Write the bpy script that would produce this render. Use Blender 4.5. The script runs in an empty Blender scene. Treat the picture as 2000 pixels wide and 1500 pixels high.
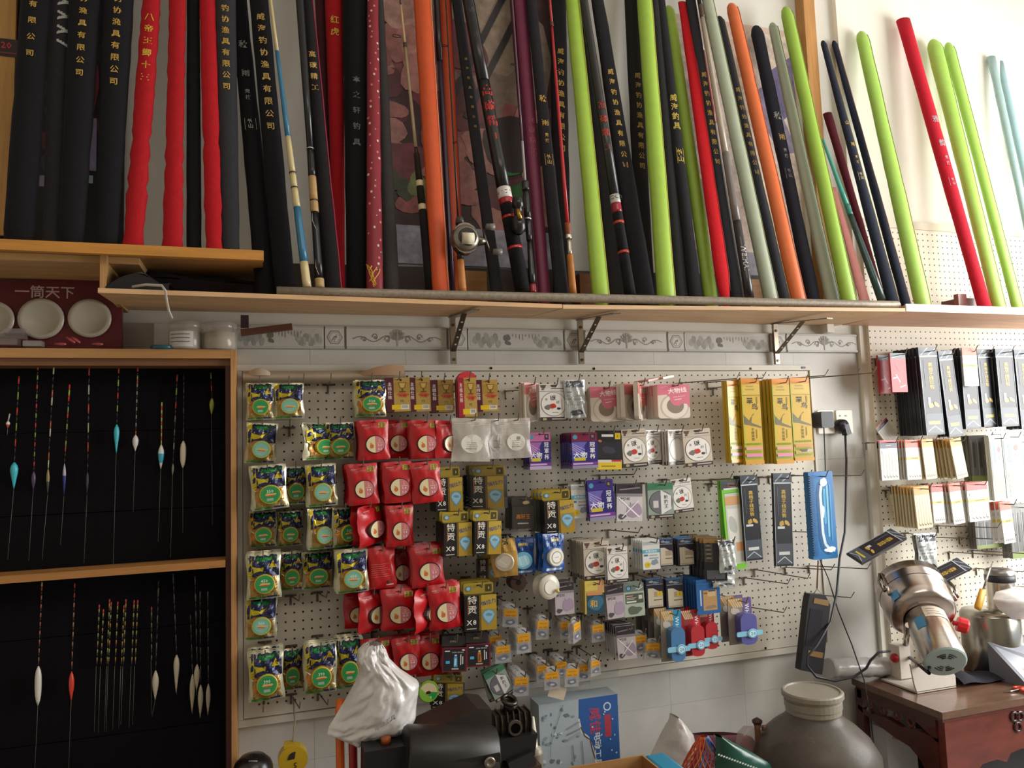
import bpy, math, random
from mathutils import Vector, Matrix, Euler

SC = bpy.context.scene
COL = SC.collection
R = math.radians
ZO = 1.786          # height of the top peg-hole row above the floor

# ------------------------------------------------------------------ camera
FPX = 1483.46
CAM = Vector((-0.4911, -2.3839, ZO - 0.2361))
_y, _p, _r = R(17.786), R(4.784), R(-1.924)
FW = Vector((math.sin(_y)*math.cos(_p), math.cos(_y)*math.cos(_p), math.sin(_p)))
_rt = Vector((math.cos(_y), -math.sin(_y), 0)); _up = _rt.cross(FW)
RT = _rt*math.cos(_r) + _up*math.sin(_r)
UP = -_rt*math.sin(_r) + _up*math.cos(_r)
cam = bpy.data.cameras.new('camera'); camo = bpy.data.objects.new('camera', cam)
COL.objects.link(camo)
cam.sensor_width = 36; cam.lens = FPX/2000*36; cam.clip_start = .02
camo.matrix_world = Matrix(((RT.x, UP.x, -FW.x, CAM.x), (RT.y, UP.y, -FW.y, CAM.y),
                            (RT.z, UP.z, -FW.z, CAM.z), (0, 0, 0, 1)))
SC.camera = camo

# ------------------------------------------------------------------ light
SC.view_settings.view_transform = 'Standard'; SC.view_settings.look = 'None'
SC.view_settings.gamma = 1; SC.view_settings.exposure = 0.0
SC.view_settings.use_curve_mapping = False
wd = bpy.data.worlds.new('sky'); SC.world = wd; wd.use_nodes = True
wd.node_tree.nodes['Background'].inputs[0].default_value = (.80, .90, 1, 1)
wd.node_tree.nodes['Background'].inputs[1].default_value = 1.0
def area(name, loc, target, sx, sy, power, col):
    l = bpy.data.lights.new(name, 'AREA'); l.shape = 'RECTANGLE'; l.size = sx; l.size_y = sy
    l.energy = power; l.color = col
    o = bpy.data.objects.new(name, l); COL.objects.link(o); o.location = loc
    o.rotation_euler = (Vector(target)-Vector(loc)).to_track_quat('-Z', 'Y').to_euler()
    return o
area('shopfront_daylight', (3.35, -1.30, 1.95), (0.5, -.45, 1.35), 2.0, 1.9, 125, (1, .98, .94))
area('overhead_fill', (.5, -2.6, 3.6), (.4, -1.0, 1.2), 2.4, 1.2, 27, (1, .90, .80))  # unseen fill lamp, added to keep the left side bright enough

# ------------------------------------------------------------------ helpers
def px(x, y, d):
    """point on the plane d metres in front of the wall that the photograph shows at pixel (x, y)"""
    v = FW + RT*((x-1000)/FPX) + UP*((750-y)/FPX)
    return CAM + v*((-d-CAM.y)/v.y)
def pz(x, y, z):
    v = FW + RT*((x-1000)/FPX) + UP*((750-y)/FPX)
    return CAM + v*((z-CAM.z)/v.z)
def mpp(P):                       # metres per pixel at P
    return (Vector(P)-CAM).dot(FW)/FPX
def lin(c):
    if isinstance(c, str):
        c = [int(c[i:i+2], 16)/255 for i in (0, 2, 4)]
    return tuple(x/12.92 if x <= .04045 else ((x+.055)/1.055)**2.4 for x in c)

class MB:
    """collects coloured faces and links them as one mesh object"""
    def __init__(s): s.v = []; s.f = []; s.c = []; s.sm = []
    def add(s, vs, fs, col, smooth=False):
        n = len(s.v); s.v += [tuple(a) for a in vs]; c = lin(col)
        for f in fs:
            s.f.append([n+i for i in f]); s.c.append(c); s.sm.append(smooth)
    def box(s, c, size, col, rot=None, taper=1.0):
        x, y, z = [a/2 for a in size]; M = rot.to_matrix() if rot else None
        vs = []
        for sz in (-1, 1):
            k = taper if sz > 0 else 1
            for sx, sy in ((-1, -1), (1, -1), (1, 1), (-1, 1)):
                p = Vector((sx*x*k, sy*y*k, sz*z))
                if M: p = M @ p
                vs.append(p+Vector(c))
        s.add(vs, [(3, 2, 1, 0), (4, 5, 6, 7), (0, 1, 5, 4), (1, 2, 6, 5), (2, 3, 7, 6), (3, 0, 4, 7)], col)
    def box2(s, a, b, col): s.box([(p+q)/2 for p, q in zip(a, b)], [abs(p-q) for p, q in zip(a, b)], col)
    def rbox(s, c, size, col, r=.004, rot=None, seg=3):
        """box with rounded vertical (local y) edges: a rounded-rectangle prism, rounded in x-z"""
        x, y, z = [a/2 for a in size]; r = min(r, x*.99, z*.99); pts = []
        for cx, cz, a0 in ((x-r, z-r, 0), (-x+r, z-r, 90), (-x+r, -z+r, 180), (x-r, -z+r, 270)):
            for k in range(seg+1):
                a = R(a0+90*k/seg); pts.append((cx+r*math.cos(a), cz+r*math.sin(a)))
        s.prism(pts, -y, y, col, c, rot)
    def prism(s, pts, y0, y1, col, c=(0, 0, 0), rot=None, smooth=False):
        """x-z outline (counter-clockwise seen from -y) between y0 and y1"""
        M = rot.to_matrix() if rot else Matrix.Identity(3); n = len(pts); C = Vector(c)
        vs = [C+M@Vector((p[0], y0, p[1])) for p in pts]+[C+M@Vector((p[0], y1, p[1])) for p in pts]
        s.add(vs, [tuple(range(n)), tuple(range(2*n-1, n-1, -1))], col)
        s.add(vs, [(i, i+n, (i+1) % n+n, (i+1) % n) for i in range(n)], col, smooth)
    def tube(s, pts, rad, col, n=8, cap=True, smooth=True, flat=1.0, up=None, cols=None):
        pts = [Vector(p) for p in pts]; m = len(pts)
        if not hasattr(rad, '__len__'): rad = [rad]*m
        prev = None; rings = []
        for i, p in enumerate(pts):
            t = (pts[min(i+1, m-1)]-pts[max(i-1, 0)])
            t = t.normalized() if t.length > 1e-9 else Vector((0, 0, 1))
            a = Vector(up) if up else (prev if prev is not None else (Vector((0, 0, 1)) if abs(t.z) < .9 else Vector((1, 0, 0))))
            u = (a-t*a.dot(t)); u = u.normalized() if u.length > 1e-6 else t.orthogonal().normalized()
            w = t.cross(u); prev = u
            rings.append([p+(u*math.cos(2*math.pi*k/n)+w*flat*math.sin(2*math.pi*k/n))*rad[i] for k in range(n)])
        vs = [q for r_ in rings for q in r_]
        for i in range(m-1):
            fs = [(i*n+k, i*n+(k+1) % n, (i+1)*n+(k+1) % n, (i+1)*n+k) for k in range(n)]
            base = len(s.v)
            c = cols[i] if cols else col
            # share the vertices between rings
            if i == 0: start = base; s.v += [tuple(a) for a in vs]
            for f in fs:
                s.f.append([start+j for j in f]); s.c.append(lin(c)); s.sm.append(smooth)
        if cap:
            s.f.append([start+k for k in range(n-1, -1, -1)]); s.c.append(lin(cols[0] if cols else col)); s.sm.append(False)
            s.f.append([start+(m-1)*n+k for k in range(n)]); s.c.append(lin(cols[-1] if cols else col)); s.sm.append(False)
    def lathe(s, o, axis, prof, col, n=24, cols=None, smooth=True):
        """prof: (radius, distance along axis)"""
        a = Vector(axis).normalized(); o = Vector(o)
        u = a.orthogonal().normalized(); w = a.cross(u); st = len(s.v)
        for r_, h in prof:
            for k in range(n):
                t = 2*math.pi*k/n
                s.v.append(tuple(o+a*h+(u*math.cos(t)+w*math.sin(t))*max(r_, 1e-5)))
        for i in range(len(prof)-1):
            for k in range(n):
                s.f.append([st+i*n+k, st+i*n+(k+1) % n, st+(i+1)*n+(k+1) % n, st+(i+1)*n+k])
                s.c.append(lin(cols[i] if cols else col)); s.sm.append(smooth)
    def disc(s, o, axis, r, h, col, n=24, hole=0, top=None):
        """short cylinder of radius r whose far face lies h along axis"""
        b = min(h*.25, r*.1)
        if hole:
            s.lathe(o, axis, [(hole, 0), (r, 0), (r, h-b), (r-b, h), (hole, h), (hole, 0)], col, n, smooth=False)
        else:
            s.lathe(o, axis, [(0, 0), (r, 0), (r, h-b), (r-b, h), (0, h)], col, n, smooth=False,
                    cols=[col, col, col, top or col])
    def torus(s, o, axis, R_, r, col, n=16, m=6):
        a = Vector(axis).normalized(); u = a.orthogonal().normalized(); w = a.cross(u); o = Vector(o)
        vs = []
        for i in range(n):
            t = 2*math.pi*i/n; d = u*math.cos(t)+w*math.sin(t)
            for k in range(m):
                q = 2*math.pi*k/m; vs.append(o+d*(R_+r*math.cos(q))+a*r*math.sin(q))
        s.add(vs, [(i*m+k, ((i+1) % n)*m+k, ((i+1) % n)*m+(k+1) % m, i*m+(k+1) % m) for i in range(n) for k in range(m)], col, True)
    def grid(s, fn, nx, ny, col, smooth=True, flip=False):
        vs = [fn(i/nx, j/ny) for j in range(ny+1) for i in range(nx+1)]; w = nx+1
        fs = []
        for j in range(ny):
            for i in range(nx):
                q = (j*w+i, j*w+i+1, (j+1)*w+i+1, (j+1)*w+i)
                fs.append(q[::-1] if flip else q)
        s.add(vs, fs, col, smooth)
    def build(s, name, mat, parent=None, kind=None, label=None, group=None):
        me = bpy.data.meshes.new(name)
        vs = s.v
        if parent is not None and not is_local(parent):
            o_ = world_loc(parent); vs = [(a-o_.x, b-o_.y, c-o_.z) for a, b, c in s.v]
        me.from_pydata(vs, [], s.f)
        at = me.color_attributes.new('Col', 'FLOAT_COLOR', 'CORNER')
        buf = []
        for p, c in zip(me.polygons, s.c): buf += [c[0], c[1], c[2], 1.0]*p.loop_total
        at.data.foreach_set('color', buf)
        me.polygons.foreach_set('use_smooth', s.sm)
        me.materials.append(M[mat] if isinstance(mat, str) else mat)
        o = bpy.data.objects.new(name, me); COL.objects.link(o)
        if parent is not None: o.parent = parent
        if kind is None and name in ('lettering', 'print', 'relief', 'piping_print'): kind = 'stuff'
        if kind: o['kind'] = kind
        if label: o['label'] = label
        if group: o['group'] = group
        return o
def is_local(o):
    while o is not None:
        if o.get('_local'): return True
        o = o.parent
    return False
def world_loc(o):
    p = Vector(o.location)
    while o.parent is not None: o = o.parent; p += o.location
    return p
def thing(name, loc, label, cat, group=None, local=False):
    o = bpy.data.objects.new(name, None); COL.objects.link(o); o.location = loc
    o.empty_display_size = .02
    o['label'] = label; o['category'] = cat
    if group: o['group'] = group
    if local: o['_local'] = 1
    return o
def tag(o, label, cat, group=None):
    o['label'] = label; o['category'] = cat
    if group: o['group'] = group
    return o
def copy_tree(o, parent=None):
    c = o.copy(); COL.objects.link(c)
    if parent is not None: c.parent = parent
    for ch in list(o.children): copy_tree(ch, c)
    return c
ORD = ['first', 'second', 'third', 'fourth', 'fifth', 'sixth', 'seventh', 'eighth', 'ninth', 'tenth', 'eleventh', 'twelfth',
       'thirteenth', 'fourteenth', 'fifteenth', 'sixteenth']

# ------------------------------------------------------------------ materials (colour comes from the mesh, grain from nodes)
M = {}
def mat(name, rough=.6, metal=0., noise=.0, nscale=30., bump=.0, bscale=80., stretch=(1, 1, 1), coat=0., spec=.5, kind=None, alpha=1., holes=None, sheen=0.):
    m = bpy.data.materials.new(name); m.use_nodes = True; nt = m.node_tree; N = nt.nodes; L = nt.links
    b = N['Principled BSDF']; b.inputs['Roughness'].default_value = rough; b.inputs['Metallic'].default_value = metal
    b.inputs['Coat Weight'].default_value = coat; b.inputs['Specular IOR Level'].default_value = spec
    b.inputs['Sheen Weight'].default_value = sheen
    at = N.new('ShaderNodeAttribute'); at.attribute_name = 'Col'; col = at.outputs['Color']
    tc = N.new('ShaderNodeTexCoord'); mp = N.new('ShaderNodeMapping'); mp.inputs['Scale'].default_value = stretch
    L.new(tc.outputs['Object'], mp.inputs['Vector'])
    if noise:
        nz = N.new('ShaderNodeTexNoise'); nz.inputs['Scale'].default_value = nscale; nz.inputs['Detail'].default_value = 6
        nz.inputs['Roughness'].default_value = .65
        L.new(mp.outputs[0], nz.inputs['Vector'])
        mr = N.new('ShaderNodeMapRange'); mr.inputs['From Min'].default_value = .3; mr.inputs['From Max'].default_value = .7
        mr.inputs['To Min'].default_value = 1-noise; mr.inputs['To Max'].default_value = 1+noise*.6
        L.new(nz.outputs['Fac'], mr.inputs['Value'])
        mx = N.new('ShaderNodeMix'); mx.data_type = 'RGBA'; mx.blend_type = 'MULTIPLY'; mx.inputs['Factor'].default_value = 1
        L.new(col, mx.inputs['A']); L.new(mr.outputs[0], mx.inputs['B']); col = mx.outputs['Result']
    if holes:
        pitch, rad, hx, hz, x0, x1, z0, z1 = holes
        sp = N.new('ShaderNodeSeparateXYZ'); L.new(tc.outputs['Object'], sp.inputs[0])
        def mth(op, a, c=None):
            n = N.new('ShaderNodeMath'); n.operation = op
            for i, q in enumerate((a, c)):
                if q is None: continue
                if isinstance(q, (int, float)): n.inputs[i].default_value = q
                else: L.new(q, n.inputs[i])
            return n.outputs[0]
        def cell(o, off):
            q = mth('SUBTRACT', o, off-pitch/2); q = mth('FLOORED_MODULO', q, pitch); return mth('SUBTRACT', q, pitch/2)
        cx, cz = cell(sp.outputs['X'], hx), cell(sp.outputs['Z'], hz)
        dd = mth('SQRT', mth('ADD', mth('MULTIPLY', cx, cx), mth('MULTIPLY', cz, cz)))
        ins = mth('LESS_THAN', dd, rad)
        for o, lo, hi in ((sp.outputs['X'], x0, x1), (sp.outputs['Z'], z0, z1)):
            ins = mth('MULTIPLY', ins, mth('MULTIPLY', mth('GREATER_THAN', o, lo), mth('LESS_THAN', o, hi)))
        mx = N.new('ShaderNodeMix'); mx.data_type = 'RGBA'; L.new(ins, mx.inputs['Factor']); L.new(col, mx.inputs['A'])
        mx.inputs['B'].default_value = (.02, .016, .013, 1); col = mx.outputs['Result']
    L.new(col, b.inputs['Base Color'])
    if bump:
        nb = N.new('ShaderNodeTexNoise'); nb.inputs['Scale'].default_value = bscale; nb.inputs['Detail'].default_value = 4
        L.new(mp.outputs[0], nb.inputs['Vector'])
        bp = N.new('ShaderNodeBump'); bp.inputs['Strength'].default_value = bump; bp.inputs['Distance'].default_value = .002
        L.new(nb.outputs['Fac'], bp.inputs['Height']); L.new(bp.outputs[0], b.inputs['Normal'])
    if kind == 'clear':          # thin clear plastic: mostly see-through, glossy
        tr = N.new('ShaderNodeBsdfTransparent'); mxs = N.new('ShaderNodeMixShader'); mxs.inputs[0].default_value = alpha
        L.new(tr.outputs[0], mxs.inputs[1]); L.new(b.outputs[0], mxs.inputs[2])
        L.new(mxs.outputs[0], N['Material Output'].inputs['Surface'])
    if kind == 'glass':
        b.inputs['Transmission Weight'].default_value = .9; b.inputs['IOR'].default_value = 1.3
    M[name] = m; return m
mat('paper', .55, noise=.05, nscale=60)
mat('gloss', .3, coat=.10, noise=.03)
mat('foil', .3, .45, noise=.16, nscale=45, bump=.25, bscale=55)
mat('redfoil', .36, .0, noise=.10, nscale=40, bump=.22, bscale=60, coat=.12)
mat('fabric', .85, noise=.12, nscale=60, bump=.5, bscale=160, sheen=.02, spec=.2)
mat('satin', .45, noise=.07, nscale=35, bump=.18, bscale=300, sheen=.06, spec=.35)
mat('poster', .45, noise=.45, nscale=22)
mat('wood', .55, noise=.22, nscale=9, bump=.08, bscale=60, stretch=(.5, 3, 6))
mat('woodv', .6, noise=.25, nscale=10, bump=.10, bscale=60, stretch=(6, 3, .5))
mat('lacquer', .28, noise=.35, nscale=8, stretch=(1, 3, 3), coat=.4)
mat('plaster', .85, noise=.05, nscale=4, bump=.08, bscale=40)
mat('marble', .42, noise=.11, nscale=5, bump=.03, bscale=8)
mat('pvc', .5, noise=.07, nscale=7)
mat('metal', .32, .9, noise=.12, nscale=25)
mat('steel', .22, 1., noise=.10, nscale=8, stretch=(1, 1, 8))
mat('rust', .5, .25, noise=.3, nscale=120)
mat('plastic', .4, noise=.05)
mat('felt', .95, noise=.15, nscale=200, bump=.2, bscale=300, spec=.08)
mat('film', .18, kind='clear', alpha=.38, coat=.6, noise=.1, bump=.5, bscale=40)
mat('clear', .12, kind='clear', alpha=.22, coat=.8)
mat('bag', .3, kind='clear', alpha=.93, noise=.04, nscale=20, bump=.6, bscale=60, coat=.4)
mat('glass', .42, kind='clear', alpha=.74, noise=.3, nscale=7, coat=.06, spec=.3)

# ------------------------------------------------------------------ lettering
GL = {}
def load_glyphs(chars):
    L = []
    for c in sorted(set(chars)):
        if c in GL or c == ' ': continue
        cu = bpy.data.curves.new('glyph', 'FONT'); cu.body = c; cu.resolution_u = 1; cu.size = 1; cu.offset = .012
        o = bpy.data.objects.new('glyph', cu); COL.objects.link(o); L.append((c, o))
    dg = bpy.context.evaluated_depsgraph_get()
    for c, o in L:
        m = o.evaluated_get(dg).to_mesh()
        vs = [(v.co.x, v.co.y) for v in m.vertices]
        fs = [tuple(p.vertices) for p in m.polygons]
        w = max((v[0] for v in vs), default=.5)+.05
        GL[c] = (vs, fs, 1.0 if ord(c) > 0x2e80 else w)
    for c, o in L:
        cu = o.data; bpy.data.objects.remove(o); bpy.data.curves.remove(cu)
def text(mb, s, fn, size, col, mode='h', gap=1.08):
    """fn(a, b) maps metres (right, up) from the text's centre to a point; mode h: a line, v: a column"""
    n = len(s)
    if mode == 'h':
        tot = sum((GL[c][2] if c != ' ' else .4) for c in s); x = -tot/2
        for c in s:
            if c == ' ': x += .4; continue
            vs, fs, w = GL[c]
            mb.add([fn((x+a)*size, (b-.38)*size) for a, b in vs], fs, col); x += w
    else:
        for i, c in enumerate(s):
            if c == ' ': continue
            vs, fs, w = GL[c]; y = ((n-1)/2-i)*gap
            mb.add([fn((a-w/2)*size, (b-.38+y)*size) for a, b in vs], fs, col)

from mathutils import noise as mnoise
class Art:
    """flat print on the front of a w x h sheet whose depth is surf(u, v); u, v from the lower left corner"""
    def __init__(s, w, h, surf=None, eps=.0003):
        s.w, s.h, s.surf, s.k, s.mb, s.eps = w, h, surf or (lambda u, v: 0), 0, MB(), eps
    def P(s, u, v):
        return Vector(((u-.5)*s.w, s.surf(min(max(u, 0), 1), min(max(v, 0), 1))-s.eps*(1+.14*s.k), (v-1)*s.h))
    def r(s, u0, v0, u1, v1, col, n=None):
        nx, ny = n or ((1, 1) if not s.curved() else (max(1, int((u1-u0)*15)), max(1, int((v1-v0)*20))))
        s.mb.grid(lambda a, b: s.P(u0+(u1-u0)*a, v0+(v1-v0)*b), nx, ny, col, False); s.k += 1; return s
    def curved(s): return getattr(s, 'cv', False)
    def e(s, u, v, r_, col, rv=None, n=20, hole=0):
        rv = rv or r_; k = s.w/s.h; rings = 3 if s.curved() else 1
        rr = [hole+(1-hole)*i/rings for i in range(rings+1)]
        vs = [s.P(u+r_*q*math.cos(2*math.pi*i/n), v+rv*k*q*math.sin(2*math.pi*i/n)) for q in rr for i in range(n)]
        s.mb.add(vs, [(j*n+i, (j+1)*n+i, (j+1)*n+(i+1) % n, j*n+(i+1) % n) for j in range(rings) for i in range(n)], col); s.k += 1; return s
    def p(s, pts, col):
        if s.curved() and len(pts) > 3:
            cu = sum(p[0] for p in pts)/len(pts); cv = sum(p[1] for p in pts)/len(pts); n = len(pts)
            vs = [s.P(cu+(p[0]-cu)*q, cv+(p[1]-cv)*q) for q in (0, .35, .7, 1) for p in pts]
            s.mb.add(vs, [(j*n+i, (j+1)*n+i, (j+1)*n+(i+1) % n, j*n+(i+1) % n) for j in range(3) for i in range(n)], col)
        else: s.mb.add([s.P(*q) for q in pts], [tuple(range(len(pts)))], col)
        s.k += 1; return s
    def b(s, u, v, ru, rv, col, seed=0, n=18, rough=.25):
        rd = random.Random(seed); a = [rd.uniform(1-rough, 1+rough) for _ in range(n)]
        a = [(a[i-1]+2*a[i]+a[(i+1) % n])/4 for i in range(n)]
        cl = lambda q: min(1, max(0, q))
        return s.p([(cl(u+ru*a[i]*math.cos(2*math.pi*i/n)), cl(v+rv*a[i]*math.sin(2*math.pi*i/n))) for i in range(n)], col)
    def l(s, pts, wd, col):
        for (a, b), (c, d) in zip(pts, pts[1:]):
            dx, dy = (c-a)*s.w, (d-b)*s.h; q = math.hypot(dx, dy) or 1
            ox, oy = -dy/q*wd/2, dx/q*wd/2
            ox /= s.w; oy /= s.h; s.mb.add([s.P(a-ox, b-oy), s.P(c-ox, d-oy), s.P(c+ox, d+oy), s.P(a+ox, b+oy)], [(0, 1, 2, 3)], col)
        s.k += 1; return s
    def t(s, txt, u, v, size, col, mode='h', gap=1.08, rot=0):
        sz = size*s.w; ca, sa = math.cos(R(rot)), math.sin(R(rot))
        text(s.mb, txt, lambda a, b: s.P(u+(a*ca-b*sa)/s.w, v+(a*sa+b*ca)/s.h), sz, col, mode, gap); s.k += 1; return s
# ------------------------------------------------------------------ the room
def struct(name, mb, m, parent=None):
    return mb.build(name, m, parent, kind=None if parent else 'structure')
def hexa(mb, lo, hi, col):
    """lo, hi: four corners each, same order"""
    mb.add(list(lo)+list(hi), [(3, 2, 1, 0), (4, 5, 6, 7), (0, 1, 5, 4), (1, 2, 6, 5), (2, 3, 7, 6), (3, 0, 4, 7)], col)
XL, XR, YF, ZC = -2.0, 3.4, -4.6, 3.75
b = MB(); b.box2((XL-.1, YF-.1, -.08), (XR+.1, .12, 0), '8a837a'); struct('floor', b, 'marble')
b = MB(); b.box2((XL-.1, YF-.1, ZC), (XR+.1, .12, ZC+.08), 'e6e2d8'); struct('ceiling', b, 'plaster')
b = MB(); b.box2((XL-.1, YF-.1, 0), (XL, .12, ZC), 'c9c4b8'); struct('wall_left', b, 'plaster')
b = MB(); b.box2((XL, YF-.1, 0), (XR, YF, ZC), 'bdb7ac'); struct('wall_front', b, 'plaster')
b = MB()                                  # right wall with the open shopfront
for q in (((XR, -.35, 0), (XR+.1, .12, ZC)), ((XR, YF, 0), (XR+.1, -2.6, ZC)), ((XR, -2.6, 2.95), (XR+.1, -.35, ZC)), ((XR, -2.6, 0), (XR+.1, -.35, .45))):
    b.box2(*q, 'e2dfd6')
struct('wall_right', b, 'plaster')
WALL = 'dedbd2'
b = MB(); b.box2((XL, .02, 0), (XR, .12, ZC), WALL); WB = struct('wall_back', b, 'plaster')
b = MB(); b.box2((1.70, -.004, 0), (XR, .02, ZC), 'f0ede2'); struct('trim_1', b, 'plaster')     # the right bay stands a little proud
ZF0, ZF1 = ZO+.088, ZO+.158
tm = None                                  # grey marbled wall tiles below the border
for j in range(5):
    for i in range(11):
        x0 = -1.55+.295*i; z1 = ZF0-.004-.405*j
        b = MB(); b.box((x0+.1465, .0165, z1-.2015), (.2944, .007, .4044), random.Random(i*7+j).choice(['cfcdc7', 'd1cfc9', 'cdcbc5']))
        b.build('tile', 'marble', WB)
# relief border: landscape / hexagon / scroll tiles
b = MB(); b.box2((-1.0, .0165, ZF0-.002), (1.66, .0198, ZF1+.002), 'b4b2ac'); BT = struct('trim_2', b, 'plaster')
def scroll(A, cx, s):
    pts = []
    for k in range(22):
        t = k/21; pts.append((cx+s*(.04+.40*t), .45+.16*math.sin(t*9.5)*(1-.45*t)))
    A.l(pts, .0032, '8f8d88')
    for k, (q, r_) in enumerate(((.10, .17), (.22, .15), (.33, .12))):
        sp = [(cx+s*(q+.030*(1-i/14)*math.cos(i*.62)), .47+(r_ if k % 2 else -r_)*.4+r_*1.2*(1-i/14)*math.sin(i*.62)) for i in range(15)]
        A.l(sp, .0026, '83817c')
        A.e(cx+s*q, .47+(r_ if k % 2 else -r_)*.4, .010, '9b9993')
def border(kind, x0, x1):
    w = x1-x0-.004; h = ZF1-ZF0
    b = MB(); c = ((x0+x1)/2, .013, (ZF0+ZF1)/2)
    b.box(c, (w, .014, h), 'd6d4ce')
    b.box((c[0], .0055, ZF1-.004), (w, .004, .006), 'bfbdb7'); b.box((c[0], .0055, ZF0+.004), (w, .004, .006), 'bfbdb7')
    t = b.build('border_tile', 'marble', BT)
    A = Art(w, h)
    if kind == 'scroll':
        for s in (1, -1): scroll(A, .5, s)
        for k in range(7):
            a = R(90+(k-3)*24); A.l([(.5, .42), (.5+.075*math.cos(a), .42+.42*math.sin(a))], .006, '8f8d88')
            A.e(.5+.075*math.cos(a), .42+.42*math.sin(a), .014, 'a3a19b')
        A.l([(.5, .12), (.5, .8)], .004, 'b8a99a')
    elif kind == 'hex':
        for r_, c_ in ((.42, '918f8a'), (.36, 'd0cec8'), (.31, 'a5a39d'), (.27, 'd6d4ce')):
            A.p([(.5+r_*math.cos(R(60*k)), .5+r_*w/h*math.sin(R(60*k))) for k in range(6)], c_)
        A.l([(.35, .35), (.5, .55), (.62, .5)], .003, '6b6a66'); A.l([(.45, .3), (.6, .62)], .002, '6b6a66')
    else:
        A.r(.02, .14, .98, .86, 'c9c7c1')
        for k in range(9):
            A.b(.07+.03*k, .45+.18*math.sin(k*2.1), .028, .2, '9c9a94' if k % 2 else 'aaa8a2', k)
            A.b(.95-.03*k, .38+.12*math.sin(k*1.7), .03, .18, '9c9a94' if k % 2 else 'b0aea8', k+30)
        for k in range(9): A.l([(.46+.035*k, .76), (.46+.035*k, .76-.06*(2+(k*5) % 4))], .0016, '77756f')
        A.b(.40, .58, .035, .16, '75736e', 3); A.b(.41, .32, .03, .1, '6f6d68', 4)
    for v in range(len(A.mb.v)):
        p = A.mb.v[v]; A.mb.v[v] = (p[0]+c[0], p[1]+.0058, p[2]+ZF1)
    A.mb.build('relief', 'paper', t)
seq = [('land', 455, 634), ('hex', 634, 674), ('scroll', 676, 874), ('hex', 876, 914), ('land', 914, 1102), ('hex', 1104, 1142), ('scroll', 1144, 1304),
       ('hex', 1306, 1338), ('land', 1338, 1504), ('hex', 1506, 1536), ('scroll', 1538, 1682)]
for k, a, c in seq: border(k, px(a, 660, 0).x, px(c, 660, 0).x)
b = MB(); b.box2((px(300, 660, 0).x, .006, ZF0), (px(453, 660, 0).x, .02, ZF1), 'd0cec8'); b.build('border_tile', 'marble', BT)

# ------------------------------------------------------------------ pegboards
BOARD = 'ddd6c8'
mat('peg_one', .5, noise=.05, nscale=6, holes=(.025, .0031, 0, 0, -.5375, 1.4125, -.9625, .0125))
PB = thing('pegboard', (0, 0, ZO), 'large off-white perforated pegboard with raised rim on the grey tiled wall', 'pegboard')
b = MB(); b.box2((-.566, 0, ZO-.985), (1.452, .0115, ZO+.0155), BOARD); b.build('panel', 'peg_one', PB)
for nm, q in (('rim', ((-.584, -.005, ZO+.0175), (1.462, .0115, ZO+.036))), ('rim', ((-.584, -.005, ZO-1.007), (1.452, .0115, ZO-.9875))),
              ('rim', ((-.584, -.005, ZO-.9865), (-.5685, .0115, ZO+.0165))), ('rim', ((1.4545, -.005, ZO-.9865), (1.464, .0115, ZO+.0165)))):
    b = MB(); b.box2(*q, 'dcd7cb'); b.build(nm, 'pvc', PB)
for x, y in ((959, 719), (1160, 720), (1466, 720), (1183, 1300), (1495, 1266)):
    b = MB(); p = px(x, y, .005); b.disc(p, (0, -1, 0), .0045, .002, '3b352f', 10); b.build('screw', 'metal', PB)
b = MB(); p = px(1569, 718, .005); b.rbox((p.x, -.006, p.z), (.018, .003, .007), '3a3840', .0034); b.build('slot', 'metal', PB)
h2 = px(1697.6, 634.1, .02)
mat('peg_two', .5, noise=.05, nscale=6, holes=(.025, .0031, h2.x, h2.z, h2.x-.0125, 3.3, .2, 2.6))
top2 = px(1700, 428, .02).z
PB2 = tag((lambda b: (b.box2((px(1695, 625, .02).x, -.02, .22), (3.36, -.004, top2), 'ece4d2'), b.build('pegboard', 'peg_two'))[1])(MB()),
          'tall cream perforated pegboard on the right, running behind shelf and table', 'pegboard')
b = MB(); b.box2((px(1695, 625, .02).x, -.026, top2-.03), (3.36, -.0202, top2), 'e2d8c4'); b.build('rim', 'pvc', PB2)

# ------------------------------------------------------------------ shelves
PINE, ORNG = 'd9b083', 'c98a3a'
SH = thing('wall_shelf', (.3, -.15, ZO+.18), 'long pale pine wall shelf on metal brackets carrying the rods', 'shelf')
def plank(x0, x1, zf0, zf1, zr0, zr1, th, yf=-.33, yr=.015, col=PINE):
    b = MB(); lo = [(x0, yf, ZO+zf0), (x1, yf, ZO+zf1), (x1, yr, ZO+zr1), (x0, yr, ZO+zr0)]
    hexa(b, lo, [(p[0], p[1], p[2]+th) for p in lo], col); return b
plank(-.89, .331, .176, .167, .197, .197, .012).build('board', 'wood', SH)
plank(.3335, 1.602, .166, .186, .197, .192, .012, col='dbb68c').build('board', 'wood', SH)
a, c = px(545, 514, .02), px(1585, 541, .02); b = MB(); lo = [(a.x, -.022, ZO+.2125), (c.x, -.022, ZO+.2125), (c.x, .0195, ZO+.2125), (a.x, .0195, ZO+.2125)]
hexa(b, lo, [(a.x, -.022, a.z), (c.x, -.022, c.z), (c.x, .0195, c.z), (a.x, .0195, a.z)], '3a2c28'); b.build('dark_gap_strip', 'wood', SH)  # dark strip added so the gap between shelf and posters looks dark
b = MB(); n = 12
b.tube([(-.471, -.31, ZO+.1965)]+[(-.471+2.066*i/n, -.31, ZO+.1965+.0165*i/n) for i in range(1, n)]+[(1.588, -.31, ZO+.213), (1.596, -.31, ZO+.213)],
       [.0135]*(n+1)+[.009], '8f8474', 12)
tag(b.build('shelf_rail', 'rust'), 'dull grey pipe lying along the front edge of the pine shelf', 'pipe')
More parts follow.
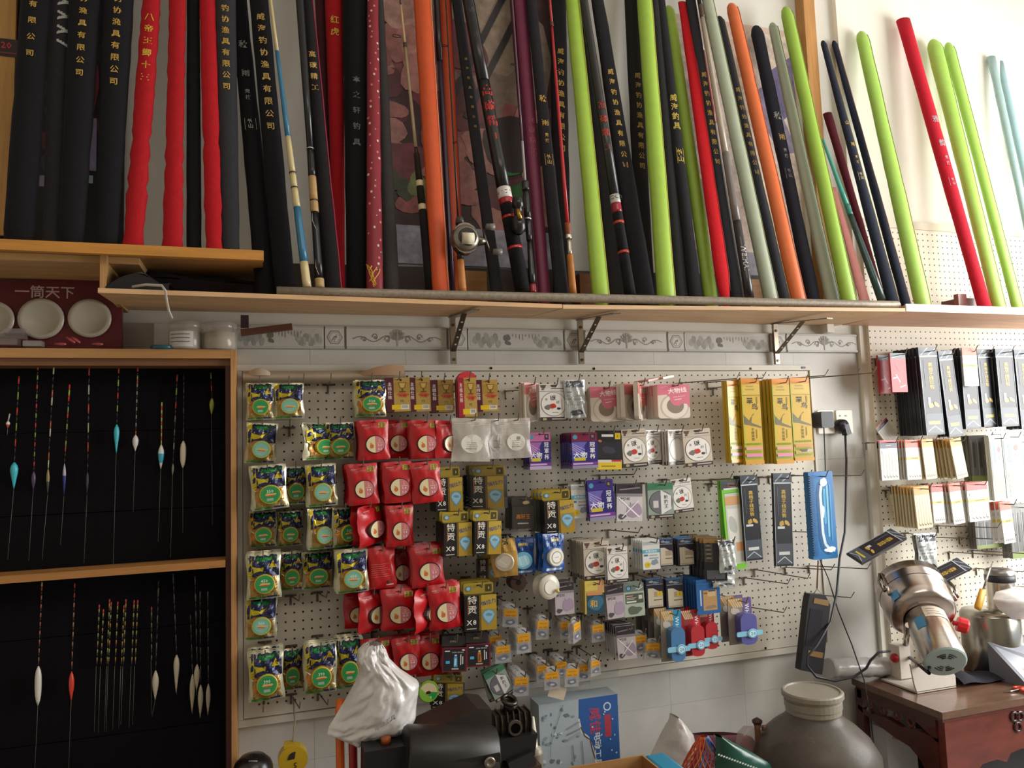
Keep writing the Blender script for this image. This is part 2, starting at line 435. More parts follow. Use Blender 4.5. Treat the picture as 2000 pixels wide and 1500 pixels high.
for k, (X, wy) in enumerate(((.075, 617), (.522, 624), (1.309, 628))):
    zt = ZO+.195; t = thing('shelf_bracket', (X, 0, zt), ['metal shelf bracket above the green and gold pouches', 'metal shelf bracket beside the shelf board joint',
                             'metal shelf bracket with punched brace, nearest the wooden post'][k], 'bracket', 'shelf brackets')
    b = MB(); b.box2((X-.008, -.012, zt-.155), (X+.010, .0, zt), 'b3a797')
    b.disc((X+.001, -.012, zt-.03), (0, -1, 0), .005, .003, '6b5c4c', 10); b.disc((X+.001, -.012, zt-.142), (0, -1, 0), .005, .003, '6b5c4c', 10); b.build('wall_plate', 'metal', t)
    b = MB(); lo = [(X-.012, -.30, zt-.0325+.001), (X+.012, -.30, zt-.0325+.001), (X+.012, 0, zt-.002), (X-.012, 0, zt-.002)]
    hexa(b, [(p[0], p[1], p[2]-.003) for p in lo], lo, '8c8072'); b.build('arm', 'metal', t)
    b = MB(); a, c = Vector((X, -.165, zt-.021)), Vector((X, -.012, zt-.115)); d = c-a
    L_ = d.length; rot = Euler((math.atan2(d.z, -d.y)*-1, 0, 0))
    b.box((a+c)/2, (.017, L_, .003), '75695c', Euler((math.atan2(d.z, d.y), 0, 0)))
    b.build('brace', 'metal', t)
    nrm = Vector((0, d.z, -d.y)).normalized()
    if nrm.y > 0: nrm = -nrm
    for q in (.2, .4, .6, .8):
        b = MB(); b.disc(a+d*q+nrm*.0016, nrm, .0035, .0004, 'd8d0c4', 10); b.build('brace_hole', 'paper', t)
SR = thing('wall_shelf', (2.3, -.16, ZO+.2), 'white-edged shelf with pinkish underside on the right, carrying lime and red bags', 'shelf')
plank(1.605, 3.36, .189, .1895, .189, .19, .020, -.326, -.021, 'd5a587').build('board', 'wood', SR)
plank(1.605, 3.36, .187, .1875, .187, .1875, .026, -.332, -.3265, 'fffdf2').build('edge_band', 'gloss', SR)
b = MB(); p = px(1619, 641, .02); b.box((p.x, -.01, p.z), (.03, .04, .034), 'ded9d0'); b.box((p.x, -.006, p.z+.024), (.042, .028, .016), 'e5e1d9')
tag(b.build('shelf_cleat', 'plastic'), 'small white plastic cleat under the shelf right end, above border tiles', 'cleat')
US = thing('wall_shelf', (-.85, -.15, ZO+.28), 'upper left shelf with an orange-stained front edge above the red display case', 'shelf')
b = MB(); b.box2((-1.6, -.33, ZO+.274), (-.503, -.312, ZO+.3), ORNG); b.build('edge_band', 'wood', US)
b = MB(); b.box2((-1.6, -.311, ZO+.281), (-.506, .015, ZO+.297), 'b98d58'); b.build('board', 'wood', US)
b = MB(); p = px(195, 530, .30); p2 = px(208, 530, .30); b.box2((p.x, -.30, ZO+.189), (p2.x, .015, ZO+.28), 'b58a57'); b.build('divider', 'woodv', US)
b = MB(); q = px(272, 492, .28); b.box2((-1.6, -.28, ZO+.262), (q.x, -.02, ZO+.28), 'c29a66'); b.build('under_board', 'wood', US)
b = MB(); p = px(100, 533, .02); b.box2((-1.6, -.028, p.z-.012), (px(195, 533, .02).x, .015, p.z+.013), 'b08a5d'); b.build('batten', 'wood', US)
b = MB(); a, c = px(1569, 0, .03), px(1590, 0, .03); b.box2((a.x, -.03, ZO+.21), (c.x, .018, 3.5), 'c08a4e')
tag(b.build('wooden_post', 'woodv'), 'upright brown wooden batten on the wall behind the rods', 'post')

# ------------------------------------------------------------------ float display cabinet
DC = thing('display_cabinet', (-.95, -.06, ZO-1.35), 'shallow wooden wall cabinet with black lining displaying fishing floats', 'cabinet')
CX0, CX1 = -1.45, -.581
def cab(nm, a, c, col, m): b = MB(); b.box2(a, c, col); return b.build(nm, m, DC)
cab('side_panel', (CX1-.0135, -.12, ZO-1.35), (CX1, .012, ZO+.066), 'bb8a55', 'woodv')
cab('side_panel', (CX0, -.12, ZO-1.35), (CX0+.0135, .012, ZO+.066), 'bb8a55', 'woodv')
cab('top_panel', (CX0+.014, -.12, ZO+.041), (CX1-.014, .012, ZO+.066), 'bb8a55', 'wood')
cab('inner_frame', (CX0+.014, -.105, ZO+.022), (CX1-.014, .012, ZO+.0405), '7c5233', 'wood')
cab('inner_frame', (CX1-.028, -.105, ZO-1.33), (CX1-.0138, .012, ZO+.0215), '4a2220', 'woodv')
cab('bottom_panel', (CX0+.014, -.12, ZO-1.35), (CX1-.014, .012, ZO-1.332), 'bb8a55', 'wood')
cab('shelf', (CX0+.014, -.12, ZO-.537), (CX1-.0285, -.032, ZO-.518), 'b07a42', 'wood')
zs = [.022]+[px(300, y, .03).z-ZO for y in (841, 995, 1118, 1226, 1425)]+[-1.33]
for k in range(6):
    cab('lining_strip', (CX0+.014, -.030-.002*(k % 2), ZO+zs[k+1]+.0015), (CX1-.0285, .010, ZO+zs[k]-.0005), '131114', 'felt')
load_glyphs('威海钓协渔具有限公司八帝王鲫十三秋雨竞技心飞竹山红虎本之轩钓具高碳精工CTV釣雅韵0123456789.X大物线冠軍杯主仕挂特贡和强拉力碳纤花伊势尼翠鸟子档双钩WHMDYEIABLFGNOPRSUK一筒天下电动具威佳新°*#-')
# ------------------------------------------------------------------ posters on the wall behind the rods
def poster(nm, x0, y0, x1, y1, d, base, label, fn):
    a, c = px(x0, y0, d), px(x1, y1, d); w, h = c.x-a.x, a.z-c.z
    t = thing(nm, ((a.x+c.x)/2, -d, c.z), label, 'poster')
    b = MB(); b.box(((a.x+c.x)/2, -d+.003, (a.z+c.z)/2), (w, .006, h), base); b.build('sheet', 'paper', t)
    A = Art(w, h, eps=.0004); fn(A)
    A.mb.v = [(p[0]+(a.x+c.x)/2, p[1]-d, p[2]+a.z) for p in A.mb.v]; A.mb.build('print', 'poster', t)
def pA(A):
    A.r(0, .09, 1, 1, '1a1518'); rd = random.Random(3)
    for k in range(26): A.b(rd.random(), .12+.5*rd.random(), .05, .03, rd.choice(['4a2028', '2c2a30', '5b2a33', '39343a']), k, rough=.5)
    A.r(.0, .20, .25, .23, '8f86a8'); A.r(.30, .17, .60, .205, '9a90b0'); A.r(.72, .23, .82, .40, '8e86a6'); A.r(.60, .19, .80, .215, '9ab0b8')
    A.b(.78, .5, .05, .09, '7d2e3c', 5)
poster('food_poster', -60, -160, 241, 478, -.012, '17131a', 'dark food poster behind the black rod bags at far left', pA)
def pB(A):
    A.r(0, .105, 1, 1, '3d2022'); rd = random.Random(8)
    A.b(.62, .62, .30, .28, '8a7466', 2); A.b(.60, .75, .24, .2, 'a08c7a', 4); A.b(.45, .9, .5, .12, '6a5c56', 3)
    for k in range(70):
        u, v = rd.random(), .14+.5*rd.random()
        if u > .55 and v > .45: continue
        A.b(u, v, .05+.07*rd.random(), .02+.05*rd.random(), rd.choice(['8d4a4a', 'b0706a', '74343a', '9a5652', '5f262b', 'b47a70']), k, rough=.45)
    for k, (u, v, r_) in enumerate(((.19, .80, .09), (.24, .72, .11), (.26, .63, .08), (.30, .86, .07))): A.b(u, v, r_, r_*.6, ['c8968a', 'd0a094', 'bc8478', 'c8968a'][k], k+5, rough=.4)
    for k in range(6): A.b(.1+.06*k, .20+.02*(k % 2), .05, .03, rd.choice(['5f6b3a', '77804a', '3f4a2a']), k+40, rough=.5)
    A.b(.72, .30, .07, .035, '2f7a2c', 77, rough=.5); A.b(.78, .22, .05, .03, '245c22', 79, rough=.5)
    A.l([(.43, .44), (.80, .88)], .022, '2b2224'); A.l([(.52, .42), (.88, .84)], .022, '33292a')
    A.b(.78, .36, .2, .08, '2a1719', 61); A.r(0, 0, 1, .105, 'a29eac')
poster('food_poster', 686, -190, 1104, 528, -.012, '8d8996', 'large hotpot meat poster behind the orange bags and the reels', pB)
def pC(A):
    A.r(.02, .02, .98, .975, 'd8c3b6'); A.b(.5, .55, .3, .2, 'e0cfc4', 3)
    A.p([(.72, .80), (.97, .90), (.99, .70), (.80, .60)], '6d6088'); A.p([(.60, .72), (.78, .78), (.97, .52), (.84, .50)], '8b7f9c')
    A.r(.0, .0, 1, .12, '8d8892'); A.b(.2, .3, .14, .1, 'a08d88', 4); A.b(.05, .25, .05, .12, '7a3440', 6)
poster('picture_poster', 1292, 22, 1582, 560, -.012, 'cdb3a4', 'pale pink poster with purple ribbons behind the orange and sage bags', pC)
b = MB(); a, c = px(-60, -150, .05), px(46, 462, .05); b.box(((a.x+c.x)/2-.02, -.05, (a.z+c.z)/2), (.13, .012, a.z-c.z), 'bd8d4c')
t = thing('signboard', ((a.x+c.x)/2, -.05, c.z), 'tan wooden panel with a small red-numbered black label at far left', 'sign'); b.build('board', 'woodv', t)
p = px(5, 92, .058); A = Art(.075, .05); A.r(0, 0, 1, 1, '2a1416'); A.t('20', .62, .66, .34, 'd0202c'); A.l([(.2, .2), (.95, .2)], .003, '8a2a30')
A.mb.v = [(q[0]+p.x, q[1]+p.y, q[2]+p.z+.025) for q in A.mb.v]; A.mb.build('number_label', 'gloss', t)

# ------------------------------------------------------------------ rods and rod bags
def scr(P):
    d = Vector(P)-CAM; z = d.dot(FW); return 1000+FPX*d.dot(RT)/z, 750-FPX*d.dot(UP)/z
BLK, DGR, LIME, RED, ORA, SAGE, NAVY, GOLD = '17161a', '333236', '9bbd42', 'ab1820', 'cc5a28', 'a0a892', '262b3b', 'c9a24a'
COMP = '威海钓协渔具有限公司'
class Axis:
    def __init__(s, bot, top, w0, w1, d0, d1, flat):
        s.A, s.B = px(*bot, d0), px(*top, d1)
        zs = ZO+(.298 if bot[1] < 500 else .181+.031*(.33-d0)/.345 if s.A.x < 1.6 else .210)     # stand it on its shelf
        s.A = s.B+(s.A-s.B)*((zs-s.B.z)/(s.A.z-s.B.z)); s.t = (s.B-s.A).normalized(); s.L = (s.B-s.A).length
        s.u = Vector((1, 0, 0)); s.u = (s.u-s.t*s.u.dot(s.t)).normalized(); s.n = s.t.cross(s.u)
        if s.n.y > 0: s.n = -s.n
        k = abs(s.u.dot(RT)); s.r0, s.r1, s.flat = w0*mpp(s.A)/2/k, w1*mpp(s.B)/2/k, flat
    def rad(s, q): return s.r0+(s.r1-s.r0)*q
    def at_y(s, y):
        lo, hi = -.05, 1.05
        for _ in range(30):
            m = (lo+hi)/2
            if scr(s.A+s.t*s.L*m)[1] > y: lo = m
            else: hi = m
        return lo
    def text(s, mb, string, ya, yb, size, col, rot=False):
        ta, tb = s.at_y(ya), s.at_y(yb); tm = (ta+tb)/2; C = s.A+s.t*s.L*tm; r_ = s.rad(tm); sz = size*mpp(C)
        n = len(string); gap = (ta-tb)*s.L/(n*sz) if n else 1
        def fn(a, b_):
            if rot: a, b_ = b_, -a
            a = max(-r_*.97, min(r_*.97, a)); return C+s.t*b_+s.u*a+s.n*(s.flat*math.sqrt(max(r_*r_-a*a, 0))+.0009)
        if rot: text(mb, string, fn, sz, col, 'h')
        else: text(mb, string, fn, sz, col, 'v', gap)
    def seal(s, mb, ya, yb, col):
        ta, tb = s.at_y(ya), s.at_y(yb); C = s.A+s.t*s.L*(ta+tb)/2; h = (ta-tb)*s.L/2; r_ = s.rad((ta+tb)/2); w = min(h, r_*.62)
        f = lambda a, b_: C+s.t*b_+s.u*a+s.n*(s.flat*math.sqrt(max(r_*r_-a*a, 0))+.0009)
        q = .0012
        for x0, x1, y0, y1 in ((-w, w, h-q, h), (-w, w, -h, -h+q), (-w, -w+q, -h, h), (w-q, w, -h, h)):
            mb.add([f(x0, y0), f(x1, y0), f(x1, y1), f(x0, y1)], [(0, 1, 2, 3)], col)
        text(mb, '竹山', lambda a, b_: f(a, b_), h*.85, col, 'v', 1.0)
def bag(label, bot, top, w0, w1, col, m='fabric', d0=.22, d1=.05, lay=0, tip='round', base='round', txt=(), seam=None, crum=.03, flat=.62, name='rod_bag', seal=None, group=None, extra=None, bend=0):
    d0 += lay*.022; d1 += lay*.024
    ax = Axis(bot, top, w0, w1, d0, d1, flat); rd = random.Random(label)
    t = thing(name, ax.A, label, 'rod bag', group)
    pts, rr = [], []; N = 44 if base == 'crumple' else 18
    qs = [i/N for i in range(N+1)]
    if tip == 'round': qs = qs[:-1]+[.965, .985, .995, 1]
    if base == 'round': qs = [0, .006, .018]+qs[1:]
    for q in qs:
        k = 1+rd.uniform(-crum, crum); hh = ax.r1/ax.L*1.6
        if tip == 'round' and q > 1-hh: k *= math.sqrt(max(.02, 1-((q-1+hh)/hh)**2))
        if tip == 'flat' and q > .985: k *= 1.05
        h0 = ax.r0/ax.L*.9
        if base == 'round' and q < h0: k *= math.sqrt(max(.12, 1-((h0-q)/h0)**2))
        if base == 'point' and q < .09: k *= .35+.65*(q/.09)
        if base == 'crumple': k *= 1+(.06*math.sin(q*95)*(q < .34))+rd.uniform(-.05, .05)*(1.6 if q < .34 else .7)+(.10 if q < .012 else 0)-(.12 if .30 < q < .33 else 0)
        pts.append(ax.A+ax.t*ax.L*q+ax.u*(bend*math.sin(q*math.pi)*mpp(ax.A)+rd.uniform(-.02, .02)*ax.r0)); rr.append(ax.rad(q)*k)
    b = MB(); b.tube(pts, rr, col, 12, flat=flat, up=(1, 0, 0)); b.build('sleeve', m, t)
    if seam:
        b = MB(); sp = [p+ax.u*r_*.90+ax.n*r_*flat*.46 for p, r_ in zip(pts, rr)][1:-2]; b.tube(sp, .0024, seam, 6); b.build('piping', 'satin', t)
    if txt or seal or extra:
        b = MB()
        for q in txt: ax.text(b, *q)
        if seal: ax.seal(b, *seal)
        if extra: extra(ax, b)
        b.build('lettering', 'paper', t)
    return t, ax
U = -150
# the left bunch on the upper shelf
bag('black rod bag with gold lettering at the far left, by the tan panel', (37, 468), (80, U), 53, 46, BLK, d0=.24, d1=.10, txt=[(COMP[5:], -30, 127, 15, GOLD)], flat=.5)
def zebra(ax, b):
    for k in range(8):
        y = 86-k*14; tm = ax.at_y(y); C = ax.A+ax.t*ax.L*tm; r_ = ax.rad(tm)
        f = lambda a, h: C+ax.t*h+ax.u*a+ax.n*(ax.flat*math.sqrt(max(r_*r_-a*a, 0))+.0008)
        h = .013
        for i in range(4):
            a0, a1 = -.1*r_+.26*r_*i, -.1*r_+.26*r_*(i+1)
            b.add([f(a0, .012*i/4*(1 if k % 2 else -1)), f(a1, .012*(i+1)/4*(1 if k % 2 else -1)), f(a1, h*.8+.012*(i+1)/4*(1 if k % 2 else -1)), f(a0, h*.5+.012*i/4*(1 if k % 2 else -1))], [(0, 1, 2, 3)], 'cfcdca')
bag('dark grey rod bag with a white zebra stripe print near its top', (102, 472), (122, U), 34, 31, '37363a', d0=.22, d1=.09, lay=-1, extra=zebra, flat=.5)
bag('black rod bag with gold lettering, right of the zebra-striped bag', (139, 473), (176, U), 42, 58, BLK, d0=.25, d1=.10, txt=[('协渔止有限公司'.replace('止', '具'), -5, 162, 15, GOLD)], flat=.5)
bag('black rod bag with gold lettering, left of the red bags', (209, 475), (240, U), 40, 54, BLK, d0=.25, d1=.10, txt=[(COMP[2:], -5, 178, 16, GOLD)], flat=.5)
bag('crumpled red rod bag with a column of gold characters', (260, 477), (308, U), 34, 31, RED, 'fabric', d0=.25, d1=.10, base='crumple', crum=.05, txt=[('八帝王鲫十三', 28, 168, 17, 'd8b23c')])
bag('plain red rod bag, second red one from the left', (337, 480), (350, U), 35, 26, RED, 'fabric', d0=.25, d1=.10, base='crumple', crum=.05, txt=[('心', -8, 9, 14, 'd8b23c')])
bag('narrow plain black rod bag between two red bags', (379, 482), (377, U), 26, 21, '15151a', d0=.23, d1=.08)
bag('darker red rod bag, third red one from the left', (418, 484), (402, U), 30, 28, 'b01720', 'fabric', d0=.25, d1=.10, base='crumple', txt=[('飞', -8, 9, 14, 'd8b23c')])
bag('charcoal grey rod bag with gold lettering right of the red bags', (449, 486), (437, U), 34, 38, '323236', d0=.235, d1=.10, txt=[(COMP[1:], -8, 186, 15, GOLD)])
# the long row on the pine shelf
CHW = '8f8b86'
bag('slim black rod bag with four spaced pale characters and a seal', (521, 578), (452, U), 38, 26, BLK, d0=.235, d1=.06, lay=-1, txt=[('秋', 82, 102, 17, CHW), ('雨', 138, 158, 16, CHW), ('竞技', 178, 202, 10, CHW)], seal=(236, 258, 'b5ab96'))
bag('black rod bag with bright gold lettering beside the bamboo-coloured rod', (557, 562), (492, U), 36, 33, '131217', d0=.23, d1=.07, lay=1, txt=[(COMP, 28, 264, 16, 'c8a458')])
bag('black rod bag with four gold characters and a red side seam', (650, 566), (586, U), 34, 20, '1c191c', d0=.22, lay=1, txt=[('高碳精工', 100, 186, 14, 'c8a458')], seam='8a2038')
bag('thin maroon rod bag mostly hidden left of the bright red bag', (652, 566), (618, U), 18, 18, '4a2026', lay=-2, d0=.16)
bag('bright red rod bag with two gold characters near the top', (664, 566), (649, U), 18, 38, RED, 'fabric', d0=.18, lay=-1, txt=[('红虎', 33, 80, 17, 'd8b23c')], base='flat')
bag('wide black rod bag with five faint grey characters', (697, 566), (693, U), 37, 49, '0f0e10', 'fabric', d0=.22, txt=[('本之轩钓具', 148, 300, 15, '5d5a5c')])
def dots(ax, b):
    rd = random.Random(5)
    for k in range(62):
        q = .07+.9*k/62; C = ax.A+ax.t*ax.L*q; r_ = ax.rad(q); a = rd.uniform(-.85, .85)*r_; s = .0042 if k % 3 else .0026
        f = lambda x, y: C+ax.t*y+ax.u*(a+x)+ax.n*(ax.flat*math.sqrt(max(r_*r_-(a+x)**2, 0))+.0008)
        b.add([f(s*.8*math.cos(R(i*45)), s*math.sin(R(i*45))) for i in range(8)], [tuple(range(8))], ('b8a0b4', 'd8b8b0', 'c9776e')[k % 3])
    for k in range(5):
        pts = []
        for i in range(13):
            t_ = i/12; h = .052+.056*t_-.004*k; a = (-.9+.26*k+.5*math.sin(t_*4+k))*ax.r0*.8
            pts.append(ax.A+ax.t*h+ax.u*a+ax.n*(ax.flat*math.sqrt(max(ax.r0**2-a*a, 0))+.001))
        b.tube(pts, .0018, 'd9a13a', 4)
bag('dark red patterned rod bag with pale dots and gold cloud motif at its foot', (732, 565), (727, U), 31, 18, '86202e', 'satin', d0=.23, lay=1, extra=dots)
bag('olive grey rod bag just right of the dotted red bag', (765, 567), (735, U), 31, 10, '413d3c', d0=.21)
bag('orange satin rod bag with pale seam, the left orange one', (861, 571), (815, U), 31, 34, 'c9501f', 'satin', d0=.24, lay=1, seam='d98a6a')
bag('orange and maroon rod bag behind the casting reel', (893, 570), (862, U), 30, 22, 'c0481e', 'satin', d0=.20, lay=-1, seam='6a2438')
bag('slim black rod bag right of the casting reel with tiny gold marks', (971, 571), (871, U), 24, 19, '2b2a2d', d0=.21, lay=0, txt=[('威海钓具有限公司', 110, 260, 6, 'a98a3c')])
bag('purple maroon rod bag with faint lettering beside the spinning reel', (1063, 573), (1003, U), 22, 24, '7a2b4c', 'satin', d0=.21, txt=[('高碳精工', 228, 308, 14, 'a04a5a')], seam='5a1c38')
bag('thin dark plum rod bag left of the purple maroon bag', (1047, 573), (990, U), 12, 14, '4a1c30', 'satin', d0=.18, lay=-1)
bag('charcoal rod bag with two gold characters and a square seal', (1097, 575), (1022, U), 30, 18, '262428', d0=.22, lay=1, txt=[('秋', 186, 206, 15, GOLD), ('雨', 234, 252, 15, GOLD), ('竞技', 262, 284, 8, GOLD)], seal=(304, 326, GOLD))
bag('dark rod bag with a full gold column behind the thin red rod', (1098, 575), (1088, U), 37, 30, '232124', d0=.18, lay=-1, txt=[(COMP, 96, 305, 14, GOLD)])
bag('lime green rod bag, leftmost of the lime ones', (1173, 578), (1103, U), 34, 26, LIME, 'satin', d0=.23, lay=1, seam='b8b04a')
bag('dark grey rod bag behind the black camouflage rod with red rings', (1205, 576), (1121, U), 32, 18, '3a393c', d0=.17, lay=-1)
bag('broad-footed black rod bag with gold lettering, left of the second lime bag', (1259, 579), (1143, U), 44, 22, '201f23', d0=.20, txt=[(COMP, 134, 335, 13, GOLD)], flat=.4)
bag('brownish black rod bag with gold lettering leaning behind the second lime bag', (1262, 570), (1226, U), 34, 28, '2b2727', d0=.15, lay=-2, txt=[(COMP, 143, 338, 13, 'b59442')])
bag('lime green rod bag, second of the lime ones from the left', (1301, 580), (1247, U), 37, 28, LIME, 'satin', d0=.24, lay=1, seam='b8b04a')
bag('dark grey plain rod bag close right of the second lime bag', (1333, 581), (1267, U), 28, 19, '36353a', d0=.20)
bag('black rod bag with blocky gold characters and a gold seal', (1358, 582), (1272, U), 27, 17, '232226', d0=.22, txt=[('威海釣具', 185, 258, 16, 'c9b04a')], seal=(292, 322, 'c9b04a'))
bag('olive lime rod bag with rounded top, left of the vivid red bag', (1388, 582), (1306, 11), 29, 23, '8fae3a', 'satin', d0=.20, d1=.03)
bag('vivid red rod bag with pointed foot and a stitched fold', (1416, 580), (1334, 6), 31, 20, 'c41822', 'fabric', d0=.23, lay=1, d1=.04, base='point', tip='flat', seam='a00c16', flat=.45)
bag('dark rod bag with gold lettering right of the vivid red bag', (1438, 581), (1326, U), 23, 20, '35343a', d0=.19, txt=[(COMP, 140, 328, 12, GOLD)])
bag('sage grey rod bag, left one of two sage ones', (1505, 583), (1349, U), 30, 22, SAGE, 'satin', d0=.22, lay=1, seam='7d7a4a')
bag('slim charcoal rod bag with gold lettering between sage and orange bags', (1530, 582), (1404, 31), 25, 17, '37383f', d0=.19, d1=.02, txt=[(COMP, 170, 348, 11, 'b59a50')], seam='8a7a3a')
bag('bright orange satin rod bag with rounded top, the right orange one', (1559, 584), (1428, 6), 31, 24, 'd2662f', 'satin', d0=.23, d1=.04, lay=1, seam='9a4a2a')
bag('dark rod bag with pale characters between orange and second sage bag', (1588, 583), (1476, 50), 28, 26, '23242e', d0=.19, d1=.02, txt=[('秋', 220, 240, 17, CHW), ('雨', 262, 280, 15, 'b59a50'), ('竞技', 292, 314, 8, CHW)], seal=(332, 352, '77706c'))
bag('sage grey rod bag, right one of two sage ones', (1625, 585), (1508, 44), 30, 19, SAGE, 'satin', d0=.21, d1=.03, seam='7d7a4a')
bag('lime green rod bag whose rounded top stands beside the wooden post', (1657, 586), (1534, 13), 31, 25, '93b63f', 'satin', d0=.23, d1=.05, lay=1, seam='7d8f2a')
# on and near the right shelf
bag('slim navy rod bag, left of two just right of the wooden post', (1744, 592), (1607, 79), 26, 12, NAVY, d0=.20, d1=.03, txt=[('山', 236, 248, 9, GOLD), ('雨', 278, 290, 9, GOLD), ('竞技', 304, 324, 6, GOLD)], seal=(338, 354, 'c9b98a'), seam='8a7a4a')
bag('slim navy rod bag, right of two just right of the wooden post', (1768, 591), (1628, 79), 20, 11, '232838', d0=.15, d1=.02, lay=-1, seam='8a5a4a')
bag('short maroon rod bag with a black tie near its top', (1724, 588), (1616, 222), 13, 18, '5a1c28', d0=.15, d1=.03, lay=-1, tip='flat')
bag('pink translucent rod sleeve slanting behind the teal rod', (1688, 584), (1628, 366), 26, 11, 'dd8f86', 'satin', d0=.10, d1=.03, tip='flat', flat=.2)
bag('lime green rod bag standing alone before the cream pegboard', (1802, 595), (1681, 61), 34, 26, 'a2c958', 'satin', d0=.22, d1=.03, seam='6b7a2a')
bag('red rod bag with silver characters and open flat top, on the right shelf', (1922, 596), (1764, 40), 29, 28, 'bf1c30', 'fabric', d0=.22, d1=.04, tip='flat', txt=[('雅', 228, 246, 15, 'b8a0a8'), ('韵', 274, 292, 15, 'b8a0a8'), ('竞技', 306, 328, 8, 'b8a0a8')], seal=(350, 366, 'b8a0a8'))
bag('lime green rod bag, wider left one of the joined pair at the right', (1950, 596), (1822, 77), 28, 33, 'a2c958', 'satin', d0=.21, d1=.04, seam='6b8a2a')
bag('lime green rod bag, narrower right one of the joined pair', (1986, 596), (1851, 83), 23, 22, 'a8cf60', 'satin', d0=.20, d1=.03, seam='6b8a2a')
bag('pale blue wrapped rod tube, left one at the far right edge', (2038, 590), (1936, 112), 18, 17, 'a4c0c0', 'satin', d0=.16, d1=.02, tip='flat', crum=.06)
bag('pale blue wrapped rod tube, right one at the far right edge', (2058, 590), (1953, 121), 20, 14, '9cbcc0', 'satin', d0=.14, d1=.02, lay=-1, tip='flat', crum=.06)

# bare rods
def rod(label, bot, top, segs, d0=.22, d1=.05, lay=0, txt=(), guides=(), extra=None):
    """segs: (y_from, y_to, width px from, width px to, colour, material, part name), listed from the foot up"""
    d0 += lay*.022; d1 += lay*.024
    ax = Axis(bot, top, 10, 10, d0, d1, 1); t = thing('fishing_rod', ax.A, label, 'fishing rod')
    for ya, yb, wa, wb, col, m, nm in segs:
        qa, qb = max(ax.at_y(ya), 0), ax.at_y(yb); b = MB()
        Pa, Pb = ax.A+ax.t*ax.L*qa, ax.A+ax.t*ax.L*qb
        n = 4; pts = [Pa+(Pb-Pa)*i/n for i in range(n+1)]; k = abs(ax.u.dot(RT))
        b.tube(pts, [(wa+(wb-wa)*i/n)*mpp(Pa)/2/k for i in range(n+1)], col, 10); b.build(nm, m, t)
    for y, off, s in guides:
        C = ax.A+ax.t*ax.L*ax.at_y(y); q = mpp(C); g = C+ax.u*off*q+ax.n*abs(off)*q*.3
        b = MB(); b.torus(g, ax.t*.6+ax.n*.8, s*q, .0011, '2b2724', 12, 5); b.tube([C, C+(g-C)*(1-s/max(abs(off), s))], .001, '8a7f74', 5); b.build('line_guide', 'metal', t)
    if txt:
        b = MB()
        for (s_, ya, yb, size, col, w) in txt:
            ax.r0 = ax.r1 = w*mpp(ax.A)/2; ax.text(b, s_, ya, yb, size, col)
        b.build('lettering', 'paper', t)
    if extra: extra(ax, t)
    return t, ax
def logo(ax, t, ya, yb):
    b = MB(); ax.r0 = ax.r1 = 13.5*mpp(ax.A); C = (ya+yb)/2
    ta = ax.at_y(C); P0 = ax.A+ax.t*ax.L*ta; r_ = ax.r0
    text(b, 'CCTV', lambda a, h: P0+ax.t*h+ax.u*a+ax.n*(math.sqrt(max(r_*r_-a*a, 0))+.001), 11*mpp(P0), '26242a')
    b.build('lettering', 'paper', t)
def weihai(ax, t):
    b = MB(); ax.r0 = ax.r1 = 8.5*mpp(ax.A); ax.flat = 1; ax.text(b, 'WEIHAI', 472, 540, 15, 'e0dcd8', True); b.build('lettering', 'paper', t)
rod('cream and blue bamboo-coloured rod right of the black gold-lettered bag', (600, 562), (509, U), [(562, 512, 16, 15, 'cdbb8c', 'gloss', 'butt'), (512, 405, 15, 13, '2f6f92', 'gloss', 'wrap'), (405, 368, 13, 12, 'c9b98a', 'gloss', 'blank'), (368, 366, 13, 13, '2a241c', 'gloss', 'ring'), (366, 339, 12, 11.5, 'c9b98a', 'gloss', 'blank'), (339, 337, 13, 13, '2a241c', 'gloss', 'ring'), (337, 267, 11.5, 10, 'c9b98a', 'gloss', 'blank'), (267, 100, 10, 7, '2f6f92', 'gloss', 'wrap'), (100, U, 7, 5, 'bfae80', 'gloss', 'blank')], d0=.225, lay=3)
def keeper(ax, t):
    for ya, yb in ((420, 450), (510, 540)):
        C = ax.A+ax.t*ax.L*ax.at_y(ya); D = ax.A+ax.t*ax.L*ax.at_y(yb); k = mpp(C)
        b = MB(); b.tube([C-ax.u*5*k+ax.n*8*k, (C+D)/2-ax.u*6*k+ax.n*9*k, D-ax.u*1*k+ax.n*9*k], .0008, 'c9c4bc', 5); b.build('line_keeper', 'metal', t)
rod('black rod with tan cork grip sections near the grey wall', (625, 563), (575, U), [(563, 545, 17, 17, 'b89a68', 'wood', 'cork_butt'), (545, 415, 16, 14, '161418', 'gloss', 'handle'), (415, 394, 15, 15, 'b89562', 'wood', 'cork_grip'), (394, 391, 15, 15, '3a2e20', 'gloss', 'ring'), (391, 345, 15, 14, 'b89562', 'wood', 'cork_grip'), (345, 292, 14, 13, '131114', 'gloss', 'handle'), (292, 290, 14, 14, 'c9c4bc', 'metal', 'ring'), (290, U, 12, 18, '1b1a1d', 'gloss', 'blank')], d0=.22, lay=2, extra=keeper)
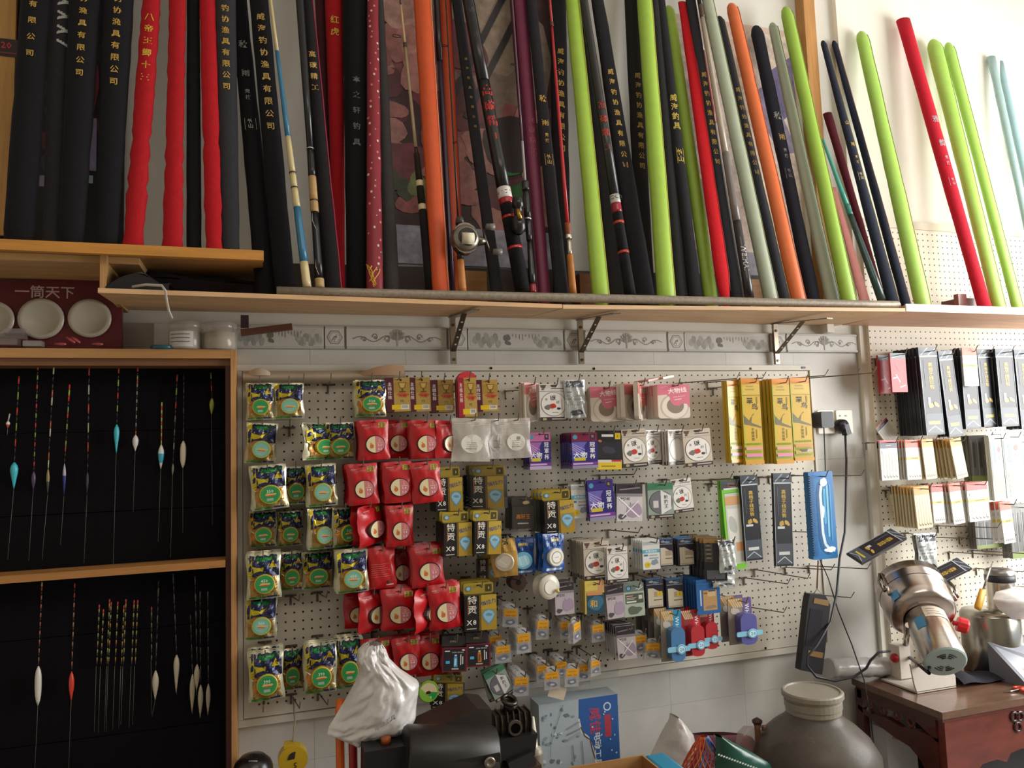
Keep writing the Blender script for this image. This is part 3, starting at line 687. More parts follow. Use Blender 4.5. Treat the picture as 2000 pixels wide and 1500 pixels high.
rod('slender cream casting rod with black foam handle and two cream bands', (842, 569), (766, U), [(569, 411, 21, 15, '1a1816', 'fabric', 'handle'), (411, 400, 16, 15, 'cbb791', 'gloss', 'band'), (400, 365, 14, 14, '1e1b18', 'fabric', 'handle'), (365, 354, 15, 15, 'cbb791', 'gloss', 'band'), (354, 300, 13, 11, '28231d', 'fabric', 'handle'), (300, 288, 8, 5, '1a1816', 'gloss', 'winding'), (288, 92, 7, 5.5, 'a58f70', 'gloss', 'blank'), (92, 84, 7, 7, '4a3626', 'gloss', 'winding'), (84, 10, 5, 4, 'bfa57c', 'gloss', 'blank'), (10, U, 4, 3.5, '4a3d30', 'gloss', 'blank')], lay=1, guides=[(75, -16, 8)])
rod('thin dark purple rod between the two orange bags', (884, 570), (844, U), [(570, 120, 11, 12, '2e2338', 'gloss', 'blank'), (120, U, 12, 13, '262228', 'gloss', 'blank')], d0=.22, lay=0, guides=[(90, 10, 6)])
def baitcaster(ax, t):
    C = px(905, 470, .27); k = mpp(C); b = MB()
    ring = [(1.0*math.cos(R(a))*26*k, (1.0*math.sin(R(a))*31)*k) for a in range(0, 360, 24)]
    b.prism(ring, -.030, .0, '7b746a', (C.x, C.y, C.z)); b.lathe((C.x, C.y-.030, C.z), (0, -1, 0), [(.040, 0), (.036, .010), (.026, .014)], '8d867c', 18)
    q = b.build('reel', 'metal', t)
    b = MB(); b.disc((C.x+.002, C.y-.040, C.z), (0, -1, 0), .027, .005, '1a1713', 18); b.build('frame_window', 'gloss', q)
    b = MB(); b.tube([(C.x-.016, C.y-.046, C.z-.006), (C.x+.018, C.y-.046, C.z-.006)], .017, 'd9cfb4', 12); b.build('spool', 'paper', q)
    b = MB(); b.tube([(C.x+.030, C.y-.02, C.z-.004), (C.x+.062, C.y-.02, C.z-.004)], [.018, .010], '6b645a', 10)
    b.tube([(C.x+.055, C.y-.024, C.z+.03), (C.x+.060, C.y-.026, C.z), (C.x+.072, C.y-.024, C.z-.036)], .004, '57524a', 6); b.build('crank', 'metal', q)
    for dx, dz in ((.062, .038), (.082, -.036)):
        b = MB(); b.tube([(C.x+dx, C.y-.026, C.z+dz), (C.x+dx+.026, C.y-.028, C.z+dz)], [.009, .011], '6a655d', 8); b.build('crank_knob', 'plastic', q)
    b = MB(); b.tube([(C.x-.012, C.y-.012, C.z+.045), (C.x-.012, C.y-.012, C.z+.065)], [.014, .011], '3a3631', 10); b.build('foot_clamp', 'plastic', q)
rod('orange-handled casting rod carrying the grey baitcasting reel', (903, 572), (862, U), [(572, 508, 17, 13, 'b87434', 'wood', 'cork_handle'), (508, 430, 13, 9, '1c1714', 'gloss', 'reel_seat'), (430, U, 4, 2.2, '16130f', 'gloss', 'blank')], d0=.26, d1=.07, lay=1, guides=[(278, 2, 4)], extra=baitcaster)
rod('thick black camouflage rod with red characters and red rings, left one', (1022, 573), (886, U), [(573, 488, 30, 28, '131214', 'fabric', 'handle'), (488, 483, 29, 29, 'b02020', 'gloss', 'ring'), (483, 428, 28, 27, '131214', 'fabric', 'handle'), (428, 423, 28, 28, 'b02020', 'gloss', 'ring'), (423, 400, 27, 26, '19171a', 'fabric', 'handle'), (400, 389, 27, 27, 'a01c20', 'gloss', 'band'), (389, 368, 27, 26, 'd8d2cc', 'gloss', 'logo_band'), (368, 160, 26, 24, '19181b', 'gloss', 'blank'), (160, U, 24, 22, '1c1b20', 'gloss', 'blank')], d0=.24, d1=.07, lay=1,
    txt=[('高碳精工', 168, 286, 23, 'c02c22', 26), ('碳精', 2, 100, 14, '3c3a40', 25)], extra=lambda ax, t: logo(ax, t, 374, 384))
def spinner(ax, t):
    C = px(1012, 420, .27); b = MB(); b.lathe((C.x, C.y, C.z+.055), (0, 0, -1), [(.004, 0), (.017, .004), (.018, .03), (.012, .034), (.013, .06), (.022, .064), (.022, .1), (.008, .115)], '1a181a', 14)
    q = b.build('reel', 'gloss', t)
    b = MB(); b.tube([(C.x-.008, C.y-.02, C.z+.01), (C.x-.002, C.y-.024, C.z-.02)], .007, 'b08a3c', 8); b.build('gold_badge', 'metal', q, label='gold badge')
    b = MB(); b.tube([(C.x, C.y, C.z+.02), (C.x+.02, C.y+.01, C.z+.03)], .006, '1a181a', 8); b.build('stem', 'gloss', q)
rod('thin rod with black spinning reel and dark red butt', (1041, 573), (990, U), [(573, 556, 15, 14, '8a2026', 'gloss', 'butt'), (556, 470, 14, 9, '1c191b', 'gloss', 'handle'), (470, 430, 11, 13, '221f21', 'gloss', 'handle'), (430, 427, 15, 15, 'c8c2ba', 'metal', 'ring'), (427, 372, 14, 12, '1a181a', 'gloss', 'reel_seat'), (372, 355, 14, 14, '2a2628', 'gloss', 'foregrip'), (355, 276, 5, 5, 'a39a98', 'gloss', 'blank'), (276, U, 4, 3, '6a4a58', 'gloss', 'blank')], d0=.25, d1=.07, lay=1, guides=[(128, -8, 5)], extra=spinner)
rod('thin bright red rod with tan wooden handle and silver reel seat', (1119, 575), (1062, U), [(575, 498, 15, 12, 'b3702c', 'wood', 'handle'), (498, 467, 9, 9, 'b9b0a0', 'metal', 'reel_seat'), (467, 459, 13, 13, 'd6cdbd', 'metal', 'ring'), (459, 436, 12, 12, '8a4626', 'wood', 'foregrip'), (436, 52, 8, 5, 'b3202a', 'gloss', 'blank'), (52, 44, 7, 7, '5a2a20', 'gloss', 'winding'), (44, U, 5, 4, 'b3302a', 'gloss', 'blank')], d0=.25, d1=.08, lay=1, guides=[(138, 9, 4)])
rod('black camouflage rod with red rings, right one beside the first lime bag', (1231, 577), (1116, U), [(577, 496, 22, 20, '1b1a1d', 'fabric', 'handle'), (496, 491, 21, 21, 'b83020', 'gloss', 'ring'), (491, 438, 20, 19, '1d1c1f', 'fabric', 'handle'), (438, 433, 20, 20, 'b83020', 'gloss', 'ring'), (433, 416, 19, 19, '1d1c1f', 'fabric', 'handle'), (416, 398, 19, 19, '9a2030', 'gloss', 'band'), (398, 382, 19, 19, 'cfcac6', 'gloss', 'logo_band'), (382, U, 19, 15, '232226', 'gloss', 'blank')], d0=.24, d1=.06, lay=1,
    txt=[('高碳精工', 196, 304, 17, 'a8321f', 20)], extra=lambda ax, t: logo(ax, t, 385, 393))
rod('beige and grey rod with white WEIHAI lettering on its black foot', (1464, 582), (1341, U), [(582, 432, 17, 15, '2f2d32', 'gloss', 'handle'), (432, 298, 15, 13, '77716e', 'gloss', 'blank'), (298, 34, 12, 8, 'b3a898', 'gloss', 'blank'), (34, 10, 9, 9, '5a4038', 'gloss', 'winding'), (10, U, 9, 9, '2b2a2e', 'gloss', 'blank')], d0=.23, d1=.05, lay=1, extra=lambda ax, t: weihai(ax, t))
rod('thin teal rod with dark green foot slanting beside the maroon bag', (1722, 586), (1606, 270), [(586, 420, 15, 10, '2c4a4a', 'gloss', 'handle'), (420, 400, 10, 9.5, '3a8a82', 'gloss', 'blank'), (400, 272, 9, 5, '4fb3a8', 'gloss', 'blank')], d0=.18, d1=.03, lay=1)
rod('red and white rod standing behind the beige WEIHAI rod', (1452, 582), (1352, -20), [(582, 240, 6, 6, '8a8890', 'gloss', 'blank'), (240, 100, 8, 8, '9a2a38', 'gloss', 'blank'), (100, -20, 8, 7, 'c8b0b0', 'gloss', 'blank')], d0=.18, d1=.03)
# ------------------------------------------------------------------ packets: one builder per kind, origin at the top centre, front towards -y
def pillow(b, w, h, t, col, seed=0, wr=.0012, nx=10, ny=14):
    rd = random.Random(seed); ph = [rd.uniform(0, 6) for _ in range(6)]; fr = [rd.uniform(4, 11) for _ in range(6)]
    def f(u, v):
        e = max(0, 1-abs(2*u-1)**2.6)**.7*max(0, 1-abs(2*v-.9)**4 if v < .95 else 0)**.8
        return e
    def wob(u, v): return wr*(math.sin(fr[0]*u*2+fr[1]*v+ph[0])+.8*math.sin(fr[2]*v*2-fr[3]*u+ph[1])+.5*math.sin(fr[4]*(u+v)*2.5+ph[2]))
    fs = lambda u, v: -t*.62*f(u, v)+wob(u, v)-.0006
    ed = lambda u, v: (u-.5)*w*(1+.05*math.sin(7*v+ph[3]))
    b.grid(lambda u, v: (ed(u, v), fs(u, v), (v-1)*h), nx, ny, col, True)
    b.grid(lambda u, v: (ed(u, v), t*.38*f(u, v)+wob(u, v)+.0006, (v-1)*h), nx, ny, col, True, True)
    return fs
def sheet(b, w, h, t, col): b.box((0, 0, -h/2), (w, t, h), col); return lambda u, v: -t/2
def artc(w, h, fs): A = Art(w, h, fs, .0007); A.cv = True; return A
def shift(mb, dx, dy, dz): mb.v = [(p[0]+dx, p[1]+dy, p[2]+dz) for p in mb.v]; return mb
KIND = {}
def kind(name, w, h):
    def deco(fn): KIND[name] = (w, h, fn); return fn
    return deco
@kind('green', .076, .108)
def _(t, var):
    num, seed = var; b = MB(); fs = pillow(b, .076, .108, .020, 'bcb89c', seed, .0016); b.build('pouch', 'foil', t)
    A = artc(.076, .108, fs)
    A.r(.04, .50, .96, .97, '262b52').b(.5, .9, .26, .08, '1f7f3c', seed).b(.78, .92, .12, .06, '22452e', seed+1)
    A.r(.04, .46, .17, .97, 'cbb728').p([(.17, .74), (.42, .69), (.70, .76), (.52, .62), (.17, .57)], 'cdb92c')
    A.p([(.17, .60), (.5, .57), (.9, .62), (.9, .5), (.3, .48)], '3a3a4e').p([(.66, .69), (.92, .69), (.79, .85)], 'd9c53a').p([(.71, .71), (.87, .71), (.79, .81)], 'a9891e')
    A.r(.10, .07, .90, .49, '9c7e44').b(.48, .34, .40, .22, 'b4712c', seed+2, rough=.12).b(.84, .12, .12, .09, 'cbb882', seed+3).r(.05, .02, .55, .06, '4f9a3c').r(.6, .03, .94, .07, '35406e')
    A.l([(.10, .93), (.10, .55)], .003, '5a5230').l([(.05, .48), (.2, .40)], .002, 'dcd8c8').l([(.95, .5), (.86, .42)], .002, 'dcd8c8')
    A.mb.build('print', 'foil', t)
    y0 = fs(.52, .34)-.0005; r_ = .0235; c = ((.52-.5)*.076, y0, -.108*.66)
    b = MB(); b.disc(c, (0, -1, 0), r_, .006, 'b9b03a', 22); q = b.build('lid', 'gloss', t)
    L = Art(.05, .05); L.e(.5, .5, .41, '2a8f4c' if seed != 2 else '7fb8a4', n=24)
    if num: L.t(num, .5, .66, .20, 'dfe6da')
    L.b(.5, .5, .25, .055, 'd6b070', seed, rough=.5).b(.5, .44, .2, .03, 'b85a2c', seed+2, rough=.4).r(.34, .2, .62, .32, '9fb09c').e(.5, .5, .36, '5aa878', n=24, hole=.96)
    shift(L.mb, c[0], y0-.0061, c[2]+.025).build('lid_print', 'gloss', q, kind='stuff')
@kind('red', .078, .116)
def _(t, var):
    nums, seed = var; b = MB(); fs = pillow(b, .078, .116, .020, 'bd151d', seed, .0015); b.build('pouch', 'redfoil', t)
    A = artc(.078, .116, fs); A.r(.40, .925, .60, .955, '4a070c')
    if nums is None:
        for k in range(7): A.r(.12, .30+.05*k, .80-.1*(k % 3), .306+.05*k, 'd98a86')
        A.e(.72, .16, .06, '3a2a20').r(.62, .07, .9, .10, 'd8b0a8'); A.mb.build('print', 'gloss', t); return
    A.r(.12, .86, .36, .885, 'c9797a').r(.14, .83, .34, .845, 'b35458').r(.66, .79, .91, .92, 'b8a840')
    A.t('主线', .785, .885, .105, '5a1a14').t('仕挂', .785, .825, .105, '5a1a14'); A.mb.build('print', 'gloss', t)
    y0 = fs(.5, .38)-.0003; c = (.002, y0+.004, -.116*.62)
    b = MB(); b.disc(c, (0, -1, 0), .0265, .009, '3a2426', 24); q = b.build('line_spool', 'gloss', t)
    L = Art(.06, .06); L.e(.5, .5, .40, 'cf7a82', n=28)
    L.p([(.5+.40*math.cos(R(90+180*k/14)), .5+.40*math.sin(R(90+180*k/14))) for k in range(15)], 'e2d3a8').l([(.5, .1), (.5, .9)], .0009, 'a8863a')
    L.b(.33, .42, .09, .11, 'c8703f', seed).b(.30, .55, .05, .04, 'd29a5a', seed+1)
    L.t('2', .68, .70, .19, 'e2c878').t(nums[0], .68, .46, .15, 'f2e8e4').t(nums[1], .68, .27, .15, 'f2e8e4').l([(.56, .56), (.82, .56)], .001, 'f0d8d0')
    shift(L.mb, c[0], c[1]-.0091, c[2]+.03).build('spool_print', 'gloss', q, kind='stuff')
@kind('gold', .068, .098)
def _(t, var):
    b = MB(); sheet(b, .068, .098, .008, 'a8873c' if var != 'red' else '8a1a28'); b.build('card_box', 'gloss', t)
    A = Art(.068, .098, lambda u, v: -.004)
    A.r(0, 0, .32, 1, '54182c' if var != 'red' else 'a02036').r(.32, 0, 1, 1, 'b3924a').r(.32, .55, 1, .85, 'a8843a').b(.68, .5, .25, .06, 'b85a30', 2)
    A.t('主线仕挂', .16, .62, .17, 'e8dfd4', 'v').p([(.50, .86), (.86, .86), (.78, .68), (.58, .68)], '6b4c1c').p([(.54, .84), (.82, .84), (.75, .70), (.61, .70)], 'c9a658')
    A.r(.64, .60, .72, .69, '6b4c1c').r(.54, .57, .82, .60, '6b4c1c').t('大物', .68, .46, .17, 'b02420').t('PE', .66, .31, .14, '2f6b3a')
    A.r(.22, .06, .60, .2, 'e0bf1e').r(.60, .06, .93, .2, 'd9d6cc')
    for k in range(6): A.r(.65+.04*k, .10, .67+.04*k, .18, '7a766c')
    A.e(.62, .93, .05, '3a2a14'); A.mb.build('print', 'gloss', t)
    if var == 'red':
        b = MB(); b.prism([(.034*math.cos(R(a)), .018*math.sin(R(a))) for a in range(0, 181, 20)], -.003, -.001, 'c9303c', (.002, 0, -.002)); b.build('hang_tab', 'gloss', t)
@kind('pink', .088, .104)
def _(t, var):
    b = MB(); b.rbox((0, 0, -.052), (.088, .008, .104), 'ddd2c4', .008); b.build('case', 'gloss', t)
    A = Art(.088, .104, lambda u, v: -.004)
    A.e(.52, .34, .44, 'c8b8a6', n=28).e(.52, .34, .40, 'e6dace', n=28).e(.54, .37, .27, '8f8072', n=24)
    A.p([(0, .68), (.28, .70), (.36, .66), (.36, .5), (.46, .36), (.62, .32)][:1]+[(0, .68), (.28, .70), (.37, .62), (.40, .48), (.50, .38), (.66, .36), (.78, .43), (.90, .42), (1, .30), (1, 1), (0, 1)][1:], 'd9788a' if var != 'worn' else 'd98078')
    A.t('大物线', .62, .82, .20, 'fbf5f2', rot=7).l([(.48, .62), (.86, .66)], .0016, 'f2c8c8').l([(.52, .54), (.74, .57)], .0022, 'f6dede').l([(.1, .9), (.3, .95)], .0016, 'e8a8b0')
    A.e(.5, .965, .045, '7a3a44'); A.mb.build('print', 'gloss', t)
@kind('carbon', .080, .112)
def _(t, var):
    base = {'white': 'dcd8d2', 'beige': 'c4b8a8', 'blank': 'd6d0c8', 'green': '8d9a90'}[var]
    b = MB(); sheet(b, .080, .112, .006, base); b.build('card', 'gloss', t)
    A = Art(.080, .112, lambda u, v: -.003); dk = '3a3234'
    A.r(0, .80, 1, 1, base if var != 'green' else '3f7a58').l([(0, .80), (1, .80)], .0012, '8f877c').r(.42, .93, .58, .96, '5c5248')
    if var != 'green':
        A.p([(.03, .97), (.26, .97), (.2, .88), (.06, .90)], '6b4a40').p([(.4, .97), (.68, .99), (.6, .90), (.46, .91)], '5a4440').t('碳', .13, .86, .10, dk).r(.42, .865, .95, .885, dk)
    A.r(0, 0, 1, .10, dk).r(.42, .035, .94, .065, 'b8aca4').b(.16, .05, .08, .035, 'a89a78', 1)
    A.e(.5, .45, .455, dk, n=30).e(.5, .45, .44, 'e6e2dc' if var != 'green' else '6b6a70', n=30)
    if var in ('white', 'beige'):
        A.t('碳', .48, .62, .22, dk, rot=8).t('纤', .66, .50, .13, dk).b(.46, .40, .13, .07, 'c03c30', 3, rough=.2).b(.28, .36, .11, .07, '77706c', 5).b(.68, .33, .07, .035, '3c3f4c', 6)
        A.t('花', .24, .58, .09, dk).r(.78, .3, .80, .58, '8f8884').r(.44, .22, .66, .235, '8f8884')
    elif var == 'green':
        A.p([(.5, .1), (.9, .25), (.9, .62), (.5, .8)], 'dad8d6').t('新釣王', .70, .46, .17, '3a3640', 'v', rot=0).r(.2, .3, .4, .5, 'c9c4c0')
    else: A.e(.5, .45, .36, 'efece6', n=26)
    A.mb.build('print', 'gloss', t)
@kind('zip', .092, .124)
def _(t, var):
    b = MB(); fs = pillow(b, .092, .124, .012, 'd8d2c8', var, .0012); b.build('bag', 'film', t)
    A = artc(.092, .124, fs); A.r(.02, .86, .98, .875, 'c2bbb0').r(.02, .90, .98, .908, 'c2bbb0'); A.mb.build('seal_line', 'paper', t, kind='stuff')
    b = MB(); b.disc((0, -.001, -.074), (0, -1, 0), .028, .007, 'cbc5bb', 26, top='dcd8d0'); q = b.build('line_spool', 'paper', t)
    L = Art(.06, .06)
    for k in range(3): L.r(.30, .56-.1*k, .70, .575-.1*k, '8a857c')
    for k in range(6): L.r(.28+.075*k, .24, .33+.075*k, .29, '77726a')
    if var % 2: L.r(.56, .62, .72, .78, '8f8a80')
    shift(L.mb, 0, -.0082, -.044).build('spool_print', 'paper', q, kind='stuff')
@kind('purple', .074, .108)
def _(t, var):
    b = MB(); sheet(b, .074, .108, .005, '2f2a72'); b.build('card', 'gloss', t); A = Art(.074, .108, lambda u, v: -.0025)
    A.r(0, .76, 1, 1, {'a': 'c06a9a', 'b': '7a2040', 'c': '3c2f80'}[var]).e(.14, .88, .09, '4f9ab8').r(.72, .80, .92, .96, '3a2a4a').t('12', .82, .90, .12, 'e0c86a')
    A.r(0, .22, .5, .74, '6a4a98' if var != 'b' else '4a50a8').p([(.0, .74), (.6, .74), (.3, .45), (.0, .40)], 'a065a8' if var == 'a' else '6a62b0')
    for k in range(4): A.l([(.02, .70-.05*k), (.5, .52-.08*k)], .0011, 'd8c8e0')
    A.t('冠軍杯', .80, .50, .22, 'efeaf2', 'v').t('大物', .32, .38, .28, 'e6ecf6').r(.08, .22, .52, .31, 'c9b93a').r(0, .10, 1, .18, '7a3a90').r(.03, .115, .8, .155, 'c8b0d8').r(0, .0, 1, .09, 'b8a8c4' if var == 'a' else '8f86a4')
    A.e(.5, .96, .04, '1a1428'); A.mb.build('print', 'gloss', t)
@kind('blackyellow', .074, .114)
def _(t, var):
    b = MB(); sheet(b, .074, .114, .005, '201e24'); b.build('card', 'gloss', t); A = Art(.074, .114, lambda u, v: -.0025)
    A.r(.22, .84, .68, .90, 'd8d4cc').r(.74, .78, .96, .94, 'd2b422').t('5', .85, .86, .14, '3a3010').r(.05, .30, .95, .70, '2a2830').b(.5, .5, .25, .1, '3c3a44', 4)
    A.r(0, .18, 1, .25, 'cfc8ba').r(.6, .20, .98, .25, 'b8282c').r(0, .0, 1, .18, 'd6b832').r(.2, .07, .75, .10, '8a7420').b(.15, .73, .07, .03, 'b86a50', 2)
    A.mb.build('print', 'gloss', t)
@kind('braid', .074, .118)
def _(t, var):
    """hanging carton: gold tab over a box half black, half gold"""
    dim = var == 'dim'; b = MB(); b.rbox((0, 0, -.014), (.070, .0015, .028), 'a48d34', .005); b.build('hang_tab', 'gloss', t)
    b = MB(); b.box((0, -.006, -.073), (.074, .026, .090), '1b1a1d'); b.build('carton', 'gloss', t)
    A = Art(.074, .118, lambda u, v: -.0195 if v < .765 else -.0009)
    A.r(.52, 0, 1, .76, 'a5862a').r(.45, 0, .52, .76, '6a521c').r(.52, .45, 1, .76, 'b59838')
    A.t('特贡', .24, .56, .30, 'ddd6cc', 'v').t('X8', .22, .19, .24, 'e4dfd6').r(.06, .04, .36, .06, 'b8b0a0').r(.10, .35, .125, .68, 'a8743a')
    A.t('强拉力', .75, .60, .16, '2f3f78', rot=14)
    A.p([(.53, .34), (.62, .42), (.75, .45), (.88, .42), (.97, .34), (.9, .22), (.75, .10), (.60, .22)], '5f8fa8').p([(.57, .335), (.64, .40), (.75, .43), (.86, .40), (.93, .335), (.87, .24), (.75, .15), (.63, .24)], '8fb8cc').b(.75, .33, .1, .03, '5f8fa8', 2)
    A.e(.18, .88, .09, '4a86a8').e(.18, .88, .06, 'a8c4d0').r(.72, .80, .92, .96, '4a4020').r(.44, .93, .58, .96, '2a2418'); A.t('3', .82, .88, .12, 'e0d088')
    A.mb.build('print', 'gloss', t)
@kind('darkbox', .062, .082)
def _(t, var):
    b = MB(); b.rbox((0, 0, -.011), (.056, .0015, .024), '3c3836', .003); b.build('hang_tab', 'gloss', t)
    b = MB(); b.box((0, -.005, -.052), (.062, .022, .06), '37322f'); b.build('carton', 'gloss', t)
    A = Art(.062, .082, lambda u, v: -.0165 if v < .73 else -.0009); A.t('高轩王', .5, .40, .22, 'b8702c').r(.25, .16, .75, .20, 'a89a90').b(.72, .84, .16, .06, 'b8a078', 3); A.mb.build('print', 'gloss', t)
@kind('strong', .074, .098)
def _(t, var):
    b = MB(); b.rbox((0, 0, -.013), (.070, .0015, .03), '252325', .003); b.build('hang_tab', 'gloss', t)
    b = MB(); b.box((0, -.007, -.064), (.074, .026, .068), '6a1424'); b.build('carton', 'gloss', t)
    A = Art(.074, .098, lambda u, v: -.0205 if v < .69 else -.0009)
    A.r(.06, .04, .94, .66, '17151c').t('SUPER STRONG', .62, .56, .062, 'd8d2d0').r(.1, .58, .3, .61, 'd0c8c8').b(.84, .62, .06, .02, 'd8d2d0', 2)
    c = '3a86b8' if var == 'blue' else 'b0742c'
    A.p([(.46, .14), (.62, .14), (.60, .42), (.56, .47), (.50, .47), (.46, .40)], c).p([(.48, .18), (.56, .18), (.57, .38), (.50, .38)], 'a8d0e0' if var == 'blue' else '6a3c14').r(.49, .46, .58, .49, 'e0dcd8')
    A.r(.14, .24, .3, .32, '4aa0d0').l([(.74, .5), (.74, .2)], .003, 'c8c4c4').l([(.82, .44), (.82, .22)], .003, 'c8c4c4').r(.38, .07, .66, .11, 'b8a08a').t('SUPER', .5, .86, .10, 'b0a070')
    A.mb.build('print', 'gloss', t)
@kind('lilac', .056, .096)
def _(t, var):
    b = MB(); sheet(b, .056, .096, .004, 'b9aeb4' if var != 'silver' else 'c8c2c4'); b.build('card', 'gloss', t); A = Art(.056, .096, lambda u, v: -.002)
    A.r(0, .74, 1, 1, '39343a').l([(.1, .84), (.9, .9)], .003, '8a8288').r(0, .66, 1, .74, '8f868c').t('伊势尼', .30, .60, .15, '4a4248')
    A.t('1', .52, .48, .14, '4a4248').b(.68, .3, .3, .2, 'a592a8', 3).b(.22, .12, .16, .08, '55505a', 8, rough=.5)
    if var == 'silver': A.l([(.08, .62), (.9, .1)], .003, 'f0eeee').l([(.2, .1), (.85, .55)], .002, 'efeded')
    A.mb.build('print', 'gloss', t)
@kind('yellowblue', .060, .100)
def _(t, var):
    b = MB(); sheet(b, .060, .100, .006, 'c4ab5c'); b.build('card', 'gloss', t); A = Art(.060, .100, lambda u, v: -.003)
    A.r(0, .70, .65, 1, 'd6c060').r(.65, .70, 1, 1, 'cf9a70').r(.08, 0, 1, .62, '2c4a58').b(.55, .3, .38, .22, '3f6f88', 5).t('和', .45, .30, .40, 'e0a62a').r(.1, .56, .9, .66, 'd0905a').r(.42, .86, .6, .9, '3a3020')
    A.mb.build('print', 'gloss', t)
@kind('greenish', .062, .104)
def _(t, var):
    b = MB(); sheet(b, .062, .104, .005, 'aab5a6'); b.build('card', 'gloss', t); A = Art(.062, .104, lambda u, v: -.0025)
    A.r(0, .76, 1, 1, '6f7a74').e(.25, .87, .13, '1f5a7a').e(.25, .87, .09, '7ab0c8').l([(.6, .82), (.9, .95)], .003, 'c8ccc4').l([(.7, .8), (.95, .9)], .003, 'c8ccc4')
    A.r(.08, .40, .95, .70, '55584f').r(.12, .62, .45, .65, 'd09a8a').r(.12, .56, .6, .58, 'b8bab0').r(.12, .52, .5, .54, 'b8bab0').r(.12, .43, .6, .48, 'd0d2c8').r(.72, .52, .9, .64, 'c8cabe').b(.5, .2, .3, .13, '5f6a5c', 6, rough=.5)
    A.mb.build('print', 'gloss', t)
@kind('framed', .058, .098)
def _(t, var):
    b = MB(); sheet(b, .058, .098, .005, '262630'); b.build('card', 'gloss', t); A = Art(.058, .098, lambda u, v: -.0025)
    A.r(.05, .80, .95, .98, '2f3a52').l([(.05, .80), (.95, .80)], .0012, 'c4bcb0').b(.6, .88, .2, .05, '6a8aa8', 3).b(.3, .9, .12, .04, 'a89a8a', 5).r(.0, .98, 1, 1, '4a78a8')
    A.r(.10, .04, .94, .68, 'c6bba6').p([(.4, .68), (.94, .68), (.94, .5), (.62, .60)], '2a2436').r(.44, .38, .90, .56, 'a8957e')
    if var == 'one': A.r(.62, .40, .92, .56, 'd2b32a').t('1', .76, .48, .16, '2a2418')
    A.r(.42, .26, .9, .30, '77695c').r(.14, .06, .9, .1, 'a89c88'); A.mb.build('print', 'gloss', t)
@kind('bluezip', .078, .118)
def _(t, var):
    b = MB(); sheet(b, .078, .118, .005, '2b5f9c'); b.build('bag', 'gloss', t); A = Art(.078, .118, lambda u, v: -.0025)
    A.r(.0, .86, 1, .88, '3f78b4').r(.27, .10, .86, .68, 'b08c5c').r(.30, .58, .5, .62, '8a4a28').r(.46, .5, .8, .66, 'c4a884').b(.6, .2, .24, .05, '8a7a68', 3, rough=.5).r(.14, .25, .2, .7, 'b8c4d0').r(.5, .64, .8, .67, '3a3028')
    A.mb.build('print', 'gloss', t)
@kind('whiteblue', .060, .100)
def _(t, var):
    b = MB(); sheet(b, .060, .100, .005, 'd8d8d4'); b.build('card', 'gloss', t); A = Art(.060, .100, lambda u, v: -.0025)
    A.r(0, .56, 1, .68, '5aa4c0').t('大物线仕', .5, .62, .17, 'e8f0f2').r(.04, .84, .96, .96, 'b8c0c0').e(.27, .16, .16, 'd6b81e').t('1', .27, .16, .16, '3a3010').b(.68, .25, .2, .1, '8a94a0', 3, rough=.5).r(.38, .36, .9, .40, '8a98b0').r(.08, .46, .3, .52, '4a7aa0').r(.4, .46, .85, .5, 'a8a8a8')
    A.mb.build('print', 'gloss', t)
@kind('silver', .060, .104)
def _(t, var):
    b = MB(); fs = pillow(b, .060, .104, .006, 'c2c4c2', var, .0014); b.build('bag', 'foil', t); A = artc(.060, .104, fs)
    A.r(.05, .80, .95, .97, '5a6068').l([(.1, .82), (.5, .95)], .003, 'c8ccd0').l([(.4, .82), (.9, .94)], .003, 'b8c0c4').r(.1, .66, .4, .69, '77787a').r(.1, .56, .9, .60, 'a8aca8').r(.1, .48, .8, .51, '9a9e9a').r(.1, .34, .9, .44, 'aab0aa').b(.55, .14, .3, .08, '4a4c4c', 3, rough=.5)
    A.mb.build('print', 'gloss', t)
@kind('snake', .058, .120)
def _(t, var):
    b = MB(); sheet(b, .058, .120, .012, '2e2d34'); b.build('case', 'gloss', t); A = Art(.058, .120, lambda u, v: -.006)
    A.r(.05, .45, .4, .93, '5a5650').r(0, .90, 1, 1, 'a8824a')
    for k in range(9): A.b(.22, .49+.05*k, .12, .022, '8a857c' if k % 2 else '3a3836', k)
    A.r(.1, .04, .9, .25, '6a6e78'); A.mb.build('print', 'gloss', t)
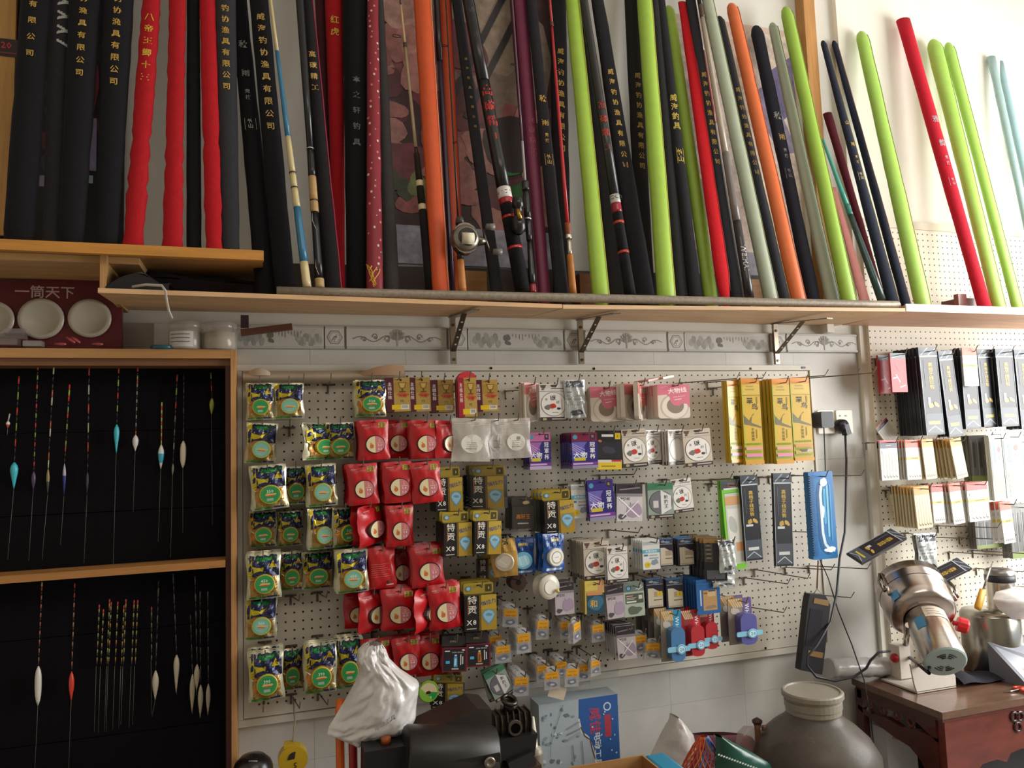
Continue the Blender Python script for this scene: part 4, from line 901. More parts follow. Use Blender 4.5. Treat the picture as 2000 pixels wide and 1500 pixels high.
@kind('blister', .062, .138)
def _(t, var):
    c, c2 = {'blue': ('2a8ab8', '4a78a4'), 'red': ('b8303a', 'b03038'), 'purple': ('6a5a8a', '5a5a9a')}[var]
    b = MB(); sheet(b, .062, .138, .003, '8d8478' if var != 'red' else 'a82f38'); b.build('card', 'gloss', t); A = Art(.062, .138, lambda u, v: -.0015)
    A.r(.62, .25, 1, 1, c).r(0, .84, .62, 1, 'a8834a' if var != 'red' else 'a02a34')
    for k in range(5): A.l([(.05+.1*k, .99), (.25+.09*k, .80)], .004, 'd0b890')
    A.b(.3, .72, .2, .08, 'b8b0a4' if var != 'red' else '8a3c3c', 4)
    text(A.mb, 'WHMDY', lambda a, h: A.P(.81+h/.062, .62-a/.138), .0165, 'e8ecee')
    A.r(.64, .06, .98, .2, c).mb.build('print', 'gloss', t)
    b = MB(); ring = [(.024*math.cos(R(a)), .058*math.sin(R(a))) for a in range(0, 360, 24)]
    b.rbox((.006, -.015, -.088), (.042, .026, .092), c2, .016); b.build('lure_box', 'gloss', t)
    b = MB(); b.rbox((.006, -.030, -.100), (.068, .003, .014), '86c0d8', .004); b.disc((.012, -.0315, -.100), (0, -1, 0), .0135, .002, 'a8d8ea', 18)
    q = b.build('band', 'gloss', t); L = Art(.03, .03); L.e(.5, .5, .40, '4f9cc4', n=18).e(.5, .5, .33, 'c0e2ee', n=18).t('20', .55, .5, .42, '2f6f9c'); shift(L.mb, .012, -.0336, -.085).build('band_print', 'gloss', q, kind='stuff')
@kind('hookbox', .040, .058)
def _(t, var):
    b = MB(); b.box((0, -.001, -.034), (.040, .012, .048), 'c8c8ca'); b.rbox((0, 0, -.006), (.022, .002, .014), 'd6d6d4', .005); b.build('case', 'film', t)
    A = Art(.040, .058, lambda u, v: -.0074); A.b(.5, .24, .3, .12, '6d6f7c', var+3, rough=.4).b(.5, .22, .14, .05, 'b8bcc4', var+5).r(.08, .46, .92, .80, 'd99a22').r(.16, .49, .84, .55, 'b8781a').t('1', .5, .53, .17, 'f2eee6').r(.22, .66, .8, .70, 'b8801e')
    A.mb.build('print', 'gloss', t)
    b = MB()
    rd = random.Random(var)
    for k in range(5):
        x, z = rd.uniform(-.012, .012), -.046+rd.uniform(-.004, .006); b.torus((x, -.002, z), (rd.uniform(-.3, .3), -1, rd.uniform(-.3, .3)), .0045, .0007, '55565c', 8, 4)
    b.build('fish_hooks', 'metal', t, kind='stuff')
@kind('redpack', .048, .122)
def _(t, var):
    b = MB(); sheet(b, .048, .122, .006, 'b3222e'); b.build('bag', 'gloss', t); A = Art(.048, .122, lambda u, v: -.003)
    A.r(0, .86, 1, 1, '5f6e6e').l([(.1, .88), (.9, .97)], .003, 'a8b4b4').l([(.3, .45), (.55, .25)], .003, 'ead0d0').l([(.1, .35), (.35, .38)], .004, 'f0e0e0').l([(.5, .12), (.9, .18)], .003, 'ead0d0').l([(.3, .7), (.6, .5)], .0015, 'd06a70')
    A.mb.build('print', 'gloss', t)
@kind('yellowlong', .052, .232)
def _(t, var):
    b = MB(); sheet(b, .052, .232, .010, 'c9a41e'); b.build('pack', 'gloss', t); A = Art(.052, .232, lambda u, v: -.005)
    A.r(0, .93, 1, 1, 'd98a1e').r(0, .80, 1, .93, 'cfae3a').r(.2, .86, .7, .875, 'a88a2a').r(.25, .895, .65, .91, 'a88a2a').l([(0, .80), (1, .80)], .0012, '4a4014').r(0, .0, .06, .93, 'a3b03a')
    A.t('翠', .42, .735, .36, '2a2418', rot=0).t('鸟', .68, .665, .36, '2a2418').r(.78, .70, .84, .78, '8a7420')
    A.p([(.04, .585), (.18, .50), (.04, .47)], '5a5a44').p([(.10, .56), (.34, .50), (.5, .56), (.44, .48), (.95, .435), (.98, .415), (.75, .43), (.3, .455), (.06, .46)], '6a6448').l([(.5, .56), (.62, .585)], .001, '4a4430')
    A.t('子线双钩', .50, .345, .16, '4a4018', 'v').r(.68, .30, .72, .40, '8a7420')
    for v in (.22, .13, .06):
        for k in range(11): A.r(.08+.08*k, v, .12+.08*k, v+.025, '6aa82a')
    A.r(.06, .165, .94, .20, 'cf9a8a' if var else 'c98a4a').r(.06, .085, .94, .12, 'd884a8' if var else 'b89a3a').r(0, 0, 1, .04, 'cf9420')
    if not var: A.r(.35, .105, .62, .135, '4a4038').r(.66, .105, .92, .135, 'b8b4a8')
    A.mb.build('print', 'gloss', t)
@kind('blacklong', .050, .255)
def _(t, var):
    b = MB(); sheet(b, .050, .255, .008, '1d1f28'); b.build('pack', 'gloss', t); A = Art(.050, .255, lambda u, v: -.004)
    A.r(.0, .90, 1, 1, '3c4450').l([(.1, .91), (.5, .99)], .003, '9aa4b0').l([(.5, .91), (.95, .98)], .003, 'a8b2bc').r(0, .885, 1, .9, 'c4ccd0')
    A.t('高档子线双钩', .55, .67, .26, 'd2b04a', 'v', 1.0).r(.2, .55, .23, .85, '5a5f6a')
    A.rr = None; A.r(.16, .40, .56, .425, 'c8ccd0') if var == 'h' else A.r(.26, .33, .40, .425, 'b8bec6')
    A.b(.40, .335 if var != 'h' else .46, .13, .03, 'b89442', 3, rough=.5).b(.70, .34 if var != 'h' else .46, .13, .03, 'c8a452', 4, rough=.5)
    A.r(.06, .02, .94, .24, '4a505a').r(.2, .12, .8, .155, 'c9b83c' if var != 'h' else 'c8ccc8').l([(.1, .04), (.5, .10)], .002, 'c8d0d4').l([(.5, .1), (.9, .03)], .002, 'c8d0d4').l([(.03, 0), (.03, .9)], .0012, 'aab4bc').l([(.97, 0), (.97, .9)], .001, '8a949c')
    A.mb.build('print', 'gloss', t)
@kind('greenlong', .052, .26)
def _(t, var):
    b = MB(); sheet(b, .052, .26, .008, '7ac83c'); b.build('pack', 'gloss', t); A = Art(.052, .26, lambda u, v: -.004)
    A.r(0, .90, 1, 1, '4a4c50').p([(.3, .92), (.75, .92), (.68, .97), (.36, .97)], '7a5a4c').r(.1, .895, .9, .915, 'd8d8d4').r(.12, .06, .92, .86, 'c8cabc').r(.12, .72, .92, .82, 'd0a070').r(.2, .3, .85, .68, 'dcdcd4').b(.45, .5, .22, .1, 'b8bab4', 4).r(.55, .2, .92, .3, 'd89a6a').r(.1, .855, .95, .86, '4a8a20')
    A.mb.build('print', 'gloss', t)
@kind('tray', .068, .24)
def _(t, var):
    b = MB(); b.rbox((0, 0, -.12), (.068, .018, .24), '1f74b4', .004)
    for k in range(34): b.box((-.0275, -.011, -.012-.0065*k), (.013, .006, .003), '1a5f96')
    b.build('tray', 'gloss', t); A = Art(.068, .24, lambda u, v: -.0091)
    A.l([(.62, .90), (.40, .86), (.33, .75), (.33, .25), (.40, .12), (.60, .06), (.75, .07)], .008, '15568e').l([(.72, .88), (.50, .84), (.44, .74), (.45, .3), (.52, .17), (.7, .1), (.9, .09)], .007, 'd8e8f0')
    A.l([(.60, .8), (.58, .4)], .006, '4aa8d8').l([(.72, .84), (.70, .25)], .005, '7ac4e4').l([(.84, .85), (.82, .2)], .004, '3a94cc').b(.6, .88, .14, .05, 'e4f0f4', 3).b(.7, .1, .2, .03, 'eef6f8', 5, rough=.5).b(.5, .55, .06, .08, 'e8f2f6', 6, rough=.5)
    A.mb.build('print', 'gloss', t)
@kind('hookpack', .040, .122)
def _(t, var):
    hd, body, band = {'red': ('c03830', 'dcdad4', 1), 'orange': ('cf9030', 'd8c8a0', 0), 'coral': ('d85a38', 'dedcd8', 1), 'dark': ('2a2a44', 'cfc8bc', 0)}[var]
    b = MB(); sheet(b, .040, .122, .004, body); b.build('packet', 'gloss', t); A = Art(.040, .122, lambda u, v: -.002)
    A.r(0, .80, 1, 1, hd).r(.40, .92, .60, .945, '4a2a24')
    if var == 'dark': A.r(0, .94, 1, 1, 'b02a30').r(.35, .86, .65, .88, 'a89a90')
    for k in range(5): A.l([(.15+.17*k, .74), (.15+.17*k, .12)], .0006, 'b0a89c')
    A.r(.1, .66, .9, .74, 'c8c4bc') if var != 'orange' else None
    if band: A.r(0, .50, 1, .57, 'd8bc2a').r(.35, .52, .8, .55, '6a5a1c')
    for k in range(5): A.l([(.12+.17*k, .12), (.2+.17*k, .06), (.24+.17*k, .10)], .001, '44423e')
    A.mb.build('print', 'gloss', t)
@kind('whitelong', .052, .2)
def _(t, var):
    b = MB(); sheet(b, .052, .2, .008, 'd8dcd4' if var != 'side' else '6b6a68'); b.build('pack', 'gloss', t); A = Art(.052, .2, lambda u, v: -.004)
    if var == 'side':
        for k in range(4): A.r(.06+.23*k, .03, .09+.23*k, .9, '9a9894').r(.13+.23*k, .3, .2+.23*k, .85, '4a4a4a')
        A.r(0, 0, 1, .12, '8a9a5a')
    else:
        A.r(0, .92, 1, 1, 'eceee8').r(.0, .0, .14, .92, '8a9490').r(.03, .3, .10, .9, '4a5658').r(.30, .55, .48, .85, '5f8f8c').b(.74, .78, .12, .05, 'c04a4a', 3).b(.74, .66, .10, .04, 'd07a7a', 4).r(.2, .10, .95, .42, 'a8c87a').b(.6, .4, .3, .08, 'b8d090', 6).t('9', .5, .26, .2, '3a4a4a').r(.2, .02, .95, .1, 'a0d0c4')
    A.mb.build('print', 'gloss', t)
@kind('bluebag', .072, .110)
def _(t, var):
    c = {'disc': '1f4f96', 'ring': '1f4f96', 'goldpack': 'b8904a'}[var]
    b = MB(); fs = pillow(b, .072, .110, .012, c, len(var), .0014); b.build('bag', 'gloss', t); A = artc(.072, .110, fs)
    if var == 'goldpack': A.r(.05, .66, .95, .97, 'c9a050').r(.3, .84, .7, .90, '3a2a14')
    else: A.r(.05, .66, .95, .97, '1c4488').l([(.1, .75), (.9, .8)], .002, '5a86c0').l([(.1, .7), (.9, .72)], .0015, '4a76b4').r(.35, .80, .7, .86, 'c9b04a').r(.1, .04, .9, .1, 'a8b8cc')
    A.mb.build('print', 'gloss', t); y0 = fs(.5, .38)
    b = MB(); b.disc((0, y0+.003, -.068), (0, -1, 0), .027, .010, {'disc': '6fb4d0', 'ring': 'cfcabc', 'goldpack': 'c8bca4'}[var], 24); q = b.build('line_spool', 'gloss', t)
    L = Art(.06, .06)
    if var == 'disc': L.b(.5, .5, .3, .3, 'a4d4e4', 3).l([(.3, .7), (.4, .3)], .002, 'e0f0f4').l([(.55, .75), (.7, .3)], .002, 'd8ecf2')
    elif var == 'ring': L.e(.5, .5, .30, '8a8478', n=20).e(.5, .5, .25, 'd8d4cc', n=20).b(.72, .42, .06, .05, 'c9b04a', 3).l([(.38, .5), (.62, .52)], .0015, '8a7a74')
    else: L.b(.5, .5, .3, .28, 'ddd4c4', 5).l([(.3, .6), (.6, .35)], .002, 'f0ece4')
    shift(L.mb, 0, y0-.0072, -.038).build('spool_print', 'gloss', q, kind='stuff')

# ------------------------------------------------------------------ hooks and placing
PROTO = {}
THICK = dict(green=.021, red=.026, zip=.016, bluebag=.022, hookbox=.0125, braid=.0265, darkbox=.023, strong=.027, blister=.036, silver=.009, snake=.0125, yellowlong=.0105)
def hook_proto(L):
    t = thing('peg_hook', (0, 0, 0), 'wire hook', 'hook', local=True); b = MB()
    b.box((0, -.0035, 0), (.034, .002, .006), '6b6156'); b.box((0, -.0035, -.014), (.006, .002, .026), '6b6156'); b.build('back_plate', 'rust', t)
    b = MB(); b.tube([(0, -.003, 0), (0, -L, 0), (0, -L-.013, .021)], .0018, '71665a', 6, smooth=False); b.build('prong', 'rust', t); return t
def hook(P, L, label, yaw=0, used=set(), pitch=0):
    k = ('hook', round(L, 2))
    if k not in PROTO: PROTO[k] = hook_proto(round(L, 2)); t = PROTO[k]
    else: t = copy_tree(PROTO[k])
    t.location = P; t.rotation_euler = (R(pitch), 0, R(yaw)); t['label'] = label; len(label.split()) > 16 and print('LONG', label); t['group'] = 'wire hooks on the pegboards'; return t
NAMES = dict(green='line_pouch', red='line_pouch', gold='line_card', pink='line_card', carbon='line_card', zip='zip_bag', purple='line_card', blackyellow='line_card', braid='line_box', darkbox='line_box',
    strong='line_box', lilac='hook_packet', yellowblue='hook_packet', greenish='hook_packet', framed='hook_packet', bluezip='hook_packet', whiteblue='hook_packet', silver='hook_packet', snake='lure_case', blister='lure_case',
    hookbox='hook_box', redpack='hook_packet', yellowlong='hook_packet', blacklong='hook_packet', greenlong='hook_packet', tray='rig_tray', hookpack='hook_packet', whitelong='hook_packet', bluebag='line_pouch')
CATS = dict(line_pouch='pouch', line_card='fishing line', zip_bag='bag', line_box='box', hook_packet='packet', lure_case='packet', hook_box='box', rig_tray='tray')
def place(kd, var, cx, top, w, h, d, label, roll=0, yaw=0, spin=None, n=0, gap=.011, hk=True, base=.0, group=None, dark=None, tilt=0, board=0.):
    W, H, fn = KIND[kd]; P = px(cx, top, d)
    a, c = px(cx-w/2, top+h*.5, d), px(cx+w/2, top+h*.5, d); rw = (c.x-a.x)
    rh = px(cx, top, d).z-px(cx, top+h, d).z
    sx, sz = rw/W/max(.35, math.cos(R(yaw))), rh/H
    gap = max(gap, THICK.get(kd, .009)*(sx+sz)/2*(1+.7*abs(math.sin(R(yaw))))+.0006); n = min(n, int((d-base-.010)/gap))
    out = []
    for i in range(n+1):
        k = (kd, var)
        if k not in PROTO:
            t = thing(NAMES[kd], (0, 0, 0), label, CATS[NAMES[kd]], local=True); fn(t, var); PROTO[k] = t
        else: t = copy_tree(PROTO[k])
        rd = random.Random(label+str(i)); j = 0 if i == 0 else 1
        t.location = (P.x+j*rd.uniform(-.0015, .0015), -d+gap*i-board*0, P.z+j*rd.uniform(-.002, .002))
        t.rotation_euler = (R(tilt), R(-roll*(1 if i == 0 else .6)), R(yaw if i == 0 else yaw*.7)+j*R(rd.uniform(-2, 2))); t.scale = (sx, (sx+sz)/2, sz)
        if spin is not None: t.rotation_mode = 'ZYX'; t.rotation_euler = (R(tilt), R(-roll), R(spin))
        t['label'] = label if i == 0 else ORD[i-1]+' packet behind the '+label.replace(' from the left', '').replace(' from left', ''); t['group'] = group or (kd+' packets on the pegboards')
        if len(t['label'].split()) > 16: pass
        out.append(t)
    if hk: hook((P.x, -base, P.z-rh*.055), d-base+.036, 'wire hook holding the '+label)
    return out
# ------------------------------------------------------------------ what hangs on the large pegboard
ROWN = ['top row', 'second row', 'third row', 'fourth row', 'fifth row', 'sixth row', 'bottom row']
def row(kd, base, rn, items, group, d=.10, **kw):
    for i, it in enumerate(items):
        cx, top, w, h = it[:4]; o = dict(kw); o.update(it[5] if len(it) > 5 else {})
        lb = o.pop('lb', None) or '%s, %s from the left in the %s' % (base, ORD[i], rn)
        dd = o.pop('d', d); place(kd, it[4], cx, top, w, h, dd, lb, group=group, **o)
GG = 'green and gold foil line pouches'
G = 'green gold foil pouch'
row('green', G, 'top row', [(508, 748, 54, 72, (0, 1), dict(n=2)), (564, 748, 58, 70, (0, 2), dict(n=2)), (723, 742, 62, 72, ('520', 3), dict(n=2))], GG)
row('green', G, 'second row', [(513, 826, 60, 79, (0, 2), dict(roll=-4)), (620, 826, 60, 72, (0, 1), dict(yaw=52)), (663, 825, 58, 72, (0, 3), dict(d=.085, n=1))], GG)
row('green', G, 'third row', [(522, 909, 70, 86, ('350', 1), dict(roll=4, d=.14, n=4)), (577, 911, 52, 74, (0, 3), dict(d=.07)), (626, 907, 58, 82, (0, 2), dict(d=.13, roll=2, n=2))], GG)
row('green', G, 'fourth row', [(513, 998, 55, 70, (0, 3), dict(d=.06, n=1)), (566, 998, 50, 68, (0, 1), dict(d=.05, n=1)), (627, 992, 52, 80, (0, 2), dict(d=.12, yaw=20, n=2)), (672, 991, 50, 76, ('520', 3), dict(d=.10, yaw=30, n=2))], GG)
row('green', G, 'fifth row', [(514, 1081, 66, 88, ('450', 1), dict(d=.13, n=3, roll=1)), (569, 1078, 48, 74, (0, 3), dict(d=.05, n=1)), (620, 1077, 60, 72, (0, 1), dict(d=.06, n=1)), (686, 1075, 62, 82, ('450', 2), dict(d=.14, n=4, roll=1))], GG)
row('green', 'green gold foil pouch', 'sixth row', [(511, 1166, 62, 82, ('360', 2), dict(d=.10, roll=-2, lb='green gold foil pouch, only one in the sixth row'))], GG)
row('green', G, 'bottom row', [(518, 1271, 68, 96, ('390', 1), dict(d=.14, n=3, roll=2)), (570, 1266, 46, 80, (0, 3), dict(d=.06)), (625, 1256, 64, 96, ('390', 3), dict(d=.13, n=2)), (680, 1246, 56, 96, (0, 1), dict(d=.10, n=2))], GG)
RG = 'red line pouches with round windows'
RR = 'red line pouch'
row('red', RR, 'upper red row', [(728, 820, 58, 78, (('3.0', '4.0'), 1), dict(d=.13, roll=2, n=3)), (775, 820, 52, 75, (('3.0', '2.0'), 2), dict(d=.06)), (829, 820, 57, 76, (('3.9', '3.0'), 3), dict(d=.13, n=2)), (873, 822, 50, 73, (('3.0', '4.0'), 2), dict(d=.12, yaw=28, roll=-2))], RG)
row('red', RR, 'second red row', [(706, 906, 58, 80, (('3.4', '2.0'), 1), dict(d=.14, n=5, roll=3)), (775, 902, 58, 80, (('5.4', '5.0'), 3), dict(d=.14, n=5, roll=2)), (829, 902, 58, 80, (('4.5', '3.0'), 2), dict(d=.15, n=4, roll=4))], RG)
row('red', RR, 'third red row', [(720, 986, 54, 78, (('4.5', '3.0'), 3), dict(d=.13, yaw=52, n=1, roll=4)), (780, 987, 52, 80, (('5.4', '5.0'), 1), dict(d=.14, n=3))], RG)
row('red', RR, 'fourth red row', [(743, 1069, 54, 80, (None, 2), dict(d=.13, n=1, roll=2, lb='red line pouch showing its plain printed back, fourth red row')), (783, 1073, 44, 72, (('3.9', '2.0'), 3), dict(d=.05)), (833, 1066, 62, 80, (('3.9', '2.0'), 1), dict(d=.15, n=3, roll=2))], RG)
row('red', RR, 'fifth red row', [(697, 1156, 52, 70, (('3.9', '2.0'), 3), dict(d=.05)), (727, 1152, 60, 78, (('4.5', '4.0'), 2), dict(d=.11, yaw=42)), (778, 1149, 66, 80, (('6.3', '5.0'), 1), dict(d=.14, n=2)), (829, 1146, 58, 80, (('6.3', '3.0'), 3), dict(d=.13, yaw=58)), (865, 1140, 62, 88, (('6.3', '3.0'), 1), dict(d=.17, n=2, roll=3))], RG)
row('red', RR, 'lowest red row', [(735, 1246, 60, 76, (('4.5', '4.0'), 2), dict(d=.11)), (792, 1244, 54, 76, (('3.4', '2.0'), 1), dict(d=.13, roll=3, n=2)), (834, 1241, 52, 78, (('3.4', '5.0'), 3), dict(d=.12, roll=2, n=3))], RG)
row('gold', 'maroon gold trophy card', 'top row', [(776, 738, 47, 66, 0, dict(n=2)), (818, 738, 42, 66, 0, dict(n=2)), (862, 742, 45, 63, 0, dict(n=2)), (911, 738, 36, 76, 'red', dict(d=.14, n=3, lb='narrow gold trophy card with a red hang tab, top row')), (948, 742, 45, 62, 0, dict(lb='maroon and gold trophy card nearest the bare hook, top row'))], 'maroon and gold line cards', roll=1)
row('pink', 'pink spool card', 'top row', [(1036, 748, 36, 74, 'worn', dict(yaw=30, d=.09, n=2)), (1179, 756, 56, 67, 0, dict(d=.14, n=2)), (1246, 750, 60, 70, 'worn', dict(yaw=58, d=.15, n=4, gap=.014)), (1313, 751, 62, 66, 0, dict(d=.15, n=6, gap=.013))], 'pink line cards')
place('carbon', 'white', 1079, 750, 54, 72, .13, 'white card with inked round emblem between pink cards, top row', n=2)
place('silver', 1, 1121, 742, 40, 74, .14, 'shiny silver packet beside the white emblem card, top row', n=2)
b = MB(); p = px(1268, 742, .11); b.box((p.x, p.y, p.z), (.075, .07, .006), 'cf8a80', Euler((0, R(-10), R(15)))); b.box((p.x+.045, p.y, p.z+.006), (.05, .07, .007), 'd6cab4', Euler((0, R(-10), R(15))))
tag(b.build('line_card', 'gloss'), 'loose pink and cream card lying flat across the top row hooks', 'card')
place('zip', 0, 921, 817, 72, 84, .15, 'cloudy zip bag with white disc beside the red pouches', roll=-3, n=1)
place('zip', 2, 966, 818, 56, 78, .12, 'cloudy zip bag half hidden between two other zip bags', yaw=25)
place('zip', 1, 1004, 817, 60, 78, .15, 'cloudy zip bag with white disc left of purple cards', roll=1)
place('purple', 'a', 1053, 845, 42, 72, .13, 'pinkish purple champion card, leftmost of the purple ones', n=4, gap=.016)
place('purple', 'b', 1140, 845, 50, 70, .15, 'blue purple champion card with a maroon header, second row', n=6, gap=.016)
place('blackyellow', 0, 1188, 841, 50, 76, .14, 'black card with yellow foot, second row', roll=-2)
place('carbon', 'beige', 1236, 838, 48, 74, .14, 'beige card with round emblem right of the black yellow card', roll=2, n=1)
place('carbon', 'white', 1272, 840, 40, 66, .11, 'white emblem card peeking between beige ones, second row', yaw=20, n=1)
place('carbon', 'blank', 1320, 840, 40, 68, .13, 'pale card with a blank white disc, second row', n=4, gap=.014, yaw=15)
place('carbon', 'beige', 1358, 838, 54, 72, .15, 'brownish card with tilted round emblem, last in second row', roll=3)
# gold and black braid boxes
BX = 'black and gold braid line box'
place('braid', 0, 873, 912, 52, 86, .12, BX+', half hidden beside the red pouches', n=2, gap=.024)
place('braid', 'dim', 955, 910, 54, 82, .13, BX+' turned sideways, third row', yaw=-35, n=3, gap=.024)
place('braid', 0, 1085, 957, 58, 83, .15, BX+' beside the light blue packet', n=3, gap=.026, roll=1)
place('braid', 0, 889, 1000, 56, 85, .17, BX+', left one of the glinting pair', n=2, gap=.026, roll=-1, yaw=8)
place('braid', 0, 948, 997, 54, 84, .17, BX+', right one of the glinting pair', n=2, gap=.026, roll=-3, yaw=10)
place('braid', 0, 934, 1138, 62, 90, .16, BX+' below the grey gap, fifth row', n=3, gap=.026, roll=-1)
place('braid', 'dim', 950, 1076, 40, 60, .04, BX+' deep in shadow behind the gold packet', hk=False)
place('darkbox', 0, 1018, 972, 42, 60, .13, 'small dark brown box with orange characters', n=2, gap=.024, roll=-2)
place('strong', 'blue', 886, 1243, 48, 66, .15, 'black box with red frame and blue bottle picture', roll=-5, n=1, gap=.03, tilt=-8)
place('strong', 'gold', 931, 1237, 46, 62, .15, 'black box with red frame and amber bottle picture', roll=-3, n=1, gap=.03, tilt=-8)
place('whiteblue', 1, 1131, 946, 34, 66, .14, 'narrow light blue and white packet by the purple card', n=2)
place('purple', 'c', 1171, 938, 50, 78, .16, 'deep purple champion card in the third row', roll=2, n=2)
place('lilac', 'silver', 1229, 945, 50, 73, .14, 'greyish translucent packet with pale square, third row', n=1, roll=-3)
place('carbon', 'green', 1288, 943, 50, 69, .14, 'grey card with green header and slanted white banner', n=1)
place('carbon', 'white', 1328, 935, 40, 66, .12, 'white emblem card, last in the third row', roll=4)
place('bluebag', 'goldpack', 981, 1052, 46, 74, .17, 'tan gold pouch with a clear spool, left of the blue pouches', roll=4, yaw=-20)
place('bluebag', 'disc', 1018, 1051, 50, 70, .16, 'blue pouch with a light blue spool', roll=-1, n=1)
place('bluebag', 'ring', 1080, 1042, 46, 74, .18, 'blue pouch with a ring-shaped white spool', roll=-2, yaw=20, n=2)
place('carbon', 'beige', 1163, 1057, 50, 74, .15, 'beige emblem card fronting a long stack, fourth row', n=8, gap=.014)
place('carbon', 'white', 1204, 1068, 40, 70, .17, 'white emblem card beside the long beige stack, fourth row', n=3, gap=.012)
place('lilac', 0, 1101, 1137, 37, 63, .15, 'lilac grey hook packet left of the yellow packet', n=5, gap=.012)
place('yellowblue', 0, 1160, 1134, 38, 64, .16, 'yellow-topped packet with dark blue picture', roll=-1, n=3)
place('lilac', 0, 1199, 1142, 36, 66, .16, 'lilac grey hook packet right of the yellow packet', roll=3, n=1)
place('greenish', 0, 1236, 1140, 40, 64, .16, 'greenish packet with a round blue badge', n=3, roll=1)
place('framed', 'one', 1277, 1130, 34, 58, .15, 'dark framed cream packet, left of two side by side', n=2)
place('framed', 'one', 1316, 1130, 34, 58, .15, 'dark framed cream packet, right of two side by side', n=2)
place('bluezip', 0, 1381, 1131, 46, 68, .18, 'blue packet with a brown window', n=6, gap=.016)
place('whiteblue', 0, 1270, 1055, 34, 57, .15, 'white card with a light blue band and yellow dot', n=4, gap=.016)
place('framed', 0, 1299, 1052, 28, 54, .14, 'dark framed packet just right of the light blue banded card', n=1)
place('framed', 0, 1338, 1051, 32, 54, .13, 'dark framed packet left of the snakeskin stack', n=3, gap=.014)
place('snake', 0, 1394, 1052, 34, 82, .19, 'dark snakeskin patterned lure case at the front of four', n=4, gap=.024, yaw=-25)
place('silver', 2, 1418, 1054, 32, 64, .21, 'silver grey packet overlapping the green long pack', roll=1)
place('silver', 3, 1412, 1116, 44, 30, .19, 'small crumpled silver packet under the snakeskin cases', hk=False)
place('blister', 'blue', 1309, 1192, 40, 99, .19, 'blue lure blister pack under the framed packets', n=4, gap=.028, roll=-1)
place('blister', 'red', 1347, 1191, 38, 90, .17, 'red lure blister pack, left of two', n=1, gap=.03)
place('blister', 'red', 1376, 1189, 34, 78, .14, 'red lure blister pack, right of two', hk=False)
place('blister', 'purple', 1443, 1168, 46, 90, .17, 'purple lure blister pack standing apart', n=1, gap=.03)
HB = 'clear orange-labelled hook box'
for i, (cx, top, w, h, n, yw, dd, where) in enumerate(((998, 1180, 28, 44, 3, -15, .15, 'below the gold pouch'), (966, 1233, 27, 40, 1, 0, .10, 'right behind the amber bottle box'), (980, 1252, 32, 42, 1, 0, .14, 'lower right of the amber bottle box'),
        (1020, 1227, 29, 48, 4, 0, .15, 'fronting the stack left of centre'), (1059, 1202, 25, 46, 5, 0, .14, 'below the lilac packets, leftmost'), (1103, 1205, 26, 42, 3, 0, .13, 'below the yellow-topped packet'), (1120, 1206, 26, 47, 0, 45, .16, 'turned aside below the yellow-topped packet'),
        (1165, 1211, 26, 42, 4, 0, .13, 'left of the crossed silver packet'), (1017, 1312, 31, 46, 6, 0, .15, 'lowest left, before a deep stack'), (1058, 1290, 27, 40, 5, 0, .11, 'behind the two lowest centre boxes'), (1075, 1302, 31, 43, 0, 0, .17, 'lowest left of centre, hanging forward'),
        (1093, 1283, 25, 40, 4, 0, .11, 'half hidden between the lowest centre boxes'), (1116, 1296, 28, 44, 0, 0, .17, 'lowest right of centre, hanging forward'), (1137, 1289, 25, 40, 4, 0, .12, 'behind the lowest right boxes'), (1159, 1281, 23, 38, 0, 20, .14, 'rightmost of the lowest cluster'),
        (1247, 1232, 27, 42, 1, 0, .15, 'right beside the crossed silver packet'), (1273, 1247, 32, 41, 0, 0, .17, 'left of the blue blister pack'))):
    place('hookbox', i % 3, cx, top, w, h, dd, HB+', '+where, n=n, yaw=yw, gap=.016, group='small clear hook boxes', roll=(-4 if i % 4 == 0 else 1))
place('lilac', 'silver', 1220, 1222, 34, 66, .17, 'silver packet with crossed creases before a deep stack', roll=3, n=6, gap=.016, yaw=-10)
YL = 'long yellow kingfisher packet'
place('yellowlong', 1, 1428, 744, 28, 160, .12, YL+', leftmost with a white glare', yaw=15, n=1)
place('yellowlong', 1, 1462, 739, 36, 168, .13, YL+', second from the left', n=2, gap=.02)
place('yellowlong', 1, 1521, 740, 34, 166, .14, YL+', third from the left', n=3, gap=.02)
place('yellowlong', 0, 1558, 738, 38, 162, .14, YL+', rightmost by the board edge', n=2, gap=.02)
place('greenlong', 0, 1424, 938, 36, 175, .13, 'long bright green packet with a pale window', roll=2, n=1)
place('blacklong', 'h', 1460, 929, 34, 166, .14, 'long black packet with gold characters beside the green one', n=2, gap=.014, roll=1)
place('blacklong', 'h', 1525, 924, 35, 182, .13, 'long black packet alone left of the blue tray', roll=-2, n=0)
place('tray', 0, 1597, 921, 48, 171, .15, 'long blue comb-edged rig tray hanging at the board edge', n=0)
place('braid', 'dim', 876, 1318, 56, 62, .15, 'dark square spool box below the blue bottle box', n=1, gap=.03, tilt=-10, yaw=-25)
place('carbon', 'green', 962, 1306, 42, 64, .15, 'silver oval spool packet tilted beside the lowest clear boxes', roll=24, n=2)
